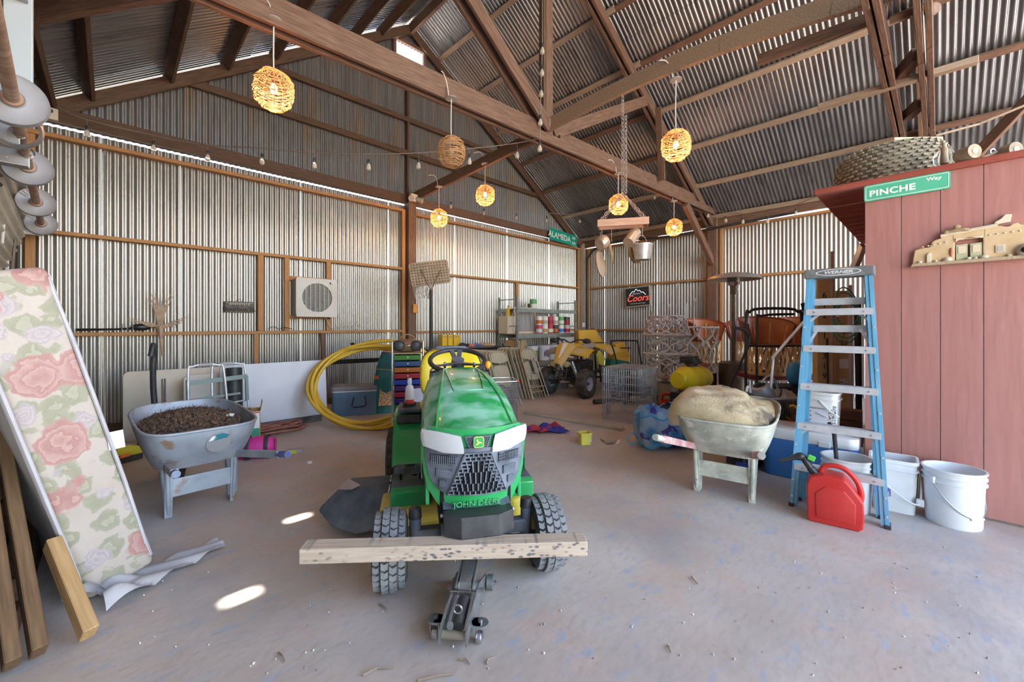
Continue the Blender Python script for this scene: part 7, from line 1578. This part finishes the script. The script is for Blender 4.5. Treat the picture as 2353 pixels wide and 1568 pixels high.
# string lights
SLB = M('string_bulb', (.80,.74,.62), .08, 0, trans=.55, ior=1.25); SLC = M('string_cable', (.20,.17,.15), .7)
def string(lab, pts, bulbs, grp):
    P = smoothpath(pts, 8); t = thing('string_light', lab, 'string light', P[0]); o = P[0]
    MB().tube([p-o for p in P], .007, 5).build('cable', SLC, t, smooth=60)
    for k in bulbs:
        f = k*(len(P)-1); i = min(int(f), len(P)-2); p = P[i].lerp(P[i+1], f-i)-o
        MB().cyl(p, p+V((0,0,-.07)), .003, n=5).build('drop', SLC, t)
        b_ = MB().lathe([(.012,-.07),(.016,-.075),(.017,-.12),(.014,-.125)], 10, Matrix.Translation(p)).build('socket', BLACKP, t, smooth=40)
        MB().lathe([(.013,-.12),(.022,-.145),(.030,-.175),(.026,-.20),(.001,-.212)], 12, Matrix.Translation(p)).build('bulb', SLB, t, smooth=50)
kz = onY(1240, 318, 3.7)
string('string of clear bulbs swagged from the left corner to the king post', [onY(128,245,YG-.2), onY(200,275,YG-.3), onY(340,308,6.9), onY(465,332,6.6), onY(590,340,6.1), onY(710,350,5.6), onY(835,354,5.1), onY(950,352,4.7), onY(1067,343,4.35), onY(1180,330,4.0), kz], [.10,.21,.31,.41,.51,.61,.71,.81,.91], '')
string('string of clear bulbs crossing the gable to the eave post', [onY(945,430,YG-.3), onY(1033,455,6.9), onY(1112,472,6.7), onY(1190,484,6.4), onY(1262,490,6.1), onY(1335,492,5.7), onY(1412,470,5.0), onY(1478,450,4.5), onY(1530,420,3.9)], [.13,.25,.37,.49,.62,.78,.93], '')
string('string of clear bulbs dipping along the eave towards the red shed', [V((9.3,3.5,3.95)), onX(1592,470,9.4), onX(1618,476,9.4), onX(1660,488,9.35), onX(1697,491,9.3), onX(1757,490,9.2), onX(1823,472,9.0), onX(1884,448,8.7)], [.18,.32,.46,.60,.73,.87], '')
P0 = onY(1246, -40, 3.5); string('string of bulbs hanging straight down beside the king post', [P0, onY(1246,100,3.5), onY(1243,200,3.5), onY(1240,318,3.5)], [.30,.45,.62,.80,.97], '')
# hanging pot rack
rk = thing('pot_rack', 'pinkish wooden pot rack hanging on chains from the bowed beam', 'pot rack', (0,0,0)); cR = at(1431, 520, 4.9)
rk.location = cR; rdir = rzv(rf(.97,-.24)); rk.rotation_euler = (0, 0, rdir)
PKW = wood('rack_pink', (.50,.28,.18), (.62,.38,.27)); CHN = M('chain_zinc', (.50,.46,.44), .4, .6)
for sy in (-1,1): MB().box((0,sy*.085,.03), (.58,.022,.085)).build('side_board', PKW, rk, bevel=.003)
for sx in (-1,1): MB().box((sx*.28,0,.03), (.022,.16,.085)).build('end_board', PKW, rk, bevel=.003)
def chain(mb, a, b, link=.045, r=.004):
    a, b = V(a), V(b); n = max(2, int((b-a).length/(link*.78))); d = (b-a)/n; x = d.normalized(); s = x.orthogonal().normalized()
    for i in range(n):
        c = a+d*(i+.5); side = s if i%2 == 0 else x.cross(s)
        mb.tube([c+x*(link*.5*math.cos(t))+side*(link*.28*math.sin(t)) for t in [2*math.pi*k/10 for k in range(10)]], r, 4, closed=True)
top = V((0,0,.39))
mb = MB(); chain(mb, top, V((.0,0,1.62)), .055, .005); chain(mb, V((.035,0,.39)), V((.035,0,1.3)), .055, .005); mb.build('main_chain', CHN, rk)
for sx in (-1,1):
    for sy in (-1,1): mb = MB(); chain(mb, top, (sx*.25,sy*.085,.07)); mb.build('corner_chain', M('chain_pink',(.42,.30,.26),.6,.3), rk)
COP = M('copper_dusty', (.55,.36,.24), .35, .6, (.66,.50,.36), 7); TINM = M('tin_pail', (.55,.47,.42), .35, .6, (.66,.60,.55), 20)
def hang(name, lab, loc, cat='pan'):
    t = thing(name, lab, cat, rk_w @ V(loc)); MB().tube([(0,0,.16),(0,0,.04),(.01,0,.0)], .004, 5).build('hook', M('chain_pink'), t); return t
rk_w = Matrix.LocRotScale(V(cR), Euler((0,0,rdir)), None)
q = hang('copper_pot', 'small dusty copper pot hanging at the left end of the rack', (-.24,-.06,-.20), 'pot'); MB().lathe([(.001,-.06),(.06,-.06),(.085,-.02),(.085,.05),(.08,.05),(.078,-.02),(.001,-.05)], 20, Matrix.Rotation(R(65),4,'Y')).build('bowl', COP, q, smooth=50)
q = hang('flat_pan', 'round brass pan lid hanging flat beside the copper pot', (-.13,.02,-.18)); MB().lathe([(.001,-.008),(.115,-.008),(.12,.012),(.112,.0),(.001,.0)], 26, Matrix.Translation((0,0,-.14)) @ Matrix.Rotation(rdir*0+R(70),4,'Y') @ Matrix.Rotation(R(55),4,'X')).build('dish', M('brass_dull',(.58,.42,.22),.45,.4), q, smooth=50)
q = hang('oval_tray', 'long oval tan tray hanging lowest on the rack', (-.26,-.02,-.22)); MB().lathe([(.001,-.008),(.16,-.008),(.168,.014),(.155,.0),(.001,.0)], 28, Matrix.Translation((0,0,-.22)) @ Matrix.Rotation(R(80),4,'X') @ Matrix.Scale(.55,4,(1,0,0))).build('dish', M('tray_tan2',(.50,.36,.25),.5,.2), q, smooth=50)
q = hang('copper_saucepan', 'straight copper can hanging tilted on the right of the rack', (.12,-.03,-.12), 'can'); MB().lathe([(.001,-.13),(.065,-.13),(.065,.10),(.06,.10),(.06,-.12),(.001,-.12)], 22, Matrix.Rotation(R(48),4,'Y') @ Matrix.Translation((0,0,-.03))).build('body', COP, q, smooth=40)
q = hang('tin_pail', 'embossed tin pail hanging by its wire bail on the rack', (.22,-.02,-.14), 'pail'); MB().lathe([(.001,-.27),(.088,-.27),(.118,-.10),(.123,-.10),(.122,-.09),(.112,-.10),(.085,-.26),(.001,-.26)], 28).build('body', TINM, q, smooth=40); MB().tube(arcpts((0,0,-.10),.115,0,math.pi,14), .004, 6).build('bail', M('chain_pink'), q)
q = hang('round_skillet', 'dark gold skillet hanging behind the tin pail', (.13,.09,-.18)); MB().lathe([(.001,-.01),(.11,-.01),(.125,.03),(.118,.03),(.105,.0),(.001,.0)], 26, Matrix.Translation((0,0,-.14)) @ Matrix.Rotation(R(80),4,'X')).build('dish', M('gold_dark',(.36,.24,.10),.45,.4), q, smooth=50); MB().bar((0,0,-.02), (0,0,.05), .02, .01).build('handle', COP, q)
# ================================================================= ROLL-UP DOOR GEAR ON THE LEFT
DST = M('door_steel', (.38,.38,.39), .45, .5, (.46,.46,.47), 6, rvar=.08); DGR = M('drum_grey', (.28,.27,.29), .5, .3, (.34,.33,.35), 5); PIPE = M('rusty_pipe', (.30,.17,.11), .6, .3, (.42,.30,.23), 6, (1,5,1))
ZA = 2.45
def ax(Y): return V((-.35-.054*(Y-3.21), Y, ZA))
dd = struct('door_1')
cv = M('curtain_beige', (.48,.45,.38), .45, .2, (.55,.52,.45), 3)
for i, (y0, y1) in enumerate(((4.55, 6.95),(1.2, 3.95))):
    mb = MB(); nz = 220
    for k in range(nz+1):
        s = 3.1*k/nz; wv = .016*max(-1,min(1,1.7*math.sin(2*math.pi*s/.085)))
        for yy in (y0, y1):
            a0 = ax(yy)
            if s < .30: an = s/.14; pt = V((a0.x-.14*math.cos(math.pi/2-an*1.05), yy, a0.z+.14*math.sin(math.pi/2-an*1.05)))+V((-wv*.6,0,wv*.6))
            else: pt = V((a0.x-.115-.16*min(1,(s-.30)/.5)+wv, yy, a0.z-.088-(s-.30)))
            mb.v.append(pt)
    for k in range(nz):
        if mb.v[2*k+2].z > .02: mb.f.append((2*k,2*k+1,2*k+3,2*k+2))
    mb.build('curtain', cv, dd, smooth=50)
op = thing('door_axle', 'rusty pipe axle with grey drum wheels of the roll-up doors along the left wall', 'door axle', (0,0,0))
MB().cyl(ax(1.5), ax(7.0), .027, n=16).build('pipe', PIPE, op, smooth=40)
dmx = ax(7).__sub__(ax(3)).normalized()
for Y in (1.95, 3.21, 4.50, 5.72, 6.86):
    T = Matrix.Translation(ax(Y)) @ dmx.to_track_quat('Z','Y').to_matrix().to_4x4()
    w_ = MB().lathe([(.028,-.01),(.04,-.012),(.046,-.006),(.110,-.004),(.125,-.012),(.128,.025),(.123,.025),(.121,.0),(.05,.0),(.028,.0)], 40, T).build('drum_wheel', DGR, op, smooth=40)
    for k in range(4): a = R(35+14*k); MB().bar(T @ V((.07*math.cos(a),.07*math.sin(a),-.010)), T @ V((.12*math.cos(a),.12*math.sin(a),-.010)), .009, .007).build('rib', DGR, w_)
    MB().lathe([(.027,-.018),(.042,-.018),(.038,-.026),(.027,-.026)], 16, T).build('hub', PIPE, w_)
# brackets between the two doors and the steel hanger
bx_ = thing('axle_bracket', 'galvanised steel bracket plates carrying the roll-up door axle', 'bracket', ax(3.95)+V((-.05,0,0)))
for dy, dz in ((-.20,-.02), (.20,-.03)):
    MB().box((-.10,dy,dz), (.32,.012,.13)).build('plate', DST, bx_, bevel=.004); MB().box((-.10,dy-.04,dz-.07), (.32,.09,.010)).build('flange', DST, bx_, bevel=.003)
    MB().lathe([(.026,-.012),(.036,-.012),(.036,.005),(.026,.005)], 18, Matrix.Translation((.05,dy-.01,-.0)) @ Matrix.Rotation(R(90),4,'X')).build('bearing_ring', CHROME, bx_)
    for dx in (-.2,-.05): MB().box((dx,dy-.010,dz-.02), (.035,.010,.014)).build('louvre', DST, bx_, bevel=.003)
    MB().cyl((-.12,dy-.008,dz+.03), (-.12,dy-.018,dz+.03), .009, n=6).build('bolt', STEEL, bx_)
MB().box((-.18,.19,-.05), (.12,.002,.08)).build('sticker', M('paper'), bx_)
MB().tube([ax(3.95)-bx_.location+V((.10*math.cos(a), -.28, .10*math.sin(a))) for a in [2*math.pi*i/30 for i in range(30)]], .012, 5, closed=True).build('chain_wheel', STEEL, bx_)
e_ = thing('end_bracket', 'galvanised channel bracket at the far end of the roll-up door axle', 'bracket', ax(6.93)+V((-.05,0,-.14))); MB().box((-.10,0,.05), (.30,.05,.08)).build('channel', DST, e_, bevel=.006); MB().box((-.2,-.02,-.2), (.05,.05,.5)).build('leg', DST, e_, bevel=.004)
hg = thing('steel_hanger', 'pale steel channel hanging vertically above the near drum wheel', 'hanger', (0,0,0)); q = at(40, 100, 2.35)
MB().box((q.x,q.y+.05,3.2), (.11,.05,1.35)).build('channel', M('channel_pale',(.46,.49,.52),.4,.3), hg, bevel=.004); MB().lathe([(.001,0),(.10,0),(.10,.02),(.001,.02)], 20, Matrix.Translation((q.x-.06,q.y,3.16+.02))).build('cap_disc', DST, hg)
tag(MB().tube(smoothpath([at(75,430,3.9), at(45,445,3.8), at(15,480,3.6), at(5,560,3.5)],6), .010, 6).build('pale_rope', M('cord_white'), None, smooth=60), 'pale cord looping over the roll-up door curtain', 'cord')
tag(MB().tube(smoothpath([at(55,495,4.3), at(38,540,4.2), at(30,600,4.1), at(28,640,4.05)],6), .011, 6).build('door_cable', SLC, None, smooth=60), 'dark slack cable hanging below the far drum wheel', 'cable')
# outlet at the king post, sagging wire, plastic bottle in the rafters
tag(MB().box((0,0,0), (.05,.07,.10)).build('outlet_box', M('outlet_grey',(.42,.42,.42),.4,.4), None, bevel=.004, loc=onX(1261,283,4.30), rot=(0,0,R(10))), 'grey metal outlet box at the foot of the king post', 'outlet')
q = at(2142, 22, 3.25); tag(MB().grid(lambda u,v: V((.05*math.cos(2*math.pi*u)*math.sin(math.pi*v)**.5*(1+.2*math.sin(6*math.pi*u)), .05*math.sin(2*math.pi*u)*math.sin(math.pi*v)**.5, .10*(v-.5))), 14, 10, cu=True).build('crushed_bottle', GLB, None, smooth=60, loc=(q.x,q.y,q.z)), 'crushed clear plastic bottle wedged beside the overhead planks', 'bottle')
tag(MB().tube([at(2150,312,4.3), at(2250,285,4.2), at(2360,240,4.0)], .012, 6).build('thin_batten', PALEW, None), 'thin pale batten slanting above the shed roof', 'batten')
# litter on the floor
STK = M('twig_floor', (.30,.22,.16), .9); i = 0
for (x0,y0,x1,y1,lab) in ((834,1552,905,1536,'curved dry twig on the floor left of the jack'),(960,1564,1045,1550,'pair-like dry twig on the floor below the jack'),(1056,1516,1080,1528,'bent twig on the floor right of the jack tail'),(1118,1526,1138,1510,'straight thin twig on the bare floor'),(872,1388,890,1404,'short dark twig on the floor before the tyre'),(640,1500,655,1522,'tiny dark twig near the sun spots'),(1590,1325,1604,1343,'lone dark twig on the open concrete'),(1538,1486,1542,1500,'short upright-looking dark twig on open concrete')):
    a, b = fl(x0,y0,.006), fl(x1,y1,.006); m_ = (a+b)/2+V((rnd(-.02,.02),rnd(-.02,.02),.004)); tag(MB().tube([a,m_,b], [.004,.0035,.002], 5).build('dry_twig', STK, None), lab, 'twig')
CHIPS = litter('chips', 130, lambda: (lambda q: (q.x,q.y,.003))(fl(rnd(300,2300), rnd(1240,1560))), None, (.003,.007), .0)
c_ = CHIPS.build('floor_grit', M('grit',(.30,.27,.25),.9,0,(.75,.73,.70),3,lo=.45,hi=.55), None); tag(c_, 'scattered grit and pale chips on the concrete floor', 'grit'); c_['kind'] = 'stuff'
